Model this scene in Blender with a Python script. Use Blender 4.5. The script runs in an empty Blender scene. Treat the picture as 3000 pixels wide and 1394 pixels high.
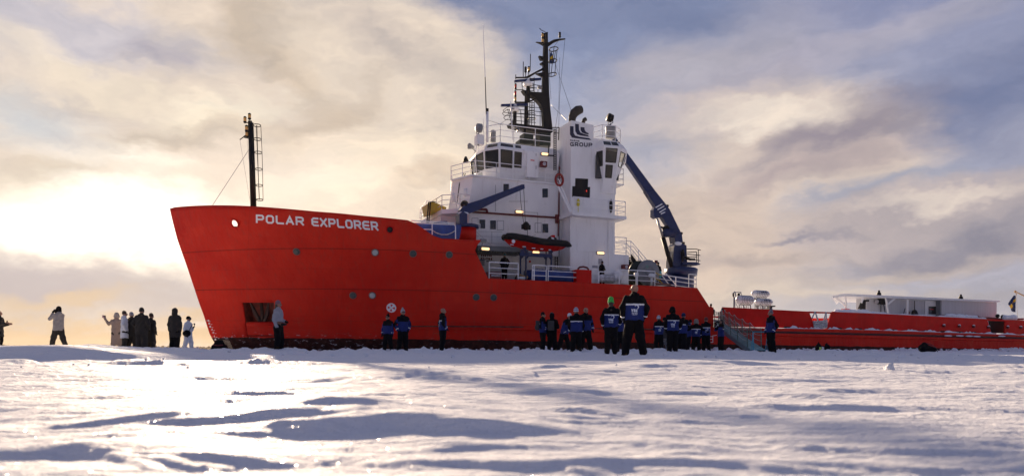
import bpy, math, random
import numpy as np
from mathutils import Vector, Matrix
random.seed(7); rng = np.random.RandomState(7)
R = math.radians
scn = bpy.context.scene
COL = scn.collection

# ------------------------------------------------------------------ camera
F = 2200.0            # focal length in pixels of a 3000 px wide frame
EYE = Vector((0, 0, 0.35))
ROLL = 0.005
cam = bpy.data.cameras.new("camera"); cam.sensor_width = 36; cam.lens = F/3000*36
cam.shift_y = 330/3000; cam.clip_start = 0.05; cam.clip_end = 20000
cam.dof.use_dof = True; cam.dof.focus_distance = 45; cam.dof.aperture_fstop = 2.4
co = bpy.data.objects.new("camera", cam); COL.objects.link(co)
co.matrix_world = Matrix.Translation(EYE) @ Matrix.Rotation(R(90), 4, 'X') @ Matrix.Rotation(ROLL, 4, 'Z')
scn.camera = co
RGT = Vector((math.cos(ROLL), 0, math.sin(ROLL))); UPV = Vector((-math.sin(ROLL), 0, math.cos(ROLL))); FWD = Vector((0, 1, 0))
def ray(x, y): return FWD + RGT*((x-1500)/F) + UPV*((1027-y)/F)
def atz(x, y, Z): return EYE + ray(x, y)*Z          # world point seen at a photo position, at depth Z

# ------------------------------------------------------------------ light
SUN_AZ, SUN_EL = R(-21.5), R(14.5)
sl = bpy.data.lights.new("sun", 'SUN'); sl.energy = 4.6; sl.angle = R(0.6); sl.color = (1.0, 0.77, 0.54)
so = bpy.data.objects.new("sun", sl); COL.objects.link(so)
sd = Vector((math.sin(SUN_AZ)*math.cos(SUN_EL), math.cos(SUN_AZ)*math.cos(SUN_EL), math.sin(SUN_EL)))
so.rotation_euler = sd.to_track_quat('Z', 'Y').to_euler()
vs = scn.view_settings; vs.view_transform = 'Standard'; vs.look = 'None'; vs.exposure = 1.0; vs.gamma = 1
scn.cycles.max_bounces = 6; scn.cycles.transparent_max_bounces = 12
scn.cycles.sample_clamp_indirect = 4

def srgb(r, g, b):
    f = lambda c: (c/255/12.92) if c/255 <= .04045 else ((c/255+.055)/1.055)**2.4
    return (f(r), f(g), f(b), 1)

def sky():
    w = bpy.data.worlds.new("World"); scn.world = w; w.use_nodes = True
    nt = w.node_tree; N = nt.nodes; L = nt.links; N.clear()
    out = N.new('ShaderNodeOutputWorld'); bg = N.new('ShaderNodeBackground'); L.new(bg.outputs[0], out.inputs[0])
    bg.inputs[1].default_value = 0.1
    nis = N.new('ShaderNodeTexSky'); nis.sky_type = 'NISHITA'; nis.sun_disc = False
    nis.sun_elevation = SUN_EL; nis.sun_rotation = SUN_AZ; nis.dust_density = 1.5
    tc = N.new('ShaderNodeTexCoord')
    sp = N.new('ShaderNodeSeparateXYZ'); L.new(tc.outputs['Generated'], sp.inputs[0])
    def m(op, a, b=None, c=None, clamp=False):
        n = N.new('ShaderNodeMath'); n.operation = op; n.use_clamp = clamp
        for i, v in enumerate((a, b, c)):
            if v is None: continue
            if isinstance(v, (int, float)): n.inputs[i].default_value = v
            else: L.new(v, n.inputs[i])
        return n.outputs[0]
    az = m('ARCTAN2', sp.outputs[0], sp.outputs[1]); el = m('ARCSINE', sp.outputs[2])
    cb = N.new('ShaderNodeCombineXYZ'); L.new(az, cb.inputs[0]); L.new(el, cb.inputs[1])
    def noise(vec, scale, detail, rough, sx=1, sy=1, rot=0, dist=0):
        mp = N.new('ShaderNodeMapping'); mp.inputs['Scale'].default_value = (sx, sy, 1); mp.inputs['Rotation'].default_value = (0, 0, rot)
        L.new(vec, mp.inputs[0])
        n = N.new('ShaderNodeTexNoise'); n.inputs['Scale'].default_value = scale; n.inputs['Detail'].default_value = detail
        n.inputs['Roughness'].default_value = rough; n.inputs['Distortion'].default_value = dist
        L.new(mp.outputs[0], n.inputs['Vector']); return n
    def vm(op, a, b):
        n = N.new('ShaderNodeVectorMath'); n.operation = op
        for i, v in enumerate((a, b)):
            if isinstance(v, tuple): n.inputs[i].default_value = v
            else: L.new(v, n.inputs[i])
        return n.outputs[0]
    base = cb.outputs[0]
    n1 = noise(base, 5, 5, .6, 1, 1.9, -.25)
    off = vm('MULTIPLY', vm('SUBTRACT', n1.outputs['Color'], (.5, .5, .5)), (.20, .12, 0))
    n2 = noise(base, 16, 5, .62, 1, 1.9, -.25)
    off2 = vm('MULTIPLY', vm('SUBTRACT', n2.outputs['Color'], (.5, .5, .5)), (.05, .035, 0))
    wv = vm('ADD', vm('ADD', base, off), off2)
    def aep(x, y):
        a = math.atan((x-1500)/F); return a, math.atan((1027-y)/F*math.cos(a))
    cur = None
    def mixc(fac, a, b):
        n = N.new('ShaderNodeMix'); n.data_type = 'RGBA'
        if isinstance(fac, (int, float)): n.inputs[0].default_value = fac
        else: L.new(fac, n.inputs[0])
        for i, v in ((6, a), (7, b)):
            if isinstance(v, tuple): n.inputs[i].default_value = v
            else: L.new(v, n.inputs[i])
        return n.outputs[2]
    # clear sky: the physical sky, cooled
    # vertical gradient of blue, blended with the physical sky
    g = m('MULTIPLY', el, 1.9, clamp=True)
    blue = mixc(g, srgb(196, 186, 190), srgb(100, 118, 170))
    nisc = vm('MULTIPLY', nis.outputs[0], (.05, .06, .09))
    cur = mixc(.85, nisc, blue)
    # warm horizon on the sun side
    def blob(x, y, rx, ry, rot, col, k, vec=None, soft=1.0):
        nonlocal cur
        a, e = aep(x, y)
        mp = N.new('ShaderNodeMapping'); mp.vector_type = 'TEXTURE'
        mp.inputs['Location'].default_value = (a, e, 0); mp.inputs['Rotation'].default_value = (0, 0, R(rot))
        mp.inputs['Scale'].default_value = (rx/F, ry/F, 10)
        L.new(wv if vec is None else vec, mp.inputs[0])
        gt = N.new('ShaderNodeTexGradient'); gt.gradient_type = 'SPHERICAL'; L.new(mp.outputs[0], gt.inputs[0])
        f = m('MULTIPLY', gt.outputs['Fac'], 1.0/soft, clamp=True)
        n = N.new('ShaderNodeMapRange'); n.interpolation_type = 'SMOOTHSTEP'; L.new(f, n.inputs[0]); n.inputs[4].default_value = k
        cur = mixc(n.outputs[0], cur, srgb(*col))
    B = SKYBLOBS
    for b in B: blob(*b)
    # thin high streaks and mottling
    n3 = noise(wv, 7, 6, .62, 1, 3.2, -.30)
    n4 = noise(wv, 22, 5, .6, 1, 2.6, -.28)
    t = m('ADD', m('MULTIPLY', m('SUBTRACT', n3.outputs['Fac'], .5), .60), m('MULTIPLY', m('SUBTRACT', n4.outputs['Fac'], .5), .24))
    t = m('ADD', t, 1.0)
    cmb = N.new('ShaderNodeCombineXYZ'); L.new(m('POWER', t, 1.15), cmb.inputs[0]); L.new(t, cmb.inputs[1]); L.new(m('POWER', t, .72), cmb.inputs[2])
    cur = vm('MULTIPLY', cur, cmb.outputs[0])
    # sun glow through the cloud
    def glow(x, y, rx, ry, col, k, p=2.0):
        nonlocal cur
        a, e = aep(x, y)
        mp = N.new('ShaderNodeMapping'); mp.vector_type = 'TEXTURE'
        mp.inputs['Location'].default_value = (a, e, 0); mp.inputs['Scale'].default_value = (rx/F, ry/F, 10)
        L.new(wv, mp.inputs[0])
        gt = N.new('ShaderNodeTexGradient'); gt.gradient_type = 'SPHERICAL'; L.new(mp.outputs[0], gt.inputs[0])
        f = m('POWER', gt.outputs['Fac'], p)
        cur = vm('ADD', cur, vm('MULTIPLY', (col[0]*k, col[1]*k, col[2]*k), vec1(f)))
    def vec1(f):
        c = N.new('ShaderNodeCombineXYZ')
        for i in range(3): L.new(f, c.inputs[i])
        return c.outputs[0]
    for gq in SKYGLOWS: glow(*gq)
    # low cloud bands in front of the glow
    for b in SKYLATE: blob(*b)
    # the sky away from the sun, overhead and behind, is a duller blue
    mr = N.new('ShaderNodeMapRange'); mr.interpolation_type = 'SMOOTHSTEP'; L.new(sp.outputs[1], mr.inputs[0])
    mr.inputs[1].default_value = .55; mr.inputs[2].default_value = -.1; mr.inputs[3].default_value = 0; mr.inputs[4].default_value = 1
    mz = N.new('ShaderNodeMapRange'); mz.interpolation_type = 'SMOOTHSTEP'; L.new(sp.outputs[2], mz.inputs[0]); mz.inputs[1].default_value = .42; mz.inputs[2].default_value = .75
    mx_ = m('MAXIMUM', mr.outputs[0], mz.outputs[0])
    cur = mixc(mx_, cur, BACKSKY)
    fin = vm('MULTIPLY', cur, (5, 5, 5))
    L.new(fin, bg.inputs[0])

# x, y, rx, ry, rot(deg), colour, strength
BACKSKY = (.166, .186, .300, 1)
SKYBLOBS = [
 (2400, 560, 1500, 800, 0, (168, 172, 190), .55),
 (300, 500, 2300, 1500, 0, (226, 210, 196), 1.0, None, .5),
 (1250, 800, 1300, 520, 0, (240, 218, 196), .85, None, .6),
 (1600, -80, 760, 300, -10, (122, 134, 168), .95, None, .5),
 (60, 60, 560, 120, 0, (200, 196, 206), .85, None, .6),
 (500, 150, 110, 55, -10, (168, 162, 176), .6),
 (300, 230, 620, 70, -14, (238, 222, 202), .8),
 (960, 60, 420, 90, -6, (206, 192, 182), .8),
 (880, 170, 360, 130, -30, (200, 184, 168), .95, None, .6),
 (1180, 250, 560, 260, -35, (232, 216, 200), .9, None, .6),
 (1120, 130, 380, 90, -24, (196, 184, 178), .7),
 (640, 330, 260, 60, 20, (250, 238, 216), .7),
 (560, 400, 600, 70, 14, (204, 188, 172), .85),
 (120, 500, 460, 95, 22, (206, 192, 176), .85),
 (60, 320, 260, 110, 0, (196, 200, 206), .85),
 (960, 330, 300, 70, 34, (208, 190, 172), .8),
 (1120, 480, 420, 170, 10, (248, 230, 206), .6),
 (1250, 520, 200, 50, 20, (214, 192, 172), .7),
 (1650, 260, 340, 300, 0, (142, 154, 186), .85),
 (2000, 300, 330, 120, 0, (136, 150, 186), .85),
 (2350, 170, 760, 70, 14, (176, 172, 188), .8),
 (2150, 262, 560, 40, 8, (176, 172, 188), .75),
 (2900, 290, 460, 150, 12, (114, 124, 158), .95),
 (2750, 50, 480, 80, 10, (168, 166, 182), .7),
 (2200, 480, 560, 260, -6, (214, 198, 188), 1.0, None, .5),
 (2230, 340, 250, 55, -8, (232, 218, 206), .95, None, .6),
 (1900, 430, 260, 150, 0, (160, 166, 188), .75),
 (2430, 400, 400, 75, 10, (146, 138, 152), .9),
 (2350, 500, 460, 60, 12, (172, 158, 162), .8),
 (1950, 720, 560, 230, 0, (214, 194, 180), .85, None, .6),
 (2560, 560, 380, 50, 6, (148, 158, 182), .85),
 (2880, 640, 620, 130, 0, (188, 176, 176), .95, None, .5),
 (2780, 588, 330, 30, 2, (222, 208, 198), .9),
 (2820, 700, 560, 75, 10, (142, 140, 154), .9),
 (2330, 686, 190, 20, 3, (142, 140, 156), .8),
 (2100, 770, 480, 40, 4, (184, 170, 166), .7),
 (2560, 790, 420, 36, 6, (206, 190, 178), .7),
 (2900, 850, 600, 50, 0, (168, 164, 172), .8),
 (2250, 860, 700, 40, 0, (216, 200, 186), .8),
]
SKYGLOWS = [
 (380, 640, 1300, 560, (1.0, .84, .64), .20, 1.8),
 (370, 700, 560, 190, (1.0, .92, .76), 1.2, 1.3),
 (420, 610, 380, 130, (1.0, .94, .84), .45, 1.4),
 (360, 450, 300, 50, (1.0, .95, .86), .40, 1.3),
 (900, 540, 420, 200, (1.0, .92, .80), .20, 1.5),
]
SKYLATE = [
 (40, 850, 760, 100, 0, (200, 188, 188), .85, None, .9),
 (520, 870, 280, 90, 0, (206, 194, 190), .7),
 (140, 905, 330, 34, 8, (236, 206, 170), .8),
 (560, 920, 260, 26, 10, (236, 204, 166), .75),
 (300, 990, 1300, 50, 0, (240, 202, 154), .75, None, .8),
]
sky()
# ------------------------------------------------------------------ materials
def mat(name, col, rough=.6, metal=0, var=.12, scale=3.0, bump=0.0, emit=None, spec=.5, alpha=None, rust=0.0, stretch=(1, 1, 1)):
    m = bpy.data.materials.new(name); m.use_nodes = True
    nt = m.node_tree; N = nt.nodes; L = nt.links; p = N['Principled BSDF']
    c = (*col[:3], 1)
    p.inputs['Roughness'].default_value = rough; p.inputs['Metallic'].default_value = metal
    p.inputs['Specular IOR Level'].default_value = spec
    tc = N.new('ShaderNodeTexCoord'); mp = N.new('ShaderNodeMapping'); mp.inputs['Scale'].default_value = stretch
    L.new(tc.outputs['Object'], mp.inputs[0])
    n = N.new('ShaderNodeTexNoise'); n.inputs['Scale'].default_value = scale; n.inputs['Detail'].default_value = 5
    L.new(mp.outputs[0], n.inputs['Vector'])
    r = N.new('ShaderNodeMapRange'); L.new(n.outputs['Fac'], r.inputs[0]); r.inputs[1].default_value = .3; r.inputs[2].default_value = .7
    r.inputs[3].default_value = 1-var; r.inputs[4].default_value = 1+var*.6
    vmn = N.new('ShaderNodeVectorMath'); vmn.operation = 'SCALE'; vmn.inputs[0].default_value = c[:3]; L.new(r.outputs[0], vmn.inputs['Scale'])
    last = vmn.outputs[0]
    if rust:
        n2 = N.new('ShaderNodeTexNoise'); n2.inputs['Scale'].default_value = 1.3; n2.inputs['Detail'].default_value = 8; n2.inputs['Roughness'].default_value = .7
        mp2 = N.new('ShaderNodeMapping'); mp2.inputs['Scale'].default_value = (2.5, 2.5, .35); L.new(tc.outputs['Object'], mp2.inputs[0]); L.new(mp2.outputs[0], n2.inputs['Vector'])
        r2 = N.new('ShaderNodeMapRange'); L.new(n2.outputs['Fac'], r2.inputs[0]); r2.inputs[1].default_value = .56; r2.inputs[2].default_value = .76; r2.inputs[4].default_value = rust
        mx = N.new('ShaderNodeMix'); mx.data_type = 'RGBA'; L.new(r2.outputs[0], mx.inputs[0]); L.new(last, mx.inputs[6]); mx.inputs[7].default_value = (.30, .22, .19, 1)
        last = mx.outputs[2]
    L.new(last, p.inputs['Base Color'])
    if bump:
        b = N.new('ShaderNodeBump'); b.inputs['Strength'].default_value = bump; b.inputs['Distance'].default_value = .02
        L.new(n.outputs['Fac'], b.inputs['Height']); L.new(b.outputs[0], p.inputs['Normal'])
    if emit:
        p.inputs['Emission Color'].default_value = (*emit[:3], 1); p.inputs['Emission Strength'].default_value = emit[3]
    return m

M = {}
M['white'] = mat('white_steel', (.86, .86, .87), .5, var=.07, scale=1.2, spec=.3, rust=.36, stretch=(1, 1, .3))
M['shelter'] = mat('weathered_white_cladding', (.56, .56, .59), .6, var=.08, scale=1.5, rust=.25, stretch=(6, 1, .3), spec=.3)
M['canw'] = mat('white_fibreglass', (.74, .74, .78), .4, var=.05)
M['whiterail'] = mat('white_rail', (.86, .86, .88), .5, var=.06)
M['grey'] = mat('grey_paint', (.22, .23, .25), .5)
M['dark'] = mat('black_steel', (.008, .008, .010), .55, spec=.3)
M['darkgreen'] = mat('green_black', (.01, .018, .014), .5)
M['navy'] = mat('navy_steel', (.008, .022, .10), .4, var=.2)
M['tarp'] = mat('blue_tarpaulin', (.012, .05, .26), .45, var=.35, scale=2.5, bump=.5)
M['red'] = mat('red_paint', (.62, .010, .007), .5, var=.14, scale=1.5, rust=.12, spec=.12)
M['maroon'] = mat('maroon', (.13, .01, .012), .5)
M['logo'] = mat('logo_navy', (.015, .018, .05), .5)
M['lampon'] = mat('lit_lamp', (1, .75, .45), .4, emit=(1, .58, .26, 1.0))
M['glow_red'] = mat('red_signal', (.5, .02, .02), .4, emit=(1, .05, .02, .25))
M['redlens'] = mat('red_lens', (.45, .015, .015), .25)
M['amber'] = mat('amber_lens', (.75, .45, .12), .25)
M['yellow'] = mat('yellow_plate', (.50, .33, .02), .5)
M['snowy'] = mat('snow_crust', (.80, .83, .90), .8, var=.05, scale=8, bump=.8)
M['rope'] = mat('snowy_rope', (.55, .55, .55), .9, var=.5, scale=12, bump=1)
M['steel'] = mat('bare_steel', (.35, .35, .36), .35, metal=.6)
M['glassd'] = mat('dark_glass', (.015, .018, .022), .06, spec=.8)
M['pane_pale'] = mat('pale_pane', (.45, .50, .50), .2)
M['pane_dark'] = mat('dark_pane', (.05, .07, .07), .12)
M['skin'] = mat('skin', (.36, .19, .13), .55, var=.08)
M['black'] = mat('black_cloth', (.006, .006, .008), .9, var=.3, scale=9, spec=.15)
M['blue'] = mat('blue_cloth', (.007, .022, .15), .85, var=.2, scale=9)
M['dblue'] = mat('dark_blue_cloth', (.012, .03, .16), .8, var=.2, scale=9)
M['reflect'] = mat('reflective_band', (.85, .86, .88), .4)
M['printw'] = mat('white_print', (.75, .8, .9), .6)
M['beige'] = mat('beige_cloth', (.40, .36, .33), .85, var=.15, scale=9)
M['pink'] = mat('pink_cloth', (.52, .30, .28), .85, scale=9)
M['tan'] = mat('tan_cloth', (.36, .27, .22), .85, scale=9)
M['whitec'] = mat('white_cloth', (.74, .76, .80), .8, scale=9)
M['greyc'] = mat('grey_cloth', (.34, .34, .38), .85, scale=9)
M['dgrey'] = mat('dark_grey_cloth', (.05, .05, .055), .85, scale=9)
M['brownc'] = mat('brown_black_cloth', (.028, .024, .020), .85, scale=9)
M['lime'] = mat('bright_green_knit', (.05, .52, .08), .8, scale=30)
M['yelc'] = mat('yellow_scarf', (.62, .62, .08), .8, scale=9)
M['mauve'] = mat('mauve_knit', (.22, .12, .16), .85, scale=30)
M['plaid'] = mat('plaid_cloth', (.22, .22, .24), .85, var=.7, scale=14)
M['fur'] = mat('tan_fur', (.52, .34, .17), .9, var=.5, scale=22, bump=1)
M['hairb'] = mat('brown_hair', (.06, .035, .022), .6, var=.4, scale=20)
M['hairg'] = mat('grey_hair', (.22, .20, .18), .7, var=.3, scale=20)
M['teal'] = mat('teal_aluminium', (.03, .12, .14), .45, var=.3)
M['net'] = mat('green_net', (.10, .16, .13), .8)
M['cyan'] = mat('cyan_cloth', (.03, .30, .36), .7)
M['hivis'] = mat('lime_label', (.60, .80, .18), .6)
M['flagy'] = mat('flag_yellow', (.62, .40, .02), .7)
M['flagb'] = mat('flag_blue', (.01, .035, .12), .7)
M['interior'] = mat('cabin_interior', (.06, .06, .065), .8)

def glassmat():
    m = bpy.data.materials.new('clear_window'); m.use_nodes = True
    nt = m.node_tree; N = nt.nodes; L = nt.links; N.remove(N['Principled BSDF'])
    t = N.new('ShaderNodeBsdfTransparent'); t.inputs[0].default_value = (.78, .82, .82, 1)
    g = N.new('ShaderNodeBsdfGlossy'); g.inputs['Roughness'].default_value = .03
    f = N.new('ShaderNodeFresnel'); f.inputs[0].default_value = 1.5
    mx = N.new('ShaderNodeMixShader'); L.new(f.outputs[0], mx.inputs[0]); L.new(t.outputs[0], mx.inputs[1]); L.new(g.outputs[0], mx.inputs[2])
    L.new(mx.outputs[0], N['Material Output'].inputs[0]); return m
M['glass'] = glassmat()

def netmat():
    m = bpy.data.materials.new('mesh_net'); m.use_nodes = True
    nt = m.node_tree; N = nt.nodes; L = nt.links; p = N['Principled BSDF']; p.inputs['Base Color'].default_value = (.10, .13, .10, 1); p.inputs['Roughness'].default_value = .8
    t = N.new('ShaderNodeBsdfTransparent'); mx = N.new('ShaderNodeMixShader')
    tc = N.new('ShaderNodeTexCoord'); ck = N.new('ShaderNodeTexBrick'); ck.inputs['Scale'].default_value = 9; ck.inputs['Mortar Size'].default_value = .035; ck.offset = 0
    mp = N.new('ShaderNodeMapping'); mp.inputs['Rotation'].default_value = (R(90), 0, 0); L.new(tc.outputs['Object'], mp.inputs[0]); L.new(mp.outputs[0], ck.inputs['Vector'])
    L.new(ck.outputs['Fac'], mx.inputs[0]); L.new(t.outputs[0], mx.inputs[1]); L.new(p.outputs[0], mx.inputs[2]); L.new(mx.outputs[0], N['Material Output'].inputs[0])
    return m
M['netting'] = netmat()

def hullmat():
    m = bpy.data.materials.new('hull_paint'); m.use_nodes = True
    nt = m.node_tree; N = nt.nodes; L = nt.links; p = N['Principled BSDF']
    tc = N.new('ShaderNodeTexCoord'); sp = N.new('ShaderNodeSeparateXYZ'); L.new(tc.outputs['Object'], sp.inputs[0])
    def mm(op, a, b=None, c=None, clamp=False):
        n = N.new('ShaderNodeMath'); n.operation = op; n.use_clamp = clamp
        for i, v in enumerate((a, b, c)):
            if v is None: continue
            if isinstance(v, (int, float)): n.inputs[i].default_value = v
            else: L.new(v, n.inputs[i])
        return n.outputs[0]
    def noise(sc, det, scale=(1, 1, 1), ro=.6):
        mp = N.new('ShaderNodeMapping'); mp.inputs['Scale'].default_value = scale; L.new(tc.outputs['Object'], mp.inputs[0])
        n = N.new('ShaderNodeTexNoise'); n.inputs['Scale'].default_value = sc; n.inputs['Detail'].default_value = det; n.inputs['Roughness'].default_value = ro
        L.new(mp.outputs[0], n.inputs['Vector']); return n.outputs['Fac']
    def mapr(v, a, b, c=0, d=1):
        n = N.new('ShaderNodeMapRange'); L.new(v, n.inputs[0]); n.inputs[1].default_value = a; n.inputs[2].default_value = b; n.inputs[3].default_value = c; n.inputs[4].default_value = d; return n.outputs[0]
    def mix(f, a, b):
        n = N.new('ShaderNodeMix'); n.data_type = 'RGBA'
        if isinstance(f, float): n.inputs[0].default_value = f
        else: L.new(f, n.inputs[0])
        for i, v in ((6, a), (7, b)):
            if isinstance(v, tuple): n.inputs[i].default_value = (*v, 1)
            else: L.new(v, n.inputs[i])
        return n.outputs[2]
    x, y, z = sp.outputs
    big = noise(.35, 4); fine = noise(6, 5); streak = noise(1.6, 6, (3, 3, .18)); patch = noise(.7, 2, (1, 1, 1.6))
    red = mix(mapr(big, .3, .7), (.56, .012, .006), (.70, .026, .010))
    red = mix(mapr(patch, .56, .60, 0, .10), red, (.82, .060, .030))
    red = mix(mapr(streak, .52, .78, 0, .5), red, (.40, .05, .035))
    red = mix(mapr(fine, .6, .8, 0, .22), red, (.35, .02, .015))
    wn = N.new('ShaderNodeTexWhiteNoise'); wn.noise_dimensions = '2D'; cbn = N.new('ShaderNodeCombineXYZ')
    L.new(mm('FLOOR', mm('DIVIDE', x, 5.7)), cbn.inputs[0]); L.new(mm('FLOOR', mm('DIVIDE', z, 1.35)), cbn.inputs[1]); L.new(cbn.outputs[0], wn.inputs['Vector'])
    red = mix(mapr(wn.outputs['Value'], .55, 1, 0, .16), red, (.78, .05, .03)); red = mix(mapr(wn.outputs['Value'], .35, 0, 0, .16), red, (.40, .004, .004))
    sc = noise(2.2, 7, (.25, 1, 5), .75)
    low = mapr(z, 3.2, .9)
    red = mix(mm('MULTIPLY', mapr(sc, .58, .68, 0, .7), low), red, (.22, .10, .07))
    # boot topping with its scraped, frosted edge
    edge = mm('ADD', z, mm('MULTIPLY', mm('SUBTRACT', noise(1.2, 6, (1, 1, 3)), .5), .22))
    f = mapr(edge, .74, .70)
    bottom = mix(mapr(noise(3, 5), .4, .7), (.028, .010, .008), (.075, .024, .017))
    c = mix(f, red, bottom)
    # snow and frost stuck to the plates near the ice
    fr = mm('MULTIPLY', mapr(noise(2.3, 7, (1, 1, 2.2), .7), .585, .66), mapr(z, 1.15, .55))
    fr = mm('MULTIPLY', fr, mapr(x, -6, -17, .12, 1))
    c = mix(fr, c, (.75, .78, .85))
    L.new(c, p.inputs['Base Color']); p.inputs['Roughness'].default_value = .5; p.inputs['Specular IOR Level'].default_value = .12
    # plate seams
    seam = None
    for zz in (1.9, 4.0, 5.3, 6.55):
        d = mm('MULTIPLY', mm('LESS_THAN', mm('ABSOLUTE', mm('SUBTRACT', z, zz)), .028), {1.9: .2, 5.3: .15}.get(zz, .8))
        seam = d if seam is None else mm('MAXIMUM', seam, d)
    fx = mm('ABSOLUTE', mm('SUBTRACT', mm('FRACT', mm('DIVIDE', mm('ADD', x, 60), 5.7)), .5))
    seam = mm('MAXIMUM', seam, mm('MULTIPLY', mm('LESS_THAN', fx, .003), .18))
    c2 = mix(mm('MULTIPLY', seam, .65), c, (.10, .008, .006)); L.new(c2, p.inputs['Base Color'])
    b = N.new('ShaderNodeBump'); b.inputs['Strength'].default_value = .9; b.inputs['Distance'].default_value = .09
    h = mm('ADD', mm('MULTIPLY', noise(.9, 3, (1.3, 1, .7)), 1.3), mm('MULTIPLY', seam, -.3))
    L.new(h, b.inputs['Height']); L.new(b.outputs[0], p.inputs['Normal'])
    return m
M['hull'] = hullmat()

def snowmat():
    m = bpy.data.materials.new('snow'); m.use_nodes = True
    nt = m.node_tree; N = nt.nodes; L = nt.links; p = N['Principled BSDF']
    p.inputs['Base Color'].default_value = (.88, .88, .91, 1); p.inputs['Roughness'].default_value = .6
    p.inputs['Specular IOR Level'].default_value = .03
    tc = N.new('ShaderNodeTexCoord')
    hs = []
    for sc, w in ((60, .35), (14, .9), (3, 1.6)):
        mp = N.new('ShaderNodeMapping'); mp.inputs['Scale'].default_value = (.6, 1.5, 1); L.new(tc.outputs['Object'], mp.inputs[0])
        n = N.new('ShaderNodeTexNoise'); n.inputs['Scale'].default_value = sc; n.inputs['Detail'].default_value = 5; L.new(mp.outputs[0], n.inputs['Vector'])
        k = N.new('ShaderNodeMath'); k.operation = 'MULTIPLY'; k.inputs[1].default_value = w; L.new(n.outputs['Fac'], k.inputs[0]); hs.append(k.outputs[0])
    a = N.new('ShaderNodeMath'); L.new(hs[0], a.inputs[0]); L.new(hs[1], a.inputs[1])
    b2 = N.new('ShaderNodeMath'); L.new(a.outputs[0], b2.inputs[0]); L.new(hs[2], b2.inputs[1])
    # ice crystals: sparse tiny mirror facets that catch the low sun
    vo = N.new('ShaderNodeTexVoronoi'); vo.inputs['Scale'].default_value = 170; L.new(tc.outputs['Object'], vo.inputs['Vector'])
    sv = N.new('ShaderNodeSeparateXYZ'); L.new(vo.outputs['Color'], sv.inputs[0])
    geo = N.new('ShaderNodeNewGeometry'); v1 = N.new('ShaderNodeVectorMath'); v1.operation = 'SUBTRACT'; L.new(vo.outputs['Color'], v1.inputs[0]); v1.inputs[1].default_value = (.5, .5, .5)
    v2 = N.new('ShaderNodeVectorMath'); v2.operation = 'ADD'; L.new(geo.outputs['Normal'], v2.inputs[0]); L.new(v1.outputs[0], v2.inputs[1])
    v3 = N.new('ShaderNodeVectorMath'); v3.operation = 'NORMALIZE'; L.new(v2.outputs[0], v3.inputs[0])
    gl = N.new('ShaderNodeBsdfGlossy'); gl.inputs['Roughness'].default_value = .22; L.new(v3.outputs[0], gl.inputs['Normal'])
    wn = N.new('ShaderNodeTexWhiteNoise'); L.new(vo.outputs['Position'], wn.inputs['Vector'])
    th = N.new('ShaderNodeMath'); th.operation = 'GREATER_THAN'; th.inputs[1].default_value = .95; L.new(wn.outputs['Value'], th.inputs[0])
    tm = N.new('ShaderNodeMath'); tm.operation = 'MULTIPLY'; tm.inputs[1].default_value = .22; L.new(th.outputs[0], tm.inputs[0])
    mxs = N.new('ShaderNodeMixShader'); L.new(tm.outputs[0], mxs.inputs[0]); L.new(p.outputs[0], mxs.inputs[1]); L.new(gl.outputs[0], mxs.inputs[2]); L.new(mxs.outputs[0], N['Material Output'].inputs[0])
    b = N.new('ShaderNodeBump'); b.inputs['Strength'].default_value = 1.0; b.inputs['Distance'].default_value = .035
    L.new(b2.outputs[0], b.inputs['Height']); L.new(b.outputs[0], p.inputs['Normal'])
    return m
M['snow'] = snowmat()

# ------------------------------------------------------------------ mesh helpers
def tag(o, label=None, cat=None, group=None, kind=None):
    for k, v in (('label', label), ('category', cat), ('group', group), ('kind', kind)):
        if v: o[k] = v
    return o

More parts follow.
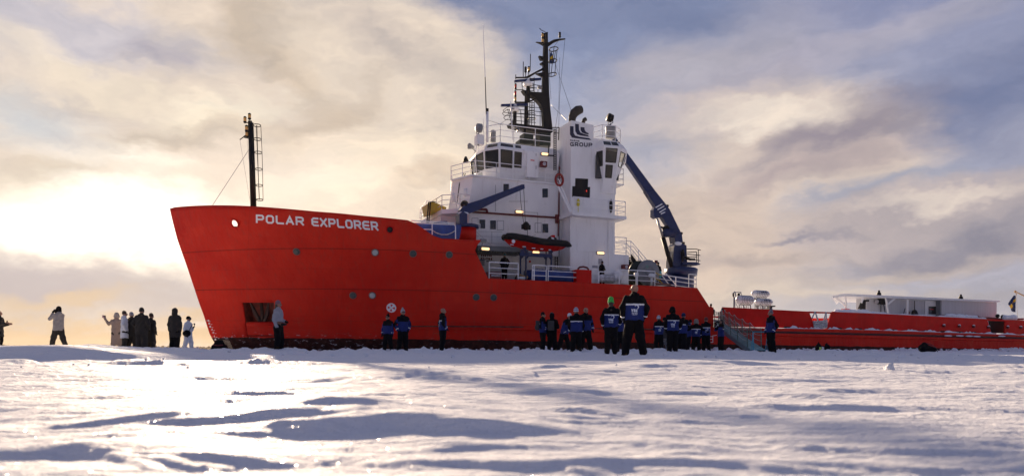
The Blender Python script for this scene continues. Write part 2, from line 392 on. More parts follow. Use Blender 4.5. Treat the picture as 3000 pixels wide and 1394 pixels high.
class MB:
    def __init__(s): s.v = []; s.f = []; s.m = []; s.sm = []
    def add(s, vs, fs, mi=0, smooth=False):
        o = len(s.v); s.v += [tuple(v) for v in vs]; s.f += [tuple(i+o for i in f) for f in fs]
        s.m += [mi]*len(fs); s.sm += [smooth]*len(fs); return s
    def box(s, a, b, mi=0):
        (x0, y0, z0), (x1, y1, z1) = a, b
        vs = [(x0, y0, z0), (x1, y0, z0), (x1, y1, z0), (x0, y1, z0), (x0, y0, z1), (x1, y0, z1), (x1, y1, z1), (x0, y1, z1)]
        return s.add(vs, [(0, 3, 2, 1), (4, 5, 6, 7), (0, 1, 5, 4), (1, 2, 6, 5), (2, 3, 7, 6), (3, 0, 4, 7)], mi)
    def prism(s, poly, t0, t1, mi=0):          # polygon in (s,z), extruded across t
        n = len(poly); vs = [(p[0], t0, p[1]) for p in poly]+[(p[0], t1, p[1]) for p in poly]
        return s.add(vs, [tuple(range(n)), tuple(range(2*n-1, n-1, -1))]+[(i, i+n, (i+1) % n+n, (i+1) % n) for i in range(n)], mi)
    def tube(s, a, b, r0, r1=None, n=6, mi=0, caps=True):
        a = Vector(a); b = Vector(b); r1 = r0 if r1 is None else r1; d = (b-a)
        if d.length < 1e-6: return s
        d.normalize(); u = d.orthogonal().normalized(); w = d.cross(u); vs = []
        for p, r in ((a, r0), (b, r1)):
            vs += [p+(u*math.cos(2*math.pi*i/n)+w*math.sin(2*math.pi*i/n))*r for i in range(n)]
        fs = [(i, (i+1) % n, (i+1) % n+n, i+n) for i in range(n)]
        if caps: fs += [tuple(range(n-1, -1, -1)), tuple(range(n, 2*n))]
        return s.add(vs, fs, mi, n > 6)
    def poly(s, pts, r, n=5, mi=0, closed=False):
        pts = [Vector(p) for p in pts]
        m = len(pts)
        for i in range(m if closed else m-1): s.tube(pts[i], pts[(i+1) % m], r, r, n, mi)
        return s
    def pipe(s, pts, rs, n=12, mi=0):           # bent tube of varying radius
        pts = [Vector(p) for p in pts]; vs = []
        for i, p in enumerate(pts):
            d = (pts[min(i+1, len(pts)-1)]-pts[max(i-1, 0)]).normalized()
            u = Vector((0, 1, 0)); u = (u-d*u.dot(d)); u = (u if u.length > .1 else d.orthogonal()).normalized(); w = d.cross(u)
            vs += [p+(u*math.cos(2*math.pi*k/n)+w*math.sin(2*math.pi*k/n))*rs[i] for k in range(n)]
        m = len(pts); fs = [(i*n+k, i*n+(k+1) % n, (i+1)*n+(k+1) % n, (i+1)*n+k) for i in range(m-1) for k in range(n)]
        fs += [tuple(range(n-1, -1, -1)), tuple(range((m-1)*n, m*n))]
        return s.add(vs, fs, mi, True)
    def lathe(s, c, axis, prof, n=16, mi=0):    # prof: (distance along axis, radius)
        c = Vector(c); axis = Vector(axis).normalized(); u = axis.orthogonal().normalized(); w = axis.cross(u); vs = []
        for h, r in prof:
            vs += [c+axis*h+(u*math.cos(2*math.pi*k/n)+w*math.sin(2*math.pi*k/n))*max(r, 1e-4) for k in range(n)]
        m = len(prof); fs = [(i*n+k, i*n+(k+1) % n, (i+1)*n+(k+1) % n, (i+1)*n+k) for i in range(m-1) for k in range(n)]
        fs += [tuple(range(n-1, -1, -1)), tuple(range((m-1)*n, m*n))]
        return s.add(vs, fs, mi, True)
    def ball(s, c, r, n=10, mi=0, sc=(1, 1, 1)):
        vs = []; m = n//2+1
        for i in range(m+1):
            th = math.pi*i/m
            for k in range(n):
                ph = 2*math.pi*k/n; vs.append((c[0]+r*sc[0]*math.sin(th)*math.cos(ph), c[1]+r*sc[1]*math.sin(th)*math.sin(ph), c[2]+r*sc[2]*math.cos(th)))
        return s.add(vs, [(i*n+k, (i+1)*n+k, (i+1)*n+(k+1) % n, i*n+(k+1) % n) for i in range(m) for k in range(n)], mi, True)
    def loft(s, rings, mi=0, cap=True, closed=True, smooth=False):
        n = len(rings[0]); vs = [p for r in rings for p in r]; fs = []
        for i in range(len(rings)-1):
            for k in range(n if closed else n-1): fs.append((i*n+k, i*n+(k+1) % n, (i+1)*n+(k+1) % n, (i+1)*n+k))
        if cap: fs += [tuple(range(n-1, -1, -1)), tuple(range((len(rings)-1)*n, len(rings)*n))]
        return s.add(vs, fs, mi, smooth)
    def build(s, name, mats, parent=None, origin=None, bevel=0):
        me = bpy.data.meshes.new(name); o0 = Vector(origin) if origin else Vector((0, 0, 0))
        me.from_pydata([tuple(Vector(v)-o0) for v in s.v], [], s.f)
        if not isinstance(mats, (list, tuple)): mats = [mats]
        for mt in mats: me.materials.append(M[mt] if isinstance(mt, str) else mt)
        me.polygons.foreach_set('material_index', s.m); me.polygons.foreach_set('use_smooth', s.sm); me.update()
        o = bpy.data.objects.new(name, me); COL.objects.link(o)
        if parent: o.parent = parent
        if bevel:
            b = o.modifiers.new('bevel', 'BEVEL'); b.width = bevel; b.segments = 2; b.limit_method = 'ANGLE'
        return o

def empty(name, mw=None, label=None, cat=None, group=None):
    o = bpy.data.objects.new(name, None); COL.objects.link(o); o.empty_display_size = .3
    if mw is not None: o.matrix_world = mw
    return tag(o, label, cat, group)

def mesh_np(name, V, Fq, mats, parent=None, mi=None, smooth=True):
    me = bpy.data.meshes.new(name); V = np.asarray(V, dtype=np.float32); Fq = np.asarray(Fq, dtype=np.int32)
    me.vertices.add(len(V)); me.vertices.foreach_set('co', V.ravel())
    k = Fq.shape[1]; me.loops.add(Fq.size); me.loops.foreach_set('vertex_index', Fq.ravel())
    me.polygons.add(len(Fq)); me.polygons.foreach_set('loop_start', np.arange(0, Fq.size, k, dtype=np.int32))
    me.polygons.foreach_set('use_smooth', np.full(len(Fq), smooth))
    if not isinstance(mats, (list, tuple)): mats = [mats]
    for mt in mats: me.materials.append(M[mt] if isinstance(mt, str) else mt)
    if mi is not None: me.polygons.foreach_set('material_index', np.asarray(mi, dtype=np.int32))
    me.update(calc_edges=True); me.validate()
    o = bpy.data.objects.new(name, me); COL.objects.link(o)
    if parent: o.parent = parent
    return o

# ---- stroke lettering: each glyph is a list of strokes on a unit cell
GL = {
 'P': [[(0, 0), (0, 1), (.8, 1), (1, .86), (1, .58), (.8, .42), (.02, .42)]],
 'O': [[(.22, 0), (.78, 0), (1, .2), (1, .8), (.78, 1), (.22, 1), (0, .8), (0, .2), (.22, 0)]],
 'L': [[(0, 1), (0, .16), (.16, 0), (1, 0)]],
 'A': [[(0, 0), (.5, 1), (1, 0)], [(.24, .3), (.76, .3)]],
 'R': [[(0, 0), (0, 1), (.8, 1), (1, .86), (1, .6), (.8, .44), (.02, .44)], [(.55, .44), (1, 0)]],
 'E': [[(1, 1), (.25, 1), (0, .8), (0, .2), (.25, 0), (1, 0)], [(.05, .5), (.92, .5)]],
 'X': [[(0, 0), (1, 1)], [(0, 1), (1, 0)]],
 'G': [[(1, 1), (.22, 1), (0, .8), (0, .2), (.22, 0), (1, 0), (1, .48), (.55, .48)]],
 'U': [[(0, 1), (0, .2), (.22, 0), (.78, 0), (1, .2), (1, 1)]],
 'M': [[(0, 0), (0, 1), (.5, .35), (1, 1), (1, 0)]],
 'I': [[(.5, 0), (.5, 1)]], 'N': [[(0, 0), (0, 1), (1, 0), (1, 1)]],
 'S': [[(1, .9), (.8, 1), (.2, 1), (0, .82), (0, .66), (.2, .52), (.8, .48), (1, .34), (1, .18), (.8, 0), (.2, 0), (0, .1)]],
 'T': [[(0, 1), (1, 1)], [(.5, 1), (.5, 0)]], 'F': [[(0, 0), (0, 1), (1, 1)], [(0, .5), (.8, .5)]],
 'J': [[(1, 1), (1, .2), (.75, 0), (.25, 0), (0, .2)]], 'K': [[(0, 0), (0, 1)], [(1, 1), (.05, .48), (1, 0)]],
 'C': [[(1, 1), (.22, 1), (0, .8), (0, .2), (.22, 0), (1, 0)]],
 'D': [[(0, 0), (0, 1), (.7, 1), (1, .75), (1, .25), (.7, 0), (.05, 0)]],
 'W': [[(0, 1), (.25, 0), (.5, .8), (.75, 0), (1, 1)]], 'Z': [[(0, 1), (1, 1), (0, 0), (1, 0)]],
 'i': [[(.5, 0), (.5, .62)], [(.5, .8), (.5, 1)]], 'l': [[(.5, 0), (.5, 1)]],
 'd': [[(1, 1), (1, 0), (.2, 0), (0, .15), (0, .5), (.2, .62), (.95, .62)]],
 'o': [[(.2, 0), (.8, 0), (1, .16), (1, .46), (.8, .62), (.2, .62), (0, .46), (0, .16), (.2, 0)]],
 'r': [[(0, 0), (0, .62)], [(.05, .45), (.5, .62), (1, .58)]], 'c': [[(1, .62), (.2, .62), (0, .46), (0, .16), (.2, 0), (1, 0)]],
 '1': [[(.2, .8), (.55, 1), (.55, 0)]], '2': [[(0, .9), (.25, 1), (.8, 1), (1, .8), (1, .6), (0, 0), (1, 0)]],
 '4': [[(.8, 0), (.8, 1), (0, .3), (1, .3)]], '6': [[(1, 1), (.2, 1), (0, .75), (0, .2), (.2, 0), (.8, 0), (1, .2), (1, .4), (.8, .52), (.05, .52)]],
 '8': [[(.2, 0), (.8, 0), (1, .15), (1, .35), (.8, .5), (.2, .5), (0, .65), (0, .85), (.2, 1), (.8, 1), (1, .85), (1, .65), (.8, .54)], [(.18, .46), (0, .33), (0, .15), (.16, .03)]],
 '0': [[(.22, 0), (.78, 0), (1, .2), (1, .8), (.78, 1), (.22, 1), (0, .8), (0, .2), (.22, 0)]],
}
def ribbon(mb, pts, hw, fmap, k=0, mi=0):
    n = len(pts); closed = (Vector(pts[0])-Vector(pts[-1])).length < 1e-6
    P = [Vector(p) for p in pts]; L_, R_ = [], []
    for i in range(n):
        a = P[i-1] if i > 0 else (P[-2] if closed else None); b = P[i+1] if i < n-1 else (P[1] if closed else None)
        d0 = (P[i]-a).normalized() if a is not None else (b-P[i]).normalized(); d1 = (b-P[i]).normalized() if b is not None else d0
        n0 = Vector((-d0.y, d0.x)); n1 = Vector((-d1.y, d1.x)); mm = n0+n1
        mm = mm.normalized() if mm.length > 1e-3 else n0
        q = hw/max(.45, mm.dot(n0)); p = P[i]
        if not closed and i == 0: p = p-d1*hw*.9
        if not closed and i == n-1: p = p+d0*hw*.9
        L_.append(p+mm*q); R_.append(p-mm*q)
    vs = [fmap(p.x, p.y, k) for p in L_]+[fmap(p.x, p.y, k) for p in R_]
    mb.add(vs, [(i, i+n, i+1+n, i+1) for i in range(n-1)], mi)
def lettering(mb, text, width, height, hw, fmap, gap=.35, cw=None, mi=0):
    """text laid on a (0..width, 0..height) sheet, fmap(x, y, k) puts it in space"""
    wd = {' ': .6, 'I': .3, 'i': .3, 'l': .3, 'M': 1.15, 'W': 1.25, '1': .5}
    tot = sum(wd.get(c, 1) for c in text)+gap*(len(text)-1); u = width/tot; x = 0
    for c in text:
        w = wd.get(c, 1)*u
        for k, st in enumerate(GL.get(c, [])):
            a, b = hw, w-hw
            ribbon(mb, [(x+a+(b-a)*p[0], hw+(height-2*hw)*p[1]) for p in st], hw, fmap, k, mi)
        x += w+gap*u
# ------------------------------------------------------------------ ship frame: s = aft, t = across (0 = near side plating), z = up from eye level
AX = ray(6900, 1090).normalized(); TX = Vector((0, 0, 1)).cross(AX).normalized(); ZX = AX.cross(TX)
MS = Matrix(((AX.x, TX.x, ZX.x, 0), (AX.y, TX.y, ZX.y, 52.4), (AX.z, TX.z, ZX.z, EYE.z), (0, 0, 0, 1)))
MI = MS.inverted(); EL = MI @ EYE; RI = MI.to_3x3()
def W(x, y, t):
    d = RI @ ray(x, y); l = (t-EL.y)/d.y; p = EL+d*l; return Vector((p.x, t, p.z))
def proj(p):                                   # ship-local point -> photo position
    q = (MS @ Vector(p))-EYE; Z = q.dot(FWD); return 1500+F*q.dot(RGT)/Z, 1027-F*q.dot(UPV)/Z
def SZ(x, y, t): p = W(x, y, t); return (p.x, p.z)
def PL(pts, t): return [SZ(x, y, t) for x, y in pts]
def S_of(x, t): return W(x, 800, t).x
def Z_of(x, y, t): return W(x, y, t).z
def z1(x, y): return (1200+.48443*x, 280+.48443*y)          # readings taken on an enlarged crop
def z2(x, y): return (1360+.37594*x, 50+.37594*y)
def z3(x, y): return (1640+.46795*x, 300+.46795*y)
def z4(x, y): return (480+.3675*x, 320+.3675*y)
def z6(x, y): return (1860+.25057*x, 560+.25057*y)
def z5(x, y): return (1200+.23392*x, 480+.23392*y)
def zA(x, y): return (1380+.16304*x, 680+.16304*y)
def zB(x, y): return (1720+.16711*x, 660+.16711*y)
def zC(x, y): return (2480+.20186*x, 820+.20186*y)
def zD(x, y): return (2060+.2005*x, 820+.2005*y)
BEAM = 17.0; CL = 8.5

ship = empty('ship', MS, 'long red ship with white superstructure and black mast, frozen in beside the people', 'ship')
# ---- hull form
stem = [W(x, y, CL) for x, y in [(640, 1034), (627, 1000), (615, 981), (597, 924), (585, 892), (549, 784), (519, 700), (505, 646), (497, 610), (493, 590)]]
sz_ = np.array([p.z for p in stem]); ss_ = np.array([p.x for p in stem])
def s_stem(z):
    if z < sz_[0]: return ss_[0]+(sz_[0]-z)*.9
    return float(np.interp(z, sz_, ss_))
def half_in(s, z):                            # distance t of the plating from the near-side plane
    f = min(1, max(0, (z+.3)/9.0)); Lz = 27-11.5*f**1.2; u = (s-s_stem(z))/Lz
    if u >= 1: return 0.0
    u = max(u, 0); return CL*(1-u)**(2.15+.55*f)
def hull_pt(x, y):
    t = 2.0
    for _ in range(40):
        p = W(x, y, t); t += .6*(half_in(p.x, p.z)-t)
    p = W(x, y, t); return Vector((p.x, t, p.z))
def hull_n(p):
    e = .15; a = (half_in(p.x+e, p.z)-half_in(p.x-e, p.z))/(2*e); b = (half_in(p.x, p.z+e)-half_in(p.x, p.z-e))/(2*e)
    return Vector((a, -1, b)).normalized()
gun = [(497, 611.5), (512, 607), (560, 603.3), (620, 601.2), (680, 601.6), (737, 604), (850, 612.5), (921, 619.5), (1068, 632.4), (1206, 646),
       (1280, 698), (1390, 702.4)]
gx = []; gz = []
for x, y in gun:
    p = hull_pt(x, y); gx.append(p.x); gz.append(p.z)
gx[0] = min(gx[0], s_stem(gz[0]))
gx += [S_of(1391, 0), S_of(1430, 0)]; gz += [Z_of(1391, 733, 0), Z_of(1430, 815, 0)]
gx += [S_of(1480, 0)]; gz += [Z_of(1480, 817, 0)]
gx += [S_of(2043, 0), S_of(2079, 0), S_of(2091, 0), S_of(2092, 0), S_of(2500, 0), S_of(3000, 0), S_of(3120, 0)]
zledge = [(2092, 958), (2500, 965), (3000, 981), (3120, 985)]
gz += [Z_of(2043, 843, 0), Z_of(2079, 898, 0), Z_of(2091, 900, 0)]+[Z_of(x, y, 0) for x, y in zledge]
def ztop(s): return float(np.interp(s, gx, gz))
S_END = S_of(3120, 0)
cols = sorted(set([round(v, 3) for v in gx[1:]]+[round(v, 3) for v in np.arange(-21, S_END, .7)]+[S_END]))
def hull_rows(nr=34, zb=-1.6):
    cols_q = []
    V = []; NQ = 44
    sflat = -4.0
    after = [c for c in cols if c > sflat+.2 and c <= S_END]
    ncol = NQ+1+len(after)
    for side in (0, 1):
        for r in range(nr+1):
            f = r/nr
            row = []
            for j in range(ncol):
                if j <= NQ:
                    q = (j/NQ)**1.5; z = 5
                    for _ in range(8):
                        s = s_stem(z)+(sflat-s_stem(z))*q; z = zb+(ztop(s)-zb)*f
                else:
                    s = after[j-NQ-1]; z = zb+(ztop(s)-zb)*f
                t = half_in(s, z)
                row.append((s, t if side == 0 else BEAM-t, z))
            V += row
    return V, nr, ncol
V, nr, nc = hull_rows()
Q = []
for side in (0, 1):
    o = side*(nr+1)*nc
    for r in range(nr):
        for j in range(nc-1):
            a = o+r*nc+j; q = (a, a+1, a+1+nc, a+nc); Q.append(q if side == 0 else q[::-1])
o2 = (nr+1)*nc
# transom, closing both sides
for r in range(nr):
    a = r*nc+nc-1; Q.append((a, a+o2, a+o2+nc, a+nc))
hull = mesh_np('hull', V, Q, 'hull', ship, smooth=True)
tag(hull, 'red hull with a dark band at the ice')
w_ = hull.modifiers.new('weld', 'WELD'); w_.merge_threshold = .004
so_ = hull.modifiers.new('plate', 'SOLIDIFY'); so_.thickness = .05; so_.offset = -1
def cutter(mb):
    c = mb.build('cutter', 'red', None); c.matrix_world = MS; return c
cut = []
pc = hull_pt(688, 655); n_ = hull_n(pc); mb = MB(); mb.tube(pc-n_*1.2, pc+n_*.8, .25, n=20); cut.append(cutter(mb))
pc2 = hull_pt(1142, 673); n2_ = hull_n(pc2); mb = MB(); mb.lathe(pc2, n2_, [(0, .2), (.03, .2), (.035, .1)], 18); mb.build('hawse_dark_disc', 'dark', hull)  # hole left uncut, the shade inside it painted as a dark disc
pk = [(711, 886), (803, 886), (804, 984), (724, 984)]; pkp = [hull_pt(x, y) for x, y in pk]; nk = hull_n(pkp[0])
mb = MB(); mb.loft([[p+nk*.5 for p in pkp], [p-nk*1.0 for p in pkp]]); cut.append(cutter(mb))
bpy.context.view_layer.update()
for c in cut:
    b = hull.modifiers.new('cut', 'BOOLEAN'); b.object = c; b.solver = 'EXACT'
dg = bpy.context.evaluated_depsgraph_get()
me2 = bpy.data.meshes.new_from_object(hull.evaluated_get(dg)); hull.modifiers.clear(); hull.data = me2
for c in cut: bpy.data.objects.remove(c)
# pocket interior and anchor
mb = MB(); A_ = [p-nk*.02 for p in pkp]; B_ = [p-nk*.95 for p in pkp]
mb.add(A_+B_, [(0, 1, 5, 4), (1, 2, 6, 5), (2, 3, 7, 6), (3, 0, 4, 7), (4, 5, 6, 7)])
pocket = mb.build('anchor_pocket', mat('pocket_rust', (.30, .045, .025), .6, var=.5, scale=3, rust=.7), hull)
c0 = (pkp[0]+pkp[1]+pkp[2]+pkp[3])/4-nk*.35
ux = (pkp[1]-pkp[0]).normalized(); uz = Vector((0, 0, 1)); uz = (uz-nk*uz.dot(nk)).normalized()
mb = MB(); g = lambda a, b, d=0: c0+ux*a+uz*b+nk*d
mb.tube(g(0, 1.1, -.2), g(0, -.5, .05), .11, .13, 8)
for k in (-1, 1):
    mb.loft([[g(k*.05, -.6, -.1), g(k*.05, -.6, .15), g(k*.05, -.3, .15), g(k*.05, -.3, -.1)], [g(k*.55, .3, -.1), g(k*.55, .3, .12), g(k*.5, .75, .1), g(k*.5, .75, -.08)], [g(k*.75, 1.15, 0), g(k*.75, 1.15, .04), g(k*.68, 1.2, .04), g(k*.68, 1.2, 0)]])
mb.loft([[g(-.3, -.75, -.15), g(-.3, -.75, .2), g(-.3, -.5, .2), g(-.3, -.5, -.15)], [g(.3, -.75, -.15), g(.3, -.75, .2), g(.3, -.5, .2), g(.3, -.5, -.15)]])
mb.build('anchor', mat('anchor_rust', (.07, .035, .025), .8, var=.5, scale=6), hull)
mb = MB(); q = [hull_pt(x, y) for x, y in [(722, 950), (806, 950), (806, 981), (726, 981)]]
mb.loft([[p+nk*.03 for p in q], [p-nk*.5 for p in q]]); mb.tube(q[0]-nk*.1, q[1]-nk*.1, .16, n=10)
mb.build('pocket_lip', 'hull', hull)
for pc_, nn, r in ((pc, n_, .25), (pc2, n2_, .2)):
    mb = MB(); u = nn.orthogonal().normalized(); w = nn.cross(u)
    mb.poly([pc_+nn*.03+(u*math.cos(a)+w*math.sin(a))*(r+.04) for a in np.linspace(0, 2*math.pi, 20, endpoint=False)], .05, 6, closed=True)
    mb.build('hawse_ring', 'red', hull)
# portholes
for x, y, m_ in [(869, 737, 'pane_dark'), (1099, 739.5, 'pane_pale'), (1210, 743, 'pane_dark'), (1316, 746, 'pane_dark'), (1034, 865, 'pane_dark'), (1091, 865, 'pane_pale'), (1395, 870, 'pane_dark'), (1446, 871, 'pane_dark')]:
    p = hull_pt(x, y); n = hull_n(p)
    mb = MB(); mb.lathe(p-n*.04, n, [(0, .25), (.075, .25), (.09, .22), (.085, .19), (.05, .185)], 20); ring = mb.build('porthole', mat('porthole_rim', (.16, .10, .09), .5), hull)
    mb = MB(); mb.lathe(p, n, [(0, .185), (.062, .185), (.066, .1)], 20); mb.build('glass', m_, ring)
# rubbing strake
mb = MB(); rings = []
for s in np.arange(S_of(1130, 0), S_END, 1.0):
    zc = 1.55+.03*min(0, s/60)
    pr = half_in(s, zc); tp = max(0, min(1, (s-S_of(1130, 0))/1.5))
    rings.append([(s, pr+.02, zc+.18), (s, pr-.09*tp, zc+.10), (s, pr-.13*tp, zc-.06), (s, pr+.02, zc-.14)])
mb.loft(rings, closed=False, cap=False); mb.build('rubbing_strake', 'hull', hull)
# dark strip aft, the painted shade under the flange, and scraped band amidships
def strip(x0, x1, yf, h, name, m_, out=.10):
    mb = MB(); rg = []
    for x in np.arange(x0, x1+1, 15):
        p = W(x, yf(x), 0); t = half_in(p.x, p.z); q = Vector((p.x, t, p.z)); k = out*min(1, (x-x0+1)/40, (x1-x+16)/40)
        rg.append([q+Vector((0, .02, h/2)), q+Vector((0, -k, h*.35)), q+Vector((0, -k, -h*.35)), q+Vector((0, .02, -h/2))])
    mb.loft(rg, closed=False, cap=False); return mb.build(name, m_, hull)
strip(2108, 3125, lambda x: 973+(x-2276)*.0235, .22, 'flange_shade', mat('painted_shade', (.06, .008, .008), .7, var=.5, scale=2), .06)
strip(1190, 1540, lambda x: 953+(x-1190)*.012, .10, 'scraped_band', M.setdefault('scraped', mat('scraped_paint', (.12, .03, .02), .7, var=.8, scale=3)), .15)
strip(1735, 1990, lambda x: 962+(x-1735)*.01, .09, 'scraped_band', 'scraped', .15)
def bead(pts, w=.6):
    mb = MB(); ribbon(mb, pts, w, lambda x, y, k: (lambda q: q+hull_n(q)*.012)(hull_pt(x, y))); return mb.build('weld_bead', 'red', hull)
bead([(x, 805+(x-931)*.017) for x in range(1380, 925, -30)]+[(931, 805), (931, 843)]+[(x, 843+(x-931)*.013) for x in range(961, 1460, 30)])
bead([(655, 990), (655, 958), (692, 957), (692, 988)]); bead([(x, 924+(x-850)*.012) for x in range(850, 1200, 30)])
bead([(1466, 922), (1466, 985)]); bead([(1466, 922), (1530, 924)]); bead([(1900, 848), (1902, 880)])
# lettering of the name
cn = [(750, 628), (1106, 649.5), (1109.5, 676), (750, 653)]
def name_map(x0, x1):
    def f(x, y, k):
        u = (x0+(x1-x0)*x-750)/(1109-750); v = y/.6
        xt = 750+u*(1106-750); yt = 628+u*21.5-6*u*(1-u); yb = 653+u*23-6*u*(1-u)
        px = xt+(1-v)*(750+u*359.5-xt); py = yb+(yt-yb)*v
        p = hull_pt(px, py); return p+hull_n(p)*(.02+.002*k)
    return f
mb = MB()
lettering(mb, 'POLAR', 1, .6, .064, lambda x, y, k: name_map(750, 890)(x, y, k), gap=.24)
def nm2(x, y, k): return name_map(913, 1109)(x, y, k)
def fit(text, x0, x1, gap, hw):
    # sheet coordinates: width 1, height .6 are rescaled so strokes stay even
    asp = (x1-x0)/26.0
    f = name_map(x0, x1)
    lettering(mb, text, asp, 1, hw, lambda x, y, k: f(x/asp, y*.6, k), gap=gap)
mb = MB(); fit('POLAR', 750, 891, .2, .105); mb.build('ship_name', 'whiterail', hull)
mb = MB(); fit('EXPLORER', 913, 1109, .16, .105); mb.build('ship_name', 'whiterail', hull)
# thruster roundel
p = hull_pt(1146.5, 901); n = hull_n(p); u = Vector((1, 0, 0)); u = (u-n*u.dot(n)).normalized(); w = n.cross(u)
mb = MB(); mb.add([p+n*.02+(u*math.cos(a)+w*math.sin(a))*.33 for a in np.linspace(0, 2*math.pi, 28, endpoint=False)], [tuple(range(28))], 0)
for k in range(4):
    a = k*math.pi/2
    mb.add([p+n*.026+(u*math.cos(a+d)+w*math.sin(a+d))*r for r, d in ((.05, 0), (.25, -.36), (.25, .36))], [(0, 1, 2)], 1)
mb.build('thruster_mark', ['whiterail', 'red'], hull)
# draught marks at the stem
for i, tx in enumerate(['10', '8', '6', '4', '2', '1', '8']):
    mb = MB(); px, py = [(606, 941), (611, 949.5), (614, 958.5), (619, 967), (623, 976), (626, 987), (629, 996)][i]
    def fm(x, y, k, px=px, py=py): q = hull_pt(px+x, py-y); return q+hull_n(q)*(.012+.002*k)
    lettering(mb, tx, 4.5 if len(tx) == 1 else 7, 5, .7, fm)
    mb.add([fm(a, b, 0) for a, b in ((6, -.5), (11, -.5), (11, .5), (6, .5))], [(0, 1, 2, 3)]); mb.build('draught_mark', 'whiterail', hull)
mb = MB()
for pts in ([(0, 0), (9, 0)], [(0, 9), (9, 9)], [(0, 17), (9, 17)], [(9, 0), (9, 19), (20, 21)]):
    def fm(x, y, k): q = hull_pt(2079+x, 1002-y); return q+Vector((0, -.012-.002*k, 0))
    ribbon(mb, pts, .7, fm, len(pts))
mb.build('stern_draught_marks', 'whiterail', hull)

# decks
mb = MB(); fo = [(s, t) for s, t in [(v, half_in(v, ztop(v)-1.2)+.15) for v in np.linspace(s_stem(8)+1.2, S_of(1404, 0), 20)]]
vs = [(s, t, ztop(min(s, S_of(1206, 0)))-1.25 if s < S_of(1206, 0) else Z_of(1300, 702, 0)-.1) for s, t in fo]; vs += [(s, BEAM-t, z) for s, t, z in vs]; n = len(fo)
mb.add(vs, [(i, i+1, i+1+n, i+n) for i in range(n-1)])
ZM = Z_of(1600, 823, 0)-.02                   # main deck
def zm(s): return float(np.interp(s, gx, gz))-.03
sa, sb = S_of(1404, 0), S_of(2043, 0)
mb.add([(sa, .1, zm(S_of(1431, 0))), (sb, .1, zm(S_of(2043, 0))), (sb, BEAM-.1, zm(S_of(2043, 0))), (sa, BEAM-.1, zm(S_of(1431, 0)))], [(0, 1, 2, 3)])
sc_, sd_ = S_of(2079, 0), S_END-.1
mb.add([(sc_, .1, Z_of(2092, 958, 0)-.05), (sd_, .1, Z_of(3120, 985, 0)-.05), (sd_, BEAM-.1, Z_of(3120, 985, 0)-.05), (sc_, BEAM-.1, Z_of(2092, 958, 0)-.05)], [(0, 1, 2, 3)])
mb.add([(S_of(1400, 0)-.01, .06, zm(S_of(1480, 0))), (S_of(1400, 0)-.01, .06, Z_of(1300, 702, 0)), (S_of(1400, 0)-.01, 3, Z_of(1300, 702, 0)), (S_of(1400, 0)-.01, 3, zm(S_of(1480, 0)))], [(0, 1, 2, 3)])
mb.build('deck', mat('deck_paint', (.10, .13, .11), .7), ship)
# overhanging corner of the forecastle bulwark
mb = MB(); mb.prism(PL([(1389, 702.3), (1409, 703), (1407, 708), (1398, 718), (1391.5, 735), (1389, 733)], -.01), -.012, .1); mb.build('bulwark_corner', 'hull', hull)

# ---- aft bulwark
def slab(pts, t0, t1, name, m_, parent): mb = MB(); mb.prism(PL(pts, t0), t0, t1); return mb.build(name, m_, parent)
T = .28
aft = slab([(2118, 899), (2371, 912), (2372, 917), (2388, 958), (2380, 962), (2114, 955)], T, T+.12, 'bulwark', 'red', ship)
mb = MB(); mb.prism(PL([(2371, 911.5), (2440, 914), (2440, 918), (2371, 917)], T), T, T+.14); mb.build('bulwark_rail', 'red', ship)
# aft run of bulwark with the dark recess near the stern
slab([(2436, 916), (2440, 912), (2600, 919), (2900, 934), (2893, 938), (2905, 976), (2700, 969), (2420, 963)], T, T+.12, 'bulwark', 'red', ship)
slab([(2945, 940), (3130, 947), (3130, 985), (2944, 978)], T, T+.12, 'bulwark', 'red', ship)
mb = MB(); mb.prism(PL([(2888, 934), (3130, 943), (3130, 947.5), (2889, 938.5)], T), T-.02, T+.14); mb.build('bulwark_rail', 'red', ship)
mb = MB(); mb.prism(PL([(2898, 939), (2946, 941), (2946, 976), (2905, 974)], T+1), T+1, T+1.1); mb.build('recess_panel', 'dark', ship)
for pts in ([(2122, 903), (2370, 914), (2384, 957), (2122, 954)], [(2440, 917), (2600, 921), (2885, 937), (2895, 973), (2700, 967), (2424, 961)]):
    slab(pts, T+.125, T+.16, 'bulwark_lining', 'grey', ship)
mb = MB(); mb.box((sc_+.2, .5, Z_of(2092, 958, 0)-.045), (sd_-.3, BEAM-.5, Z_of(2092, 958, 0)+.02)); mb.build('deck_snow', 'snowy', ship)
# snow lying along the ledge and the rail
def snowline(x0, x1, yfun, t, th, name, parent, hgt=.16, seed=1, dens=1.0):
    r = random.Random(seed); mb = MB(); rings = []; x = x0
    while x <= x1:
        k = max(0.004, hgt*(.55+.45*math.sin(x*.11+seed)+r.uniform(-.3, .3)))*(1 if r.random() < dens else .05); p = W(x, yfun(x), t)
        rings.append([(p.x, t, p.z-.03), (p.x, t+.02, p.z+k*.7), (p.x, t+th*.5, p.z+k), (p.x, t+th, p.z+k*.6), (p.x, t+th, p.z-.03)]); x += 5
    mb.loft(rings, smooth=True); return mb.build(name, 'snowy', parent)
lf = lambda x: float(np.interp(x, [2118, 2300, 2500, 3000, 3120], [958.5, 961, 965.5, 981, 985]))
snowline(2300, 3110, lf, .02, .24, 'ledge_snow', ship, .20, 3, .85)
snowline(2445, 2890, lambda x: float(np.interp(x, [2445, 2600, 2900], [912, 918.5, 933.5])), T-.01, .16, 'rail_snow', ship, .09, 5)
for x in (2130, 2220, 2252, 2300):                 # freeing ports
    pass
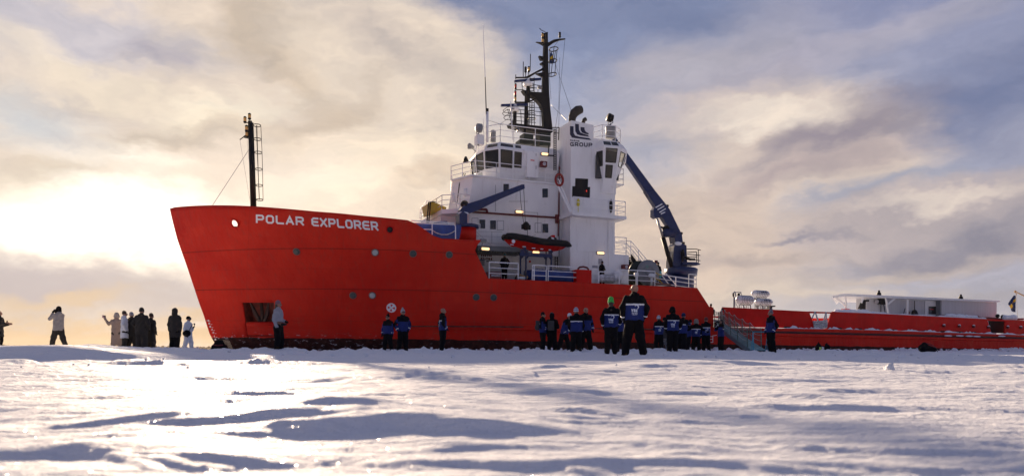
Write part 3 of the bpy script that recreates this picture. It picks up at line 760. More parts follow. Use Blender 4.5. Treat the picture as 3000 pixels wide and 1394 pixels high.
for i, x in enumerate([2306, 2328, 2458, 2517, 2569, 2618, 2668, 2716, 2765, 2811, 2850]):
    y = lf(x)-3.2; w = 20; slab([(x-w/2, y-2.2), (x+w/2, y-1.8), (x+w/2-1.5, y+2.2), (x-w/2+1.5, y+2)], T-.012, T, 'freeing_port', 'dark', ship)
for x, y in [(2763, 954), (2808, 955), (2850, 956), (2894, 958), (2950, 958), (2988, 959)]:
    p = W(x, y, T-.02); mb = MB(); mb.tube(p, p+Vector((0, -.18, 0)), .13, n=10); mb.ball(p+Vector((0, -.1, .1)), .13, 8, 1, (1, .8, .6)); mb.build('mooring_stud', ['maroon', 'snowy'], ship)
for x, y in [(2778, 984), (2812, 984), (2840, 985), (2862, 986), (2935, 985)]:
    p = W(x, y-1, -.10); mb = MB(); mb.ball(p, .3, 8, 0, (1.8, .3, .22)); mb.build('strake_snow', 'snowy', ship)
# ladder-like knuckle block on main deck edge
slab([(1690, 789), (1733, 791), (1733, 829), (1690, 827)], 0.0, .9, 'bulwark_block', 'red', ship)
mb = MB(); p = W(1709, 789, .4); mb.pipe([p+Vector((-.45, 0, 0)), p+Vector((-.3, 0, .14)), p+Vector((0, 0, .2)), p+Vector((.3, 0, .14)), p+Vector((.45, 0, 0))], [.07]*5, 8); mb.build('fairlead', 'maroon', ship)
# ------------------------------------------------------------------ superstructure
def rail(pts, h=1.05, n=3, post=1.4, r=.028, name='railing', m_='whiterail', parent=None, up=(0, 0, 1)):
    """pts: deck-level points in ship frame"""
    mb = MB(); pts = [Vector(p) for p in pts]; up = Vector(up)
    for i in range(n): mb.poly([p+up*h*(i+1)/n for p in pts], r*(1.15 if i == n-1 else .8), 5)
    for a, b in zip(pts[:-1], pts[1:]):
        k = max(1, round((b-a).length/post))
        for j in range(k+1):
            q = a.lerp(b, j/k); mb.tube(q, q+up*h, r, n=5)
    return mb.build(name, m_, parent or ship)
def win(mb_name, corners, parent, frame_m='white', glass_m='glassd', fr=.05, out=.03):
    """window: raised frame around a pane; corners in order, facing the viewer"""
    c = [Vector(p) for p in corners]; n = (c[1]-c[0]).cross(c[3]-c[0]).normalized()
    if n.y > 0: n = -n
    ctr = sum(c, Vector())/4
    mb = MB(); o = [p+(p-ctr).normalized()*fr for p in c]
    for i in range(4):
        j = (i+1) % 4; mb.loft([[c[i], o[i], o[i]+n*out, c[i]+n*out], [c[j], o[j], o[j]+n*out, c[j]+n*out]])
    f = mb.build(mb_name, frame_m, parent)
    mb = MB(); mb.add([p+n*.012 for p in c], [(0, 1, 2, 3)]); mb.build('pane', glass_m, f)
    return f
def pwin(name, pts, t, parent, **k): return win(name, [W(x, y, t) for x, y in pts], parent, **k)
def rect(x0, y0, x1, y1): return [(x0, y0), (x1, y0), (x1, y1), (x0, y1)]

TH = 3.0
xs = S_of(1643, TH)
zfo = Z_of(1404, 760, TH)
# lower deckhouse block with the window row
house = MB()
sB = S_of(1386, TH); sC = -4.05
z_plat = Z_of(1372, 613, TH); z_platb = Z_of(1372, 626, TH); z_b = Z_of(1480, 527, TH); z_main = zm(S_of(1480, 0))
pA = [(W(1372, 700, TH).x+.02, TH), (xs, TH), (xs, BEAM-TH), (W(1372, 700, TH).x+.02, BEAM-TH)]
def ring(pl, z): return [(s, t, z) for s, t in pl]
z_under = Z_of(1500, 742, TH)                 # underside of the overhang above the main deck
mb = MB(); mb.loft([ring(pA, z_under), ring(pA, z_platb)]); lower = mb.build('accommodation_block', 'white', ship)
# recessed wall of the main deck walkway
pM = [(S_of(1403, 3.6), 3.6), (xs, 3.6), (xs, BEAM-3.6), (S_of(1403, 3.6), BEAM-3.6)]
mb = MB(); mb.loft([ring(pM, z_main-.02), ring(pM, z_under)]); walk = mb.build('walkway_wall', 'white', ship)
# overhang with its dark fascia and fringe of icicles
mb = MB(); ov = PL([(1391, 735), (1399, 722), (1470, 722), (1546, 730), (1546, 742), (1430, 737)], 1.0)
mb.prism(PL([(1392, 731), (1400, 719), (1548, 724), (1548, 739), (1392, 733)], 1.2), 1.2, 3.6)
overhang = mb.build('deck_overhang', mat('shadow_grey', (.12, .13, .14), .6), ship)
mb = MB(); rr = random.Random(3)
for i in range(60):
    x = 1391+i*2.3; y = 732+(x-1391)*.045; p = W(x, y, 1.25); k = rr.uniform(.04, .15); mb.tube(p, p-Vector((0, 0, k)), .07, .02, 4)
mb.build('icicle_fringe', 'darkgreen', overhang)
# platform slab and forward deckhouse
pP = [(sC, 3.9), (S_of(1346, TH), TH), (xs, TH), (xs, BEAM-TH), (S_of(1238, BEAM-TH), BEAM-TH), (S_of(1233, 11.5), 11.5), (S_of(1231, 9.3), 9.3)]
mb = MB(); mb.loft([ring([(s+.001, t) for s, t in pP], z_platb+.003), ring([(s+.001, t) for s, t in pP], z_plat)])
plat = mb.build('forward_platform', 'white', ship)
pF = [(sC+.15, 4.6), (S_of(1372, TH), 4.6), (S_of(1372, TH), BEAM-4.6), (S_of(1240, BEAM-4.6), BEAM-4.6), (S_of(1234, 9.3), 9.3)]
mb = MB(); mb.loft([ring(pF, z_plat-4.5), ring(pF, z_platb)]); mb.build('forward_deckhouse', 'white', ship)
# upper accommodation block with chamfered front
fA = (W(1386, 524, TH).x, TH); fB = (S_of(1324, 5.2), 5.2)
pB = [fB, fA, (xs, TH), (xs, BEAM-TH), (S_of(1334, BEAM-TH), BEAM-TH), (S_of(1329, 11.6), 11.6), (S_of(1325, 8.5), 8.5)]
pBl = [(fB[0]-.35, 5.3), (fA[0]-.35, TH), (xs, TH), (xs, BEAM-TH), (S_of(1334, BEAM-TH)-.3, BEAM-TH), (S_of(1329, 11.6)-.3, 11.6), (S_of(1325, 8.5)-.35, 8.5)]
mb = MB(); mb.loft([ring(pBl, z_plat), ring(pB, z_b)]); upper = mb.build('accommodation_block', 'white', ship)
mb = MB(); pBo = [(s-(.18 if s < 3 else 0), t+(-.12 if t < CL else .12)) for s, t in pB]; mb.loft([ring(pBo, z_b+.003), ring(pBo, z_b+.12)]); mb.build('bridge_deck', 'white', ship)
# windows of the block
for x, y in [(583, 562), (819, 590)]:
    a, b = z1(x-17, y-27), z1(x+17, y+27); pwin('window', rect(a[0], a[1], b[0], b[1]), TH-.004, upper)
for x, y, k in [(395, 770, 0), (439, 777, 1), (504, 782, 1), (549, 785, 0), (777, 799, 0), (820, 802, 1)]:
    a, b = z1(x-18, y-27), z1(x+18, y+27)
    pwin('window' if k else 'window_blank', rect(a[0], a[1], b[0], b[1]), TH-.004, lower, glass_m='glassd' if k else 'white', frame_m='grey' if not k else 'white', fr=.035)
# fluorescent lamps
def lamp(x, y, w, t, parent=None, tilt=2.5):
    p = W(x, y, t); mb = MB(); L = w/2
    mb.box((p.x-L-.06, t-.12, p.z-.12), (p.x+L+.06, t+.02, p.z+.12)); o = mb.build('deck_lamp', 'grey', parent or ship, bevel=.03)
    mb = MB(); mb.lathe((p.x-L, t-.15, p.z), (1, 0, 0), [(0, .06), (.04, .09), (2*L-.04, .09), (2*L, .06)], 10); mb.build('tube', 'lampon', o)
for x, y, t in [(815, 357, TH), (660, 705, TH), (1150, 953, 1.5)]:
    a = z1(x, y); lamp(a[0], a[1], .55, t)
a = zA(247, 304); lamp(a[0], a[1], .55, 1.15); a = zA(1153, 366); lamp(a[0], a[1], .5, 2.6)
# pipes
mb = MB(); pts = [z1(350, 688), z1(465, 688), z1(470, 706)]; mb.poly([W(x, y, TH-.15) for x, y in pts], .09, 8)
mb.poly([W(*z1(x, y), TH-.12) for x, y in [(380, 704), (600, 719), (886, 738)]], .07, 8)
mb.box(W(*z1(886, 770), TH-.2), W(*z1(899, 722), TH)); mb.build('fire_main_pipe', 'maroon', ship)
mb = MB()
for x in (903, 908): mb.poly([W(*z1(x, 560), TH-.1), W(*z1(x, 1040), TH-.1)], .035, 6)
mb.build('vertical_pipe', 'steel', ship)
mb = MB(); mb.poly([W(*z1(907, 430), TH-.1), W(*z1(899, 850), TH-.1)], .05, 6); mb.build('vertical_pipe', 'maroon', ship)

# ---- wheelhouse: outward-leaning glazed band around a hollow room
def wall_open(quad, uv, th, fm, parent, name='wheelhouse_panel', glass='glass'):
    """quad = [bl, br, tr, tl]; openings uv=(u0,v0,u1,v1): real holes with panes set in"""
    bl, br, tr, tl = [Vector(p) for p in quad]
    P_ = lambda u, v: bl.lerp(br, u).lerp(tl.lerp(tr, u), v)
    n = (br-bl).cross(tl-bl).normalized()
    mb = MB(); us = sorted(set([0, 1]+[u for o in uv for u in (o[0], o[2])]))
    for a, b in zip(us[:-1], us[1:]):
        vs = [0, 1]; op = [o for o in uv if o[0] <= a+1e-6 and o[2] >= b-1e-6]
        segs = []; v = 0
        for o in sorted(op, key=lambda o: o[1]): segs.append((v, o[1])); v = o[3]
        segs.append((v, 1))
        for c, d in segs:
            if d-c < 1e-4: continue
            q = [P_(a, c), P_(b, c), P_(b, d), P_(a, d)]; mb.loft([q, [p-n*th for p in q]]); mb.m[-1] = 1
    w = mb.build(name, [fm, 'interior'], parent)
    for o in uv:
        e = .012; q = [P_(o[0], o[1]), P_(o[2], o[1]), P_(o[2], o[3]), P_(o[0], o[3])]
        g = MB()
        for i in range(4): g.tube(q[i]+n*.01, q[(i+1) % 4]+n*.01, .028, n=4)
        f = g.build('window', mat_frame, w)
        g = MB(); g.add([p-n*.03 for p in q], [(0, 1, 2, 3)]); g.build('pane', glass, f)
    return w
mat_frame = mat('window_seal', (.02, .02, .022), .5)
ZT = 15.45; tpx = lambda x, y: W(x, y, 3)
def plan_pt(x, t): return (S_of(x, t), t)
ze = Z_of(1530, 443, 3.0)                     # eave
zb_ = z_b+.12; zk = Z_of(1530, 497, 3.0)      # window sill
near = [(S_of(1636, 3), 3.0), (S_of(1502, 3), 3.0), (S_of(1459, 3), 3.0), (S_of(1414, 4.1), 4.1), (S_of(1388, 5.6), 5.6), (S_of(1373, 7.3), 7.3)]
plan_e = near+[(S_of(1376, 9.7), 9.7), (S_of(1382, 11.4), 11.4), (S_of(1392, 12.9), 12.9), (S_of(1412, 14), 14), (S_of(1450, 14), 14), (S_of(1580, 14), 14)]
def inset(pl, d):
    cx = 3.0; out = []
    for s, t in pl:
        if s > 6: out.append((s, t+(d if t < CL else -d)*.35)); continue
        v = Vector((s-cx, t-CL)); L_ = v.length; v = v*(L_-d)/L_; out.append((cx+v.x, CL+v.y))
    return out
plan_t = inset(plan_e, .45); plan_k = inset(plan_e, .22); plan_b = inset(plan_e, .60)
bridge = empty('wheelhouse', None, 'white wheelhouse with outward leaning windows'); bridge.parent = ship
N_ = len(plan_e)
mb = MB(); r1, r0 = ring(plan_k, zk), ring(plan_b, zb_)
mb.loft([r0, r1]); mb.build('lower_wall', 'white', bridge)
mb = MB(); mb.loft([ring(plan_e, ze-.001), ring(plan_e, ze+.06), ring(plan_t, ZT)]); roof = mb.build('roof', 'white', bridge)
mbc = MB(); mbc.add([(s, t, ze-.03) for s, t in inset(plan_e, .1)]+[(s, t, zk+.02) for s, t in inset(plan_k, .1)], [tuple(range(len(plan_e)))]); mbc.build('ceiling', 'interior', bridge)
opens = {0: [(.12, .10, .40, .93), (.60, .10, .86, .93)], 1: [(.12, .06, .9, .95)], 2: [(.08, .06, .92, .95)], 3: [(.1, .06, .9, .95)], 4: [(.12, .06, .88, .95)], 5: [(.04, .06, .30, .95), (.36, .06, .64, .95), (.70, .06, .96, .95)]}
for i in range(N_-1):
    j = i if i < 6 else N_-2-i
    op = opens.get(j, [])
    if j == 0: op = [(.835, .12, .985, .92)] if i == 0 else [(1-.985, .12, 1-.835, .92)]
    a, b = i, i+1
    # run from aft to bow on the near side: outward normal must face outward
    q = [(*plan_k[b], zk), (*plan_k[a], zk), (*plan_e[a], ze), (*plan_e[b], ze)]
    op2 = [(1-o[2], o[1], 1-o[0], o[3]) for o in op]
    wall_open(q, op2, .08, 'white', bridge)
wall_open([(*plan_k[0], zk), (*plan_k[-1], zk), (*plan_e[-1], ze), (*plan_e[0], ze)], [], .08, 'white', bridge)
# skylight panes in the sloping roof
for i, a, b in ((2, .15, .85), (1, .05, .95), (0, .84, .97)):
    P0, P1, Q0, Q1 = [Vector((*p, z)) for p, z in ((plan_e[i], ze+.06), (plan_e[i+1], ze+.06), (plan_t[i], ZT), (plan_t[i+1], ZT))]
    f = lambda u, v: P0.lerp(P1, u).lerp(Q0.lerp(Q1, u), v)
    win('roof_pane', [f(b, .25), f(a, .25), f(a, .8), f(b, .8)], roof, fr=.03, out=.025)
# lower small window below the front windows
i = 3; f = lambda u, v: Vector((*plan_b[i], zb_)).lerp(Vector((*plan_b[i+1], zb_)), u).lerp(Vector((*plan_k[i], zk)).lerp(Vector((*plan_k[i+1], zk)), u), v)
win('lower_window', [f(.8, .45), f(.3, .45), f(.3, .93), f(.8, .93)], bridge, glass_m='pane_pale')
# interior consoles seen through the glass
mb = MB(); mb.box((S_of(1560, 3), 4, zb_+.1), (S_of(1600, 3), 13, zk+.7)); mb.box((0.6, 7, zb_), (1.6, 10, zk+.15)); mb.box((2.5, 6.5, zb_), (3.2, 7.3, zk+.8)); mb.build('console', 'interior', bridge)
# side door with placard, fire box, rails round the bridge deck
a = z1(710, 343); b = z1(778, 500); mb = MB(); p, q = W(a[0], a[1], 2.94), W(b[0], b[1], 2.94); mb.box((p.x, 2.90, q.z), (q.x, 3.3, p.z)); door = mb.build('door', 'white', bridge, bevel=.03)
mb = MB(); p, q = W(*z1(732, 388), 2.89), W(*z1(755, 396), 2.89); mb.box((p.x, 2.885, q.z), (q.x, 2.90, p.z)); mb.build('placard', 'red', door)
mb = MB(); p = W(*z1(765, 425), 2.88); mb.tube(p, p+Vector((0, 0, -.25)), .025); mb.build('handle', 'steel', door); mb = MB(); mb.tube(W(*z1(765, 365), 2.88), W(*z1(765, 350), 2.88), .02); mb.build('hinge', 'steel', door)
def firebox(x0, y0, x1, y1, t, lab):
    p, q = W(x0, y0, t), W(x1, y1, t); c = (p+q)/2; g = empty('fire_hose_box', MS @ Matrix.Translation(c), lab, 'fire box', 'red fire hose boxes')
    mb = MB(); mb.box((p.x, t, q.z), (q.x, t+.35, p.z)); mb.build('box', 'maroon', g, c, bevel=.03)
    r = (p.z-q.z)*.26; mb = MB(); pts = [(c.x+r*math.cos(a), t-.012, c.z+r*math.sin(a)) for a in np.linspace(0, 2*math.pi, 14, endpoint=False)]
    mb.poly(pts, .022, 4, closed=True); mb.tube((c.x, t-.012, c.z-.6*r), (c.x, t-.012, c.z+.5*r), .022, n=4); mb.tube((c.x, t-.012, c.z+.45*r), (c.x+r*.4, t-.012, c.z+.3*r), .02, n=4); mb.build('emblem', 'printw', g, c)
a, b = z1(797, 394), z1(833, 432); firebox(a[0], a[1], b[0], b[1], 2.6, 'red fire hose box on the wheelhouse wall beside the white door')
a, b = z1(1292, 1020), z1(1330, 1050); firebox(a[0], a[1], b[0], b[1], 1.1, 'red fire hose box on the main deck under the aft stair')
zr = z_b+.12
rail([(xs-.1, TH-.05, zr), (S_of(1450, TH), TH-.05, zr), (S_of(1386, TH), TH-.02, zr), (fB[0]-.1, 5.4, zr), (S_of(1325, 8.4)-.1, 8.4, zr)], parent=ship)
rail([(S_of(1233, 9.3), 9.3, z_plat), (sC+.05, 4.0, z_plat), (S_of(1346, TH), TH+.05, z_plat), (S_of(1480, TH), TH+.02, z_plat)])
# forward stair with dark handrails
for (x0, y0, x1, y1) in ((605, 560, 650, 250), (232, 735, 262, 480)):
    mb = MB()
    for dx in (0, 24):
        a, b = z5(x0-15+dx, y0), z5(x1-25+dx, y1); mb.tube(W(a[0], a[1], 4.4), W(b[0], b[1], 4.4), .05, n=5)
        c = z5(x1+25+dx, y1-130) if x0 > 400 else z5(x1+45+dx, y1-5); mb.tube(W(b[0], b[1], 4.4), W(c[0], c[1], 4.4), .03, n=5)
    for k in range(9):
        a, b = z5(x0-15+(x1-10-x0)*k/9, y0+(y1-y0)*k/9), z5(x0+9+(x1-10-x0)*k/9, y0+(y1-y0)*k/9); mb.tube(W(a[0], a[1], 4.4), W(b[0], b[1], 4.4), .02, n=4)
    mb.build('ladder', 'dark', ship)
mb = MB()
for (x, y0, y1) in ((550, 370, 490), (700, 312, 420)):
    a, b = z5(x-6, y0), z5(x+8, y1); p, q = W(a[0], a[1], 3.6), W(b[0], b[1], 3.6); mb.tube(p, q, .16, n=8)
mb.build('vent_pipe', 'white', ship)
mb = MB(); a = [z5(*q) for q in ((225, 500), (285, 470), (462, 545), (455, 570), (250, 625))]; mb.prism([SZ(x, y, 5.0) for x, y in a], 5.0, 6.6); mb.build('awning', 'yellow', ship)

# ---- funnel casing
TE = 1.5
pe = [(1669, 352), (1735, 365), (1737, 403), (1800, 412), (1800, 1040), (1669, 1040)]
zc_t = Z_of(1669, 352, TE); s0, s1, s2 = S_of(1669, TE), S_of(1735, TE), S_of(1800, TE)
zd = zm(s0)
mb = MB(); mb.prism([(s0, zd), (s2, zd), (s2, Z_of(1800, 412, TE)), (s1, Z_of(1735, 404, TE)), (s1, Z_of(1735, 366, TE)), (s0, zc_t)], TE, TE+3.6)
casing = mb.build('funnel_casing', 'white', ship, bevel=.02)
mb = MB(); mb.prism([(xs-.02, zd), (s2-.02, zd), (s2-.02, Z_of(1800, 560, TE)), (xs-.02, Z_of(1643, 555, TE))], TE+3.6, BEAM-TE-3.6); mb.build('aft_casing', 'white', ship)
mb = MB(); mb.prism(PL([(1666, 734), (1735, 738), (1841, 746), (1841, 752), (1841, 800)], TE-.03)[:0] or [(s0+.02, Z_of(1669, 737, TE-.04)), (S_of(1841, TE), Z_of(1841, 747, TE-.04)), (S_of(1841, TE), zd), (s0+.02, zd)], TE-.04, TE+4.5)
lowhouse = mb.build('aft_deckhouse', 'white', ship)
# dark opening with a red light
mb = MB(); mb.prism(PL([z1(1003, 500), z1(1080, 504), z1(1078, 553), z1(1092, 553), z1(1090, 620), z1(983, 612), z1(985, 548), z1(1001, 549)], TE-.02), TE-.02, TE+.02); op_ = mb.build('dark_recess', 'dark', casing)
mb = MB(); mb.ball(W(*z1(1070, 577), TE-.06), .07, 8, 0, (.7, .5, 1.3)); mb.build('signal_light', 'glow_red', op_)
mb = MB(); mb.ball(W(*z1(1218, 668), TE-.05), .3, 8, 0, (.5, .3, 1.8)); mb.build('lifejacket_hook', 'dark', casing)
mb = MB(); p = W(*z1(1020, 648), TE-.1); mb.lathe(p, (0, 0, 1), [(-.25, .05), (-.2, .12), (.15, .12), (.3, .05)], 8); mb.poly([p+Vector((0, 0, -.2)), p+Vector((0, 0, -.9))], .02); mb.build('rescue_beacon', mat('beacon_yellow', (.65, .55, .05), .5), casing)
# logo: three nested curved strokes
def lg(x, y): a = z2(x, y); return W(a[0], a[1], TE-.012)
mb = MB()
def band(outer, inner, k=0):
    n = len(outer); vs = [lg(*p)+Vector((0, -.001*k, 0)) for p in outer]+[lg(*p)+Vector((0, -.001*k, 0)) for p in inner]
    mb.add(vs, [(i, i+1, i+1+n, i+n) for i in range(n-1)])
band([(824, 850), (824, 915), (840, 940), (875, 946), (992, 960)], [(852, 853), (853, 905), (865, 925), (900, 934), (975, 945)])
band([(864, 832), (866, 890), (880, 915), (905, 924), (976, 934)], [(893, 836), (895, 880), (905, 900), (930, 911), (962, 920)], 1)
band([(906, 858), (908, 885), (920, 902), (945, 912), (970, 917)], [(937, 861), (938, 876), (945, 892), (958, 902), (968, 905)], 2)
mb.build('emblem', 'logo', casing)
mb = MB()
def cas(x0, y0, x1, y1, text, hw, gap):
    asp = (x1-x0)/abs(y1-y0)
    lettering(mb, text, asp, 1, hw, lambda x, y, k: lg(x0+x*abs(y1-y0), y0-y*abs(y1-y0)+(x/asp)*7)+Vector((0, -.001*k, 0)), gap=gap)
cas(825, 1007, 998, 975, 'GROUP', .12, .22); cas(825, 967, 898, 954, 'MARINE', .13, .3)
mb.build('lettering', 'logo', casing)
# exhausts
def pipe_px(name, pts, rad, t, m_, parent, n=14):
    mb = MB(); mb.pipe([W(x, y, t) for x, y in pts], rad, n); return mb.build(name, m_, parent)
soot = mat('sooty_steel', (.03, .025, .022), .7, var=.4, scale=4)
pipe_px('exhaust', [(1676, 356), (1677, 343), (1682, 332), (1692, 324), (1703, 321)], [.26, .30, .35, .36, .30], 3.2, soot, casing)
pipe_px('exhaust', [(1708, 362), (1711, 352), (1716, 349)], [.14, .15, .16], 3.2, soot, casing)
# aft control cabin bulging from the casing
zt1 = lambda x, y, t: Z_of(*z1(x, y), t)
g_top = [(S_of(z1(1105, 0)[0], TE), TE+.02), (S_of(z1(1168, 0)[0], .55), .55), (S_of(z1(1262, 0)[0], .35), .35), (S_of(z1(1308, 0)[0], 1.1), 1.1), (S_of(z1(1300, 0)[0], 4), 4.0), (S_of(z1(1105, 0)[0], TE), 4.0)]
g_bot = [(S_of(z1(1148, 0)[0], TE), TE+.02), (S_of(z1(1165, 0)[0], 1.2), 1.2), (S_of(z1(1235, 0)[0], 1.1), 1.1), (S_of(z1(1243, 0)[0], 1.5), 1.5), (s2+.03, 4.0), (S_of(z1(1148, 0)[0], TE), 4.0)]
zg_t, zg_b = zt1(1200, 312, .5), zt1(1200, 528, 1.2); zg_r = zt1(1200, 268, .6)
cab = empty('aft_control_cabin', None, 'outward leaning white cabin with windows behind the funnel casing'); cab.parent = ship
ops = {0: [(.30, .48, .85, .90)], 1: [(.14, .58, .86, .97), (.16, .14, .66, .50)], 2: [(.2, .50, .85, .92)]}
for i in range(3):
    q = [(*g_bot[i], zg_b), (*g_bot[i+1], zg_b), (*g_top[i+1], zg_t), (*g_top[i], zg_t)]; wall_open(q, ops[i], .06, 'white', cab, 'cabin_panel')
q = [(*g_bot[3], zg_b), (*g_bot[4], zg_b), (*g_top[4], zg_t), (*g_top[3], zg_t)]; wall_open(q, [(.1, .5, .8, .9)], .06, 'white', cab, 'cabin_panel')
mb = MB(); mb.box((s1+.15, TE-.25, zg_b+.3), (s2+.15, TE-.05, zg_t-.05)); mb.build('dark_interior', 'interior', cab)
rt = [((s*.86+g_top[1][0]*.14+.1), t*.86+.45) for s, t in g_top]
mb = MB(); mb.loft([ring(g_top, zg_t-.001), ring(g_top, zg_t+.08), ring(rt, zg_r)]); croof = mb.build('roof', 'white', cab)
mb = MB(); mb.loft([ring([(s, max(t, TE-.1)) for s, t in g_bot], zg_b-.75), ring(g_bot, zg_b)])
for s, t in g_bot[:4]: pass
mb.build('cabin_base', 'white', cab)
for x0, x1 in ((1168, 1215), (1220, 1262)):
    P0, P1, Q0, Q1 = (Vector((*g_top[1], zg_t+.08)), Vector((*g_top[2], zg_t+.08)), Vector((*rt[1], zg_r)), Vector((*rt[2], zg_r)))
    u0, u1 = (x0-1168)/94, (x1-1168)/94; f = lambda u, v: P0.lerp(P1, u).lerp(Q0.lerp(Q1, u), v)
    win('roof_pane', [f(u0, .15), f(u1, .15), f(u1, .85), f(u0, .85)], croof, fr=.02, out=.02)
# rail and searchlight on the cabin roof
rail([(s1+.1, 1.9, zg_r), (rt[1][0], rt[1][1]+.1, zg_r), (rt[2][0], rt[2][1]+.1, zg_r), (rt[3][0]-.1, rt[3][1]+.2, zg_r), (rt[3][0]-.1, 3.5, zg_r)], h=1.2)
def searchlight(x, y, t, post_y, r=.28, m_='dark', face=-1, tilt=.3):
    p = W(x, y, t); q = W(x, post_y, t); mb = MB(); mb.tube(q, p-Vector((0, 0, r*1.3)), .07, n=6)
    mb.poly([p+Vector((0, -r-.05, .0)), p+Vector((0, -r-.05, -r*1.2)), p+Vector((0, r+.05, -r*1.2)), p+Vector((0, r+.05, 0))], .03, 5)
    o = mb.build('searchlight', m_, ship)
    mb = MB(); mb.lathe(p-Vector((face*.2, 0, 0)), (face, 0, tilt), [(0, r*.5), (.08, r*.95), (.4, r), (.46, r*.9)], 14); mb.build('housing', m_, o)
    return o
a = z2(1140, 795); searchlight(a[0], a[1], 1.6, z2(1140, 850)[1], .32)
mb = MB(); a = z2(1138, 945); b = z2(1138, 850); mb.lathe(W(a[0], a[1], 1.7), (0, 0, 1), [(0, .36), (.55, .36), (.6, .38), (.85, .38), (.9, .3)], 14); mb.build('searchlight_base', 'grey', ship)
# platform round the aft casing
zp = zt1(1150, 712, .9); mb = MB(); mb.box((S_of(z1(980, 0)[0], .6), .6, zt1(1150, 735, .6)), (S_of(z1(1308, 0)[0], .6), 4.5, zt1(1150, 716, .6))); mb.build('side_platform', 'white', ship)
zpp = zt1(1150, 716, .6)
rail([(S_of(z1(985, 0)[0], .65), .65, zpp), (S_of(z1(1300, 0)[0], .65), .65, zpp), (S_of(z1(1300, 0)[0], .65), 4.3, zpp)], h=1.1)
mb = MB(); zq = zt1(1265, 535, 2); mb.box((s2+.01, 1.9, zq-.08), (s2+1.0, 4.2, zq)); mb.build('small_platform', 'white', ship)
rail([(s2+.05, 1.95, zq), (s2+.95, 1.95, zq), (s2+.95, 4.1, zq)], h=1.2)
mb = MB(); mb.poly([W(*z1(885, 520), 1.2), W(*z1(985, 735), 1.2)], .09, 6); mb.poly([W(*z1(900, 505), 1.2), W(*z1(992, 735), 1.2)], .06, 6); mb.build('davit_strut', 'whiterail', ship)
p = W(*z1(905, 510), 1.15)
ringb = empty('wheel', MS @ Matrix.Translation(p), 'red davit wheel on the front corner of the funnel casing', 'wheel')  # red wheel of the davit, modelled as a plain ring
mb = MB(); n = 18
for k in range(n):
    a0, a1 = 2*math.pi*k/n, 2*math.pi*(k+1)/n; mb.tube(p+Vector((.30*math.cos(a0), 0, .42*math.sin(a0))), p+Vector((.30*math.cos(a1), 0, .42*math.sin(a1))), .09, n=8, mi=0)
mb.build('wheel_rim', mat('faded_red', (.28, .02, .02), .6), ringb, p); mb = MB(); mb.tube(p+Vector((-.25, .03, -.35)), p+Vector((.25, .03, .35)), .03); mb.build('bracket', 'maroon', ringb, p)
# aft stair and landing
zl = zt1(1300, 938, 2); zl2 = Z_of(1841, 748, TE)
rail([(s2+.05, TE+.1, zl2), (S_of(1836, TE), TE+.1, zl2), (S_of(1836, TE), TE+2.2, zl2)], h=1.35)
mb = MB(); A0 = W(*zB(775, 500), 1.9); A1 = W(*zB(960, 740), 1.9)
for dt in (0, .8):
    v = Vector((0, dt, 0)); mb.loft([[A0+v, A0+v+Vector((0, .06, 0)), A0+v+Vector((0, .06, -.45)), A0+v+Vector((0, 0, -.45))], [A1+v, A1+v+Vector((0, .06, 0)), A1+v+Vector((0, .06, -.45)), A1+v+Vector((0, 0, -.45))]])
for k in range(8):
    q = A0.lerp(A1, (k+.5)/8)-Vector((0, 0, .2)); mb.box((q.x-.14, q.y, q.z-.02), (q.x+.14, q.y+.85, q.z+.02))
stair = mb.build('stair', 'dark', ship)
mb = MB()
for dt in (0, .8):
    for pts in ([(560, 270), (765, 275), (1090, 650)], [(700, 370), (810, 370), (1020, 650)], [(690, 310), (900, 560), (960, 650)]):
        mb.poly([W(*zB(x, y), 1.9)+Vector((0, dt, 0)) for x, y in pts], .03, 5)
    for a, b in (((765, 275), (765, 520)), ((1012, 555), (1012, 650)), ((902, 420), (902, 620))): mb.tube(W(*zB(*a), 1.9)+Vector((0, dt, 0)), W(*zB(*b), 1.9)+Vector((0, dt, 0)), .03, n=5)
mb.build('handrail', 'whiterail', stair)
# notices and doors on the walls
def board(x0, y0, x1, y1, t, m_, name='notice', parent=None, th=.02): p, q = W(x0, y0, t), W(x1, y1, t); mb = MB(); mb.box((p.x, t-th, q.z), (q.x, t, p.z)); return mb.build(name, m_, parent or ship)
board(*zB(200, 585), *zB(265, 680), TE-.045, 'greyc', 'notice', lowhouse); board(*zB(92, 700), *zB(182, 750), TE-.045, 'greyc', 'notice', lowhouse)
board(*zA(140, 490), *zA(240, 600), 3.59, 'greyc', 'notice', walk); board(*zA(135, 485), *zA(242, 503), 3.57, 'blue', 'notice', walk); board(*zA(275, 515), *zA(425, 540), 3.57, 'dark', 'door_handle', walk); board(*zA(1040, 510), *zA(1075, 545), 3.57, 'red', 'notice', walk)
mb = MB()
def wl(x0, y0, x1, y1, text, hw, t, gap=.35):
    P0 = W(*zA(x0, y1), t); P1 = W(*zA(x1, y1), t); h = Z_of(*zA(x0, y0), t)-P0.z
    lettering(mb, text, P1.x-P0.x, h, hw, lambda x, y, k: (P0.x+x, t-.002*k, P0.z+y), gap=gap)
wl(175, 392, 372, 432, 'MUSTER', .035, 3.58); wl(172, 450, 380, 490, 'STATION', .035, 3.58)
mb.build('muster_station_lettering', 'maroon', walk)
mb = MB(); t = TE-.05
for pts in ([(0, 937), (0, 0)],): pass
mb.poly([W(*z1(967, 940), t), W(*z1(1240, 945), t), W(*z1(1322, 955), t)], .025, 4); mb.poly([W(*z1(1085, 945), t), W(*z1(1085, 1040), t)], .02, 4); mb.poly([W(*z1(1203, 740), t), W(*z1(1203, 1030), t)], .05, 6); mb.build('conduit', 'white', casing)
mb = MB(); mb.poly([W(*z1(715, 640), TH-.03), W(*z1(600, 640), TH-.03)], .015, 4)
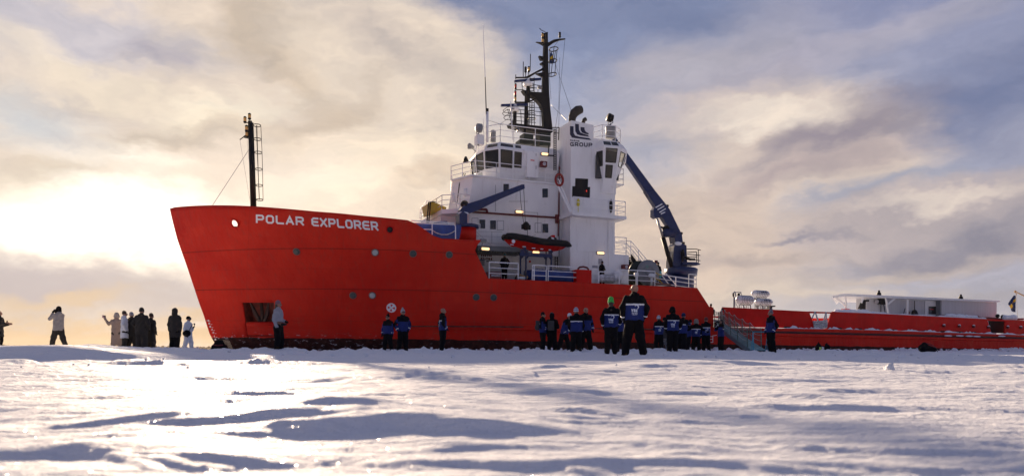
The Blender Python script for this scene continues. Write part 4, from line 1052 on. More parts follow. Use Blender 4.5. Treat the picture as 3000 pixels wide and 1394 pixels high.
for a, b in (((690, 705), (775, 708)), ((775, 708), (775, 830)), ((520, 540), (520, 700))): mb.tube(W(*z1(*a), TH-.03), W(*z1(*b), TH-.03), .015, n=4)
mb.build('conduit', 'grey', lower)

# ---- top of the wheelhouse: rails, searchlights, vents
zR = ZT
rail([(plan_t[0][0], 3.3, zR)]+[(s, t, zR) for s, t in plan_t[1:6]]+[(s, t, zR) for s, t in plan_t[6:10]], h=1.35, n=3, post=1.5)
a = z2(110, 865); searchlight(a[0], a[1], 4.4, z2(110, 1000)[1], .34, 'grey', 1, 0)
mb = MB(); p = W(*z2(118, 1000), 4.6); mb.box(p-Vector((.3, .3, 0)), p+Vector((.3, .3, .75))); mb.build('light_pedestal', 'white', ship, bevel=.05)
a = z2(50, 1010); p = W(a[0], a[1], 6.3); mb = MB(); mb.lathe(p, (-1, -.3, .1), [(-.25, .12), (0, .2), (.15, .24), (.2, .2)], 10); mb.tube(p, p+Vector((.5, 0, -.4)), .03); mb.build('floodlight', 'grey', ship)
a = z2(12, 1108); p = W(a[0], a[1], 7.5); mb = MB(); mb.lathe(p, (0, 0, 1), [(-.25, .25), (0, .18), (.2, .08)], 10); mb.build('floodlight', 'dark', ship)
mb = MB(); p = W(*z2(225, 975), 4.5); mb.lathe(p, (0, 0, 1), [(0, .21), (.75, .21), (.86, .18), (.9, .1)], 14); mb.build('vent', 'grey', ship)
mb = MB(); a, b, c = z2(180, 975), z2(180, 740), z2(182, 715); mb.tube(W(*a, 4.2), W(*b, 4.2), .10, n=8); mb.tube(W(*b, 4.2), W(*c, 4.2), .1, n=8, mi=1)
c2, d2 = z2(163, 470), z2(147, 60); mb.tube(W(*z2(172, 760), 4.2), W(*c2, 4.2), .045, .03, 5, 1); mb.tube(W(*c2, 4.2), W(*d2, 4.2), .03, .018, 5, 0)
mb.build('whip_antenna', ['whiterail', 'dark'], ship)
mb = MB(); mb.tube(W(*z2(150, 905), 4.6), W(*z2(150, 795), 4.6), .03, n=5); mb.tube(W(*z2(378, 960), 4.2), W(*z2(362, 658), 4.2), .04, n=5); mb.build('thin_antenna', 'whiterail', ship)
# black vertical ladder up the wheelhouse side
mb = MB()
for x in (700, 716): mb.tube(W(*z2(x, 870), 2.75), W(*z2(x, 1195), 2.75), .045, n=5)
for k in range(18): mb.tube(W(*z2(700, 880+k*17.5), 2.75), W(*z2(716, 880+k*17.5), 2.75), .025, n=4)
mb.tube(W(*z2(660, 1000), 2.8), W(*z2(655, 1085), 2.8), .05, n=5); mb.tube(W(*z2(650, 1078), 2.8), W(*z2(700, 1082), 2.8), .05, n=5)
mb.poly([W(*z2(688, 862), 3.3), W(*z2(740, 862), 3.3), W(*z2(735, 960), 3.3)], .04, 5); mb.poly([W(*z2(700, 905), 3.3), W(*z2(736, 905), 3.3)], .03, 5)
mb.build('ladder', 'dark', ship)
mb = MB()
for x in (880, 895): mb.tube(W(*z1(x, 900), 3.3), W(*z1(x, 1040), 3.3), .035, n=5)
for k in range(6): mb.tube(W(*z1(880, 920+k*20), 3.3), W(*z1(895, 920+k*20), 3.3), .02, n=4)
mb.build('ladder', 'dark', ship)
# ------------------------------------------------------------------ main mast
TM = CL
mast = empty('main_mast', MS @ Matrix.Translation(W(*z2(640, 990), TM)), None); mast.parent = ship; mast.matrix_world = MS
def pz(pts, w, name, m_='dark', parent=None, t=TM, f=z2):
    mb = MB(); mb.prism([SZ(*f(x, y), t-w/2) for x, y in pts], t-w/2, t+w/2); return mb.build(name, m_, parent or mast, bevel=0)
def tz(segs, r, name, m_='dark', parent=None, t=TM, n=5, f=z2):
    mb = MB()
    for s in segs:
        pts = [W(*f(p[0], p[1]), t if len(p) < 3 else p[2]) for p in s]
        mb.poly(pts, r, n)
    return mb.build(name, m_, parent or mast)
pz([(630, 122), (652, 118), (657, 400), (663, 600), (612, 600), (622, 300)], .3, 'mast_column')
pz([(606, 600), (663, 594), (672, 720), (690, 880), (690, 1000), (640, 1000), (622, 880), (612, 700)], .4, 'mast_trunk')
pz([(458, 568), (540, 584), (615, 588), (640, 600), (640, 660), (612, 720), (598, 680), (552, 628), (480, 600)], .5, 'upper_platform')
pz([(362, 824), (480, 838), (600, 850), (650, 870), (640, 906), (590, 905), (520, 885), (450, 868), (372, 846)], .9, 'lower_platform')
pz([(640, 200), (662, 196), (700, 176), (745, 170), (788, 167), (788, 174), (745, 181), (700, 200), (665, 226), (640, 232)], .2, 'crosstree')
pz([(562, 194), (600, 197), (632, 205), (632, 230), (610, 216), (590, 205)], .2, 'crosstree')
pz([(402, 468), (480, 466), (520, 446), (622, 392), (622, 410), (560, 440), (500, 476), (402, 476)], .16, 'lower_yard')
pz([(560, 442), (615, 430), (615, 470)], .2, 'bracket'); pz([(480, 665), (560, 632), (562, 640), (490, 674)], .2, 'bracket')
pz([(400, 660), (490, 660), (490, 672), (400, 670)], .15, 'bracket')
pz([(586, 302), (628, 312), (628, 335), (600, 335)], .3, 'horn'); pz([(596, 358), (626, 345), (626, 374), (606, 370)], .3, 'horn')
tz([[(482, 600, TM-.4), (474, 900, TM-.4)], [(490, 600, TM+.5), (488, 900, TM+.5)]], .11, 'leg')
tz([[(402, 450), (402, 485)], [(400, 568), (465, 570)], [(478, 400), (478, 470)], [(503, 400), (503, 455)], [(517, 290), (514, 420)], [(461, 350), (460, 465)], [(398, 660), (398, 640)]], .035, 'stub_pole')
tz([[(513, 470, TM-.8), (508, 850, TM-.8)], [(545, 470, TM-.8), (548, 850, TM-.8)], [(530, 600, TM-.5), (524, 850, TM-.5)]]+[[(512, 480+k*19, TM-.8), (546, 480+k*19, TM-.8)] for k in range(19)], .028, 'ladder')
tz([[(668, 240, TM-.3), (664, 460, TM-.3)], [(725, 250, TM-.3), (713, 360, TM-.3), (706, 455, TM-.3)], [(700, 240, TM-.7), (676, 460, TM-.7)], [(712, 262, TM+.3), (700, 340, TM+.3)]], .03, 'ladder')
def hoop(x0, x1, y, t, depth, parent, r=.03, f=z2, name='cage_hoop'):
    a, b = W(*f(x0, y), t), W(*f(x1, y), t); c = (a+b)/2; rx = (b-a).length/2
    mb = MB(); mb.poly([c+Vector((rx*math.cos(q), depth*math.sin(q), 0)) for q in np.linspace(0, 2*math.pi, 14, endpoint=False)], r, 4, closed=True); return mb.build(name, 'dark', parent)
for x0, x1, y in ((668, 726, 252), (664, 716, 345), (660, 712, 450)): hoop(x0, x1, y, TM, .5, mast, .04)
# lower and upper platform rails
for pts, h in (([(345, 720), (592, 735)], 0), ([(340, 742), (592, 768)], 0), ([(350, 775), (592, 800)], 0)):
    a, b = W(*z2(*pts[0]), TM), W(*z2(*pts[1]), TM); mb = MB(); mb.poly([a+Vector((0, -.9, 0)), b+Vector((0, -.9, 0))], .025); mb.poly([b+Vector((0, .9, 0)), a+Vector((0, .9, 0)), a+Vector((-.3, .45, 0)), a+Vector((-.3, -.45, 0)), a+Vector((0, -.9, 0))], .025); mb.build('platform_rail', 'dark', mast)
tz([[(338, 718, TM), (368, 826, TM)], [(352, 720, TM-.9), (378, 826, TM-.9)], [(440, 725, TM-.9), (446, 835, TM-.9)], [(500, 730, TM-.9), (502, 842, TM-.9)], [(592, 735, TM-.9), (592, 850, TM-.9)], [(352, 720, TM+.9), (380, 826, TM+.9)]], .03, 'rail_post')
tz([[(448, 512), (455, 575)], [(448, 512), (612, 540)], [(450, 540), (612, 562)], [(540, 524), (540, 580)], [(575, 530), (575, 586)]], .025, 'platform_rail')
hoop(500, 552, 795, TM-.5, .4, mast)
def radar(x0, y0, x1, y1, dx, dy, name_t=TM-.6):
    a, b = W(*z2(x0, y0), name_t), W(*z2(x1, y1), name_t); g = MB(); d = b-a; u = d.normalized(); v = Vector((0, 1, 0)); w_ = Vector((0, 0, 1))
    g.loft([[a-v*.1-w_*.09, a+v*.1-w_*.09, a+v*.1+w_*.09, a-v*.1+w_*.09], [b-v*.1-w_*.09, b+v*.1-w_*.09, b+v*.1+w_*.09, b-v*.1+w_*.09]])
    o = g.build('radar_scanner', 'navy', mast); c = W(*z2(dx, dy), name_t)
    g = MB(); g.lathe(c, (0, 0, 1), [(-.22, .15), (-.18, .36), (.05, .38), (.2, .22), (.38, .12)], 14); g.build('radome', 'white', o); g = MB(); g.tube(c-Vector((0, 0, .2)), c-Vector((0, 0, 1.5)), .16, n=8); g.build('pedestal', 'dark', o)
radar(393, 502, 597, 485, 497, 522); radar(288, 690, 492, 684, 395, 718)
mb = MB()
def navlight(x, y, t, lens, parent, f=z2, r=.105):
    p = W(*f(x, y), t); mb = MB(); mb.lathe(p, (0, 0, 1), [(-.26, .06), (-.2, r), (-.14, r), (-.12, r*.8), (.12, r*.8), (.14, r), (.2, r*.8), (.24, .04)], 10)
    o = mb.build('navigation_light', 'dark', parent); mb = MB(); mb.lathe(p, (0, 0, 1), [(-.12, r*.82), (-.1, r*.9), (.1, r*.9), (.12, r*.82)], 10); mb.build('lens', lens, o)
for x, y, l in ((610, 145, 'amber'), (610, 186, 'amber'), (625, 150, 'dark'), (503, 408, 'amber'), (400, 541, 'redlens'), (398, 596, 'redlens'), (398, 640, 'amber'), (745, 140, 'dark'), (478, 410, 'dark')): navlight(x, y, TM-.3, l, mast)
tz([[(590, 92), (600, 104), (632, 118)], [(586, 90), (596, 100)]], .03, 'wind_vane')
tz([[(745, 172), (745, 140)]], .03, 'stub_pole')
# machinery at the mast foot
for pts in ([(432, 955), (500, 958), (500, 990), (432, 985)], [(465, 905), (540, 910), (540, 992), (462, 990)], [(545, 950), (575, 945), (575, 998), (545, 998)], [(590, 900), (690, 905), (690, 1003), (590, 1003)]):
    pz(pts, .9, 'mast_foot_equipment', 'darkgreen')
mb = MB()
for x, y in ((410, 862), (436, 888)): p = W(*z2(x, y), TM-.5); mb.lathe(p, (-1, 0, .3), [(-.2, .05), (0, .06), (.25, .2)], 8)
mb.build('horn', 'grey', mast)
p = W(*z2(590, 550), TM-.4); mb = MB(); mb.lathe(p, (-1, 0, .4), [(-.15, .1), (.1, .18), (.15, .1)], 8); mb.build('floodlight', 'grey', mast)
# halyards and aerial wires
tz([[(785, 172), (745, 600), (735, 905)], [(745, 318), (737, 700)], [(664, 470), (676, 640)], [(712, 372, TM), (832, 725, 3)], [(676, 685, TM), (798, 805, 3)], [(744, 172), (702, 230)], [(736, 700), (710, 870)], [(190, 806, 4.2), (300, 842, 6)], [(270, 842, 5), (360, 780, 8)]], .014, 'wire_rigging')
# pennant on the mast cage
mb = MB(); pts = [(678, 270), (690, 300), (697, 330), (704, 362), (668, 358), (664, 300)]
mb.prism([SZ(*z2(x, y), TM) for x, y in pts], TM-.02, TM+.02); fl = mb.build('pennant', 'flagb', mast); mb = MB(); mb.prism([SZ(*z2(x, y), TM-.03) for x, y in [(666, 318), (690, 300), (697, 330), (666, 340)]], TM-.03, TM+.03); mb.build('cross', 'flagy', fl)

# ------------------------------------------------------------------ foremast
fore = empty('foremast', None); fore.parent = ship
def fz(segs, r, name, m_='dark', t=CL, n=5): return tz(segs, r, name, m_, fore, t, n, z4)
mb = MB(); mb.tube(W(*z4(716, 850), CL), W(*z4(687, 95), CL), .21, .15, 10); mb.build('mast_column', 'dark', fore)
fz([[(738, 850), (711, 108)], [(730, 850), (705, 108)]]+[[(698+k*.78, 115+k*21), (712+k*.78, 115+k*21)] for k in range(32)], .035, 'ladder')
for x0, x1, y in ((712, 773, 130), (716, 778, 240), (722, 783, 346), (728, 787, 479), (732, 789, 608), (738, 791, 722)): hoop(x0, x1, y, CL, .38, fore, .03, z4)
fz([[(742, 124, CL-.35), (745, 240, CL-.35), (752, 480, CL-.35), (762, 722, CL-.35)], [(773, 130), (778, 240), (783, 346), (787, 479), (791, 722)], [(736, 130, CL+.35), (760, 720, CL+.35)]], .02, 'cage_bar')
fz([[(646, 100), (652, 108), (690, 112)], [(632, 224), (690, 236)], [(640, 214), (690, 200)], [(650, 150), (680, 146)], [(606, 244), (632, 224), (672, 200)]], .035, 'light_bracket')
for x, y in ((647, 84), (683, 58), (659, 153), (661, 200)): navlight(x, y, CL, 'amber', fore, z4, .12)
fz([[(683, 315), (388, 765)]], .018, 'forestay', 'rope'); fz([[(606, 244), (685, 720)], [(664, 240), (685, 480)]], .010, 'halyard', 'rope')

# ------------------------------------------------------------------ forward stores crane
c1 = empty('stores_crane', None); c1.parent = ship; tcr = 1.9
mb = MB(); a, b = z5(725, 950), z5(725, 800); mb.lathe(W(a[0], a[1], tcr), (0, 0, 1), [(0, .62), ((W(b[0], b[1], tcr)-W(a[0], a[1], tcr)).z, .62)], 16); mb.build('pedestal', 'red', c1)
mb = MB(); a, b = z5(725, 805), z5(725, 765); h = (W(*b, tcr)-W(*a, tcr)).z; mb.lathe(W(*a, tcr), (0, 0, 1), [(0, .8), (h, .8), (h+.03, .5)], 16)
mb.prism([SZ(*z5(x, y), tcr-.42) for x, y in [(625, 745), (625, 630), (665, 590), (722, 625), (722, 760), (700, 770)]], tcr-.42, tcr+.42); mb.build('slewing_column', 'navy', c1)
mb = MB(); mb.prism([SZ(*p, tcr-.25) for p in [z5(630, 575), z5(690, 510), z5(900, 445), z1(680, 537), z1(694, 537), z1(697, 562), z1(560, 620), z5(900, 560), z5(740, 625), z5(640, 640)]], tcr-.25, tcr+.25); boom = mb.build('boom', 'navy', c1)
mb = MB(); p = W(*z5(688, 510), tcr); mb.ball(p, .3, 10); mb.build('motor', 'dark', c1)
mb = MB(); mb.ball(W(*z5(672, 622), tcr-.1), .42, 10, 0, (1, .8, .3)); mb.build('snow_cap', 'snowy', c1)
mb = MB(); mb.poly([W(*z1(690, 555), tcr), W(*z1(700, 770), tcr)], .02); mb.poly([W(*z1(668, 575), tcr), W(*z1(672, 640), tcr), W(*z1(690, 770), tcr)], .02); mb.poly([W(*z1(712, 800), tcr), W(*z1(714, 865), tcr)], .02); mb.build('hoist_wire', 'dark', c1)
mb = MB(); p = W(*z1(704, 788), tcr); mb.lathe(p, (0, 0, 1), [(-.3, .12), (-.2, .25), (.1, .28), (.3, .1)], 8); mb.box(p-Vector((.35, .06, .25)), p+Vector((.35, .06, .08))); mb.build('hook_block', 'dark', c1)
# red post beside it is the pedestal; floodlight at bulwark corner
p = W(*z1(445, 878), .6); mb = MB(); mb.box(p-Vector((.22, .12, .10)), p+Vector((.22, .12, .12))); mb.tube(p, p+Vector((-.1, .1, -.45)), .03); mb.build('floodlight', 'grey', ship, bevel=.03)

# ------------------------------------------------------------------ aft knuckle crane
c2 = empty('knuckle_crane', None); c2.parent = ship; tq = 6.0
def cz(pts, w, name, m_='navy', t=tq, f=z6, bevel=.04): mb = MB(); mb.prism([SZ(*f(x, y), t-w/2) for x, y in pts], t-w/2, t+w/2); return mb.build(name, m_, c2, bevel=bevel)
mb = MB(); a = W(*z6(537, 1150), tq); h = (W(*z6(537, 900), tq)-a).z; mb.lathe(a, (0, 0, 1), [(-1, 1.12), (h-.7, 1.12), (h-.68, 1.35), (h-.1, 1.42), (h, 1.25)], 24); mb.build('pedestal', 'navy', c2)
cz([(442, 885), (455, 700), (462, 640), (500, 602), (560, 610), (606, 632), (616, 880)], 1.1, 'slewing_column')
cz([(478, 600), (565, 600), (552, 500), (520, 480), (463, 520), (470, 560)], .9, 'king_post')
cz([(128, 0), (245, 0), (382, 172), (410, 212), (545, 490), (470, 540), (412, 440), (318, 300), (220, 210), (242, 180)], .5, 'inner_boom')
ob = cz([z6(128, 0), z6(245, 0), (1805, 403), (1797, 396), (1797, 412), (1800, 425)], .4, 'outer_boom', f=lambda x, y: (x, y))
cz([(220, 208), (245, 192), (320, 230), (320, 300), (255, 316), (220, 292)], .6, 'boom_head')
mb = MB()
for (x, y) in ((438, 495), (405, 490), (370, 490)): mb.tube(W(*z6(x, y), tq-.75), W(*z6(x, y), tq+.1), .36, n=14)
mb.build('hoist_winch', 'navy', c2); tz([[(300, 420), (350, 432), (402, 442)], [(330, 430), (345, 470)], [(290, 415), (310, 430)], [(342, 420), (380, 410), (400, 440)]], .09, 'hose', 'dark', c2, tq-.5, 5, z6)
mb = MB(); a, b, c = W(*z6(258, 320), tq-.5), W(*z6(328, 540), tq-.5), W(*z6(428, 885), tq-.5); mb.tube(a, b, .10, n=8, mi=1); mb.tube(b, c, .2, .17, 10, 0); mb.build('hydraulic_ram', ['dark', 'steel'], c2)
tz([[(415, 540), (408, 735)], [(95, 0), (240, 190)], [(320, 300), (405, 430)], [(472, 540), (468, 600)]], .02, 'hoist_wire', 'dark', c2, tq, 4, z6)
tz([[(440, 740), (432, 790), (442, 850)], [(650, 870), (662, 900), (640, 930)]], .03, 'hose', 'dark', c2, tq-.7, 4, z6)
for x, y in ((548, 492), (573, 607), (384, 172)): mb = MB(); mb.lathe(W(*z6(x, y), tq-.15), (0, 1, 0), [(0, .12), (.3, .12)], 10); mb.build('lifting_eye', 'dark', c2)
cz([(560, 825), (725, 828), (772, 850), (765, 858), (720, 868), (560, 858)], 1.5, 'operator_platform', 'navy')
for s in ([(265, 218), (340, 175)], [(288, 248), (358, 205)], [(245, 190), (318, 150)], [(305, 266), (352, 246)]):
    a, b = W(*z6(*s[0]), tq-.32), W(*z6(*s[1]), tq-.32); mb = MB(); mb.tube(a, b, .06, .05, 6); mb.build('snow_streak', 'snowy', c2)
mb = MB(); mb.ball(W(*z6(505, 612), tq-.7), .38, 8, 0, (1, .3, .45)); mb.build('snow_cap', 'snowy', c2)
for t in (tq-.7, tq+.7): tz([[(608, 675), (715, 676), (770, 690)], [(612, 715), (720, 708)], [(612, 735), (765, 750)], [(620, 770), (720, 768)], [(722, 708), (722, 828)], [(742, 686), (742, 845)], [(640, 790), (765, 812)]], .035, 'platform_rail', 'dark', c2, t, 5, z6)
tz([[(560, 780), (600, 770), (650, 800), (700, 795)], [(590, 775), (640, 800)], [(562, 680), (575, 760)], [(548, 700), (560, 820)], [(600, 790), (700, 800)]], .09, 'control_lever', 'dark', c2, tq-.8, 5, z6)
cz([(310, 985), (450, 985), (450, 1100), (310, 1100)], 1.6, 'crane_foundation', 'navy')
cz([(450, 990), (625, 990), (625, 1110), (450, 1110)], 2.4, 'crane_foundation', 'navy')

# ------------------------------------------------------------------ rails along the main deck edge
def edge(x, t=.12): return Vector((S_of(x, t), t, zm(S_of(x, t))+.02))
def zrail(px, py0, t=.12): return None
def deckrail(xa, xb, h=1.1, post=1.35, n=3, t=.12, name='railing'):
    rail([edge(xa, t), edge(xb, t)], h=h, n=n, post=post, r=.034)
deckrail(1433, 1518, 1.15, 1.5); 
for (a, b) in ((zA(1100, 0)[0], zA(1130, 0)[0]), (zA(1135, 0)[0], zA(1350, 0)[0]), (zA(1385, 0)[0], zA(1897, 0)[0])): deckrail(a, b, 1.1, 1.6)
deckrail(1734, 1753, 1.05); deckrail(1755, 1814, .9, 3, 1, .3); deckrail(zB(572, 0)[0], zB(1190, 0)[0], 1.12, 1.7); deckrail(zB(1190, 0)[0], zB(1915, 0)[0], 1.0, 1.7, 3, .5)
rail([edge(zB(1785, 0)[0], .12), edge(zB(1915, 0)[0], .12), edge(zB(1915, 0)[0]-3, 3)], 1.05)
mb = MB(); mb.poly([W(*zB(1310, 870), .6), W(*zB(1430, 1030), .6)], .04); mb.poly([W(*zB(1385, 850), .6), W(*zB(1570, 1055), .6)], .04); mb.build('rail_brace', 'whiterail', ship)
mb = MB(); mb.tube(W(*zB(1200, 1018), .05), W(*zB(1460, 1040), .05), .07, n=6); mb.build('wooden_bar', mat('worn_wood', (.16, .07, .05), .7), ship)
mb = MB(); mb.poly([W(*zB(x, y), .3) for x, y in ((1195, 825), (1250, 860), (1310, 870))], .04); mb.poly([W(*zB(x, y), .3) for x, y in ((1195, 925), (1260, 965), (1320, 1010))], .04); mb.build('mooring_line', 'yellow', ship)
# forecastle rails and the tarpaulined guard
zf = lambda x, y, t=.2: W(*z5(x, y), t)
mb = MB()
for seg in ([(20, 710), (560, 742)], [(470, 758), (560, 762), (575, 780), (575, 945)], [(283, 755), (283, 885)], [(175, 818), (280, 822)], [(60, 738), (470, 758)]): mb.poly([zf(x, y) for x, y in seg], .035, 6)
mb.build('railing', 'whiterail', ship)
mb = MB(); pts = [(70, 742), (300, 752), (470, 762), (560, 768), (640, 765), (645, 790), (638, 860), (622, 935), (600, 948), (350, 938), (220, 860)]
n = 40; r_ = random.Random(5)
mb.prism([SZ(*z5(x, y), .5) for x, y in pts], .45, .75); mb.build('tarpaulin_screen', 'tarp', ship); mb = MB(); mb.prism([SZ(*z5(x, y), .6) for x, y in [(470, 645), (612, 640), (640, 750), (475, 745)]], 3.2, 4.4)
tarp = mb.build('covered_locker', 'tarp', ship)
mb = MB(); mb.poly([zf(x, y, .4) for x, y in [(285, 830), (330, 862), (400, 885), (470, 885), (530, 862), (572, 835)]], .035, 5); mb.build('slack_rope', 'rope', ship)
rail([W(*z5(255, 640), 9), W(*z5(255, 640), 9)+Vector((-.3, 0, 0)), W(*z5(130, 740), 10)], 1.1)
rail([W(*z5(790, 945), TH-.3), W(*z5(880, 945), TH-.3)], 1.1, post=.5)
mb = MB()
for y in (845, 905, 990): mb.poly([W(*z5(790, y), 2.4), W(*z5(1160, y+8), 2.4)], .016, 4)
for x in (1030,): mb.tube(W(*z5(x, 845), 2.4), W(*z5(x, 1000), 2.4), .02, n=4)
mb.poly([W(*z1(350, 775), 2.0), W(*z1(505, 915), 2.0)], .014, 4); mb.poly([W(*zA(1160, 50), 2.4), W(*zA(1060, 88), 2.4), W(*zA(975, 50), 2.4)], .02, 4); mb.build('wire_rail', 'steel', ship)
mb = MB(); a, b = zA(1465, 50), zA(1508, 95); p, q = W(*a, 2.3), W(*b, 2.3); mb.box((p.x, 2.3, q.z), (q.x, 2.7, p.z)); mb.build('junction_box', 'red', ship)

# ------------------------------------------------------------------ things standing on the ship
def sthing(name, base, label, cat, group=None): return empty(name, MS @ Matrix.Translation(base), label, cat, group)
# boat cradle (part of the ship) and inflatable boat (rests on it)
cr = empty('boat_cradle', None); cr.parent = ship
def az(segs, r, name, m_, t, parent=cr, n=4): return tz(segs, r, name, m_, parent, t, n, zA)
for x, t in ((893, 1.6), (990, 1.0), (1352, 1.6), (1445, 1.0)): mb = MB(); mb.box((W(*zA(x-9, 780), t).x, t, W(*zA(x, 790), t).z-.3), (W(*zA(x+9, 780), t).x, t+.14, W(*zA(x, 330), t).z)); mb.build('post', 'navy', cr)
mb = MB(); 
for t in (1.0, 1.6): mb.box((W(*zA(880, 400), t).x, t, W(*zA(880, 420), t).z), (W(*zA(1465, 400), t).x, t+.14, W(*zA(1100, 372), t).z))
for x, d in ((905, 1), (1000, 1), (1340, -1), (1435, -1)): mb.prism(PL([zA(x, 420), zA(x+d*50, 420), zA(x, 490)], 1.3), 1.3, 1.4)
mb.build('beam', 'navy', cr); mb = MB(); mb.prism(PL([zA(880, 330), zA(985, 258), zA(1000, 270), zA(985, 330), zA(930, 380)], 1.0), 1.0, 1.1); mb.prism(PL([zA(1395, 340), zA(1450, 320), zA(1480, 360), zA(1400, 400)], 1.0), 1.0, 1.1); mb.build('chock', 'navy', cr)
tb = 1.3
base = W(*zA(1150, 340), tb)
rib = sthing('inflatable_boat', base, 'red and black inflatable boat resting on a blue cradle over the main deck', 'boat')
top = [(562, 90), (620, 62), (700, 68), (830, 105), (1000, 145), (1200, 182), (1400, 198), (1600, 215), (1690, 250), (1726, 275)]
def mid(x): return float(np.interp(x, [p[0] for p in top], [p[1] for p in top]))
mb = MB(); ctr = []
for k in range(22):
    x = 575+k*(1700-575)/21; ctr.append((x, mid(x)+22))
wt = lambda k: .95*min(1, (k/6)**.6) if k < 6 else .95
for sgn in (-1, 1):
    mb.pipe([W(*zA(x, y), tb)+Vector((0, sgn*wt(k), 0)) for k, (x, y) in enumerate(ctr)], [.10]+[.24]*19+[.20, .06], 12, 1)
mb.build('tube', ['red', 'dark'], rib, base)
mb = MB(); rings = []
for k in range(12):
    x = 600+k*(1640-600)/11; y0 = mid(x)+40; y1 = float(np.interp(x, [600, 680, 800, 900, 1200, 1500, 1640], [150, 235, 290, 320, 345, 350, 310])); w = wt(k*21/11)
    a = W(*zA(x, y0), tb); b = W(*zA(x, y1), tb); rings.append([(a.x, tb-w*1.02, a.z), (a.x, tb, b.z), (a.x, tb+w*1.02, a.z)])
mb.loft(rings, smooth=False); mb.build('keel', 'red', rib, base)
mb = MB()
for x, y, w in ((742, 222, 60), (962, 258, 50), (1130, 285, 55), (1280, 300, 45), (1423, 315, 30)): p, q = W(*zA(x-w/2, y-8), tb-1.05), W(*zA(x+w/2, y+8), tb-1.05); mb.box((p.x, tb-1.02, q.z), (q.x, tb-.9, p.z))
mb.ball(W(*zA(762, 165), tb-.95), .14, 8, 0, (1, .5, 1)); mb.build('reflector', 'printw', rib, base)
mb = MB(); mb.poly([W(*zA(x, y), tb-1.15) for x, y in [(700, 75), (800, 115), (860, 95), (960, 150), (1060, 130), (1130, 185), (1180, 150), (1270, 205), (1360, 170), (1400, 195)]], .035, 5); mb.build('grab_line', 'dark', rib, base)
mb = MB(); mb.pipe([W(*zA(1430, 190), tb), W(*zA(1425, 130), tb), W(*zA(1440, 95), tb)], [.22, .26, .15], 10); mb.prism(PL([zA(1425, 160), zA(1470, 100), zA(1500, 110), zA(1540, 185)], tb), tb-.3, tb+.3); mb.build('outboard_motor', 'dark', rib, base); mb = MB(); mb.prism(PL([zA(1440, 90), zA(1480, 95), zA(1500, 140), zA(1460, 150)], tb-.32), tb-.34, tb-.3); mb.build('motor_panel', 'whiterail', rib, base)
# blue tarpaulin covered crates behind the rails
def crate(x0, y0, x1, y1, t, d, lab):
    p, q = W(*zA(x0, y0), t), W(*zA(x1, y1), t); b = Vector(((p.x+q.x)/2, t, q.z)); o = sthing('covered_crate', b, lab, 'crate', 'crates under blue tarpaulin on the main deck')
    mb = MB(); n = 12
    mb.box((p.x+.05, t+.04, q.z), (q.x-.05, t+d-.04, p.z-.05)); mb.build('crate', 'dark', o, b)
    mb = MB(); rg = []
    for k in range(n+1):
        x = p.x+(q.x-p.x)*k/n; w = .04*math.sin(k*2.3)+.02*math.sin(k*5.1); rg.append([(x, t-w-.01, q.z+.03*abs(w)*20), (x, t+.02-w*.3, p.z-.12), (x, t+.12, p.z+w*.4), (x, t+d-.05, p.z+w*.3), (x, t+d, q.z)])
    mb.loft(rg, smooth=True); mb.build('cover', 'tarp', o, b)
crate(1142, 655, 1350, 880, .55, 1.5, 'short blue tarpaulined crate behind the narrow rail section'); crate(1390, 668, 1880, 893, .55, 1.5, 'long blue tarpaulined crate behind the wide rail section'); crate(1040, 672, 1100, 860, 1.2, 1.0, 'narrow blue tarpaulined crate left of the rail gate')
p, q = W(*zA(255, 710), 1.2), W(*zA(545, 850), 1.2); b = Vector(((p.x+q.x)/2, 1.2, q.z)); o = sthing('lifejacket_box', b, 'dark red box lettered LIFEJACKETS standing under the overhang', 'box')
mb = MB(); mb.prism(PL([zA(255, 730), zA(300, 708), zA(545, 712), zA(545, 855), zA(290, 850)], 1.2), 1.2, 2.0); mb.build('box', 'maroon', o, b, bevel=.02)
mb = MB(); wlt = [(365, 760, 530, 790, 'LIFEJACKETS'), (425, 818, 475, 832, 'BOX')]
def wl2(x0, y0, x1, y1, text, hw, t):
    P0 = W(*zA(x0, y1), t); P1 = W(*zA(x1, y1), t); h = Z_of(*zA(x0, y0), t)-P0.z; lettering(mb, text, P1.x-P0.x, h, hw, lambda x, y, k: (P0.x+x, t-.002*k, P0.z+y))
wl2(*wlt[0], .014, 1.19); 
mb.build('lettering', 'printw', o, b)
# pump trolley
p = W(*zA(900, 850), 1.2); o = sthing('pump', p, 'small pump with hoses and a snowy cover beside the blue cradle posts', 'pump')
mb = MB(); mb.prism(PL([zA(860, 780), zA(930, 770), zA(1000, 830), zA(980, 870), zA(850, 865)], 1.2), 1.2, 1.7); mb.build('housing', 'grey', o, p)
mb = MB(); mb.poly([W(*zA(x, y), 1.1) for x, y in [(850, 770), (820, 775), (800, 820), (790, 860), (830, 850), (850, 800)]], .05, 5); mb.poly([W(*zA(x, y), 1.1) for x, y in [(870, 765), (950, 790), (1020, 800), (1000, 830)]], .06, 5, 1); mb.build('hose', ['dark', 'fur'], o, p)
mb = MB(); mb.ball(W(*zA(930, 825), 1.15), .3, 8, 0, (1.3, .4, .4)); mb.build('cover', 'snowy', o, p)

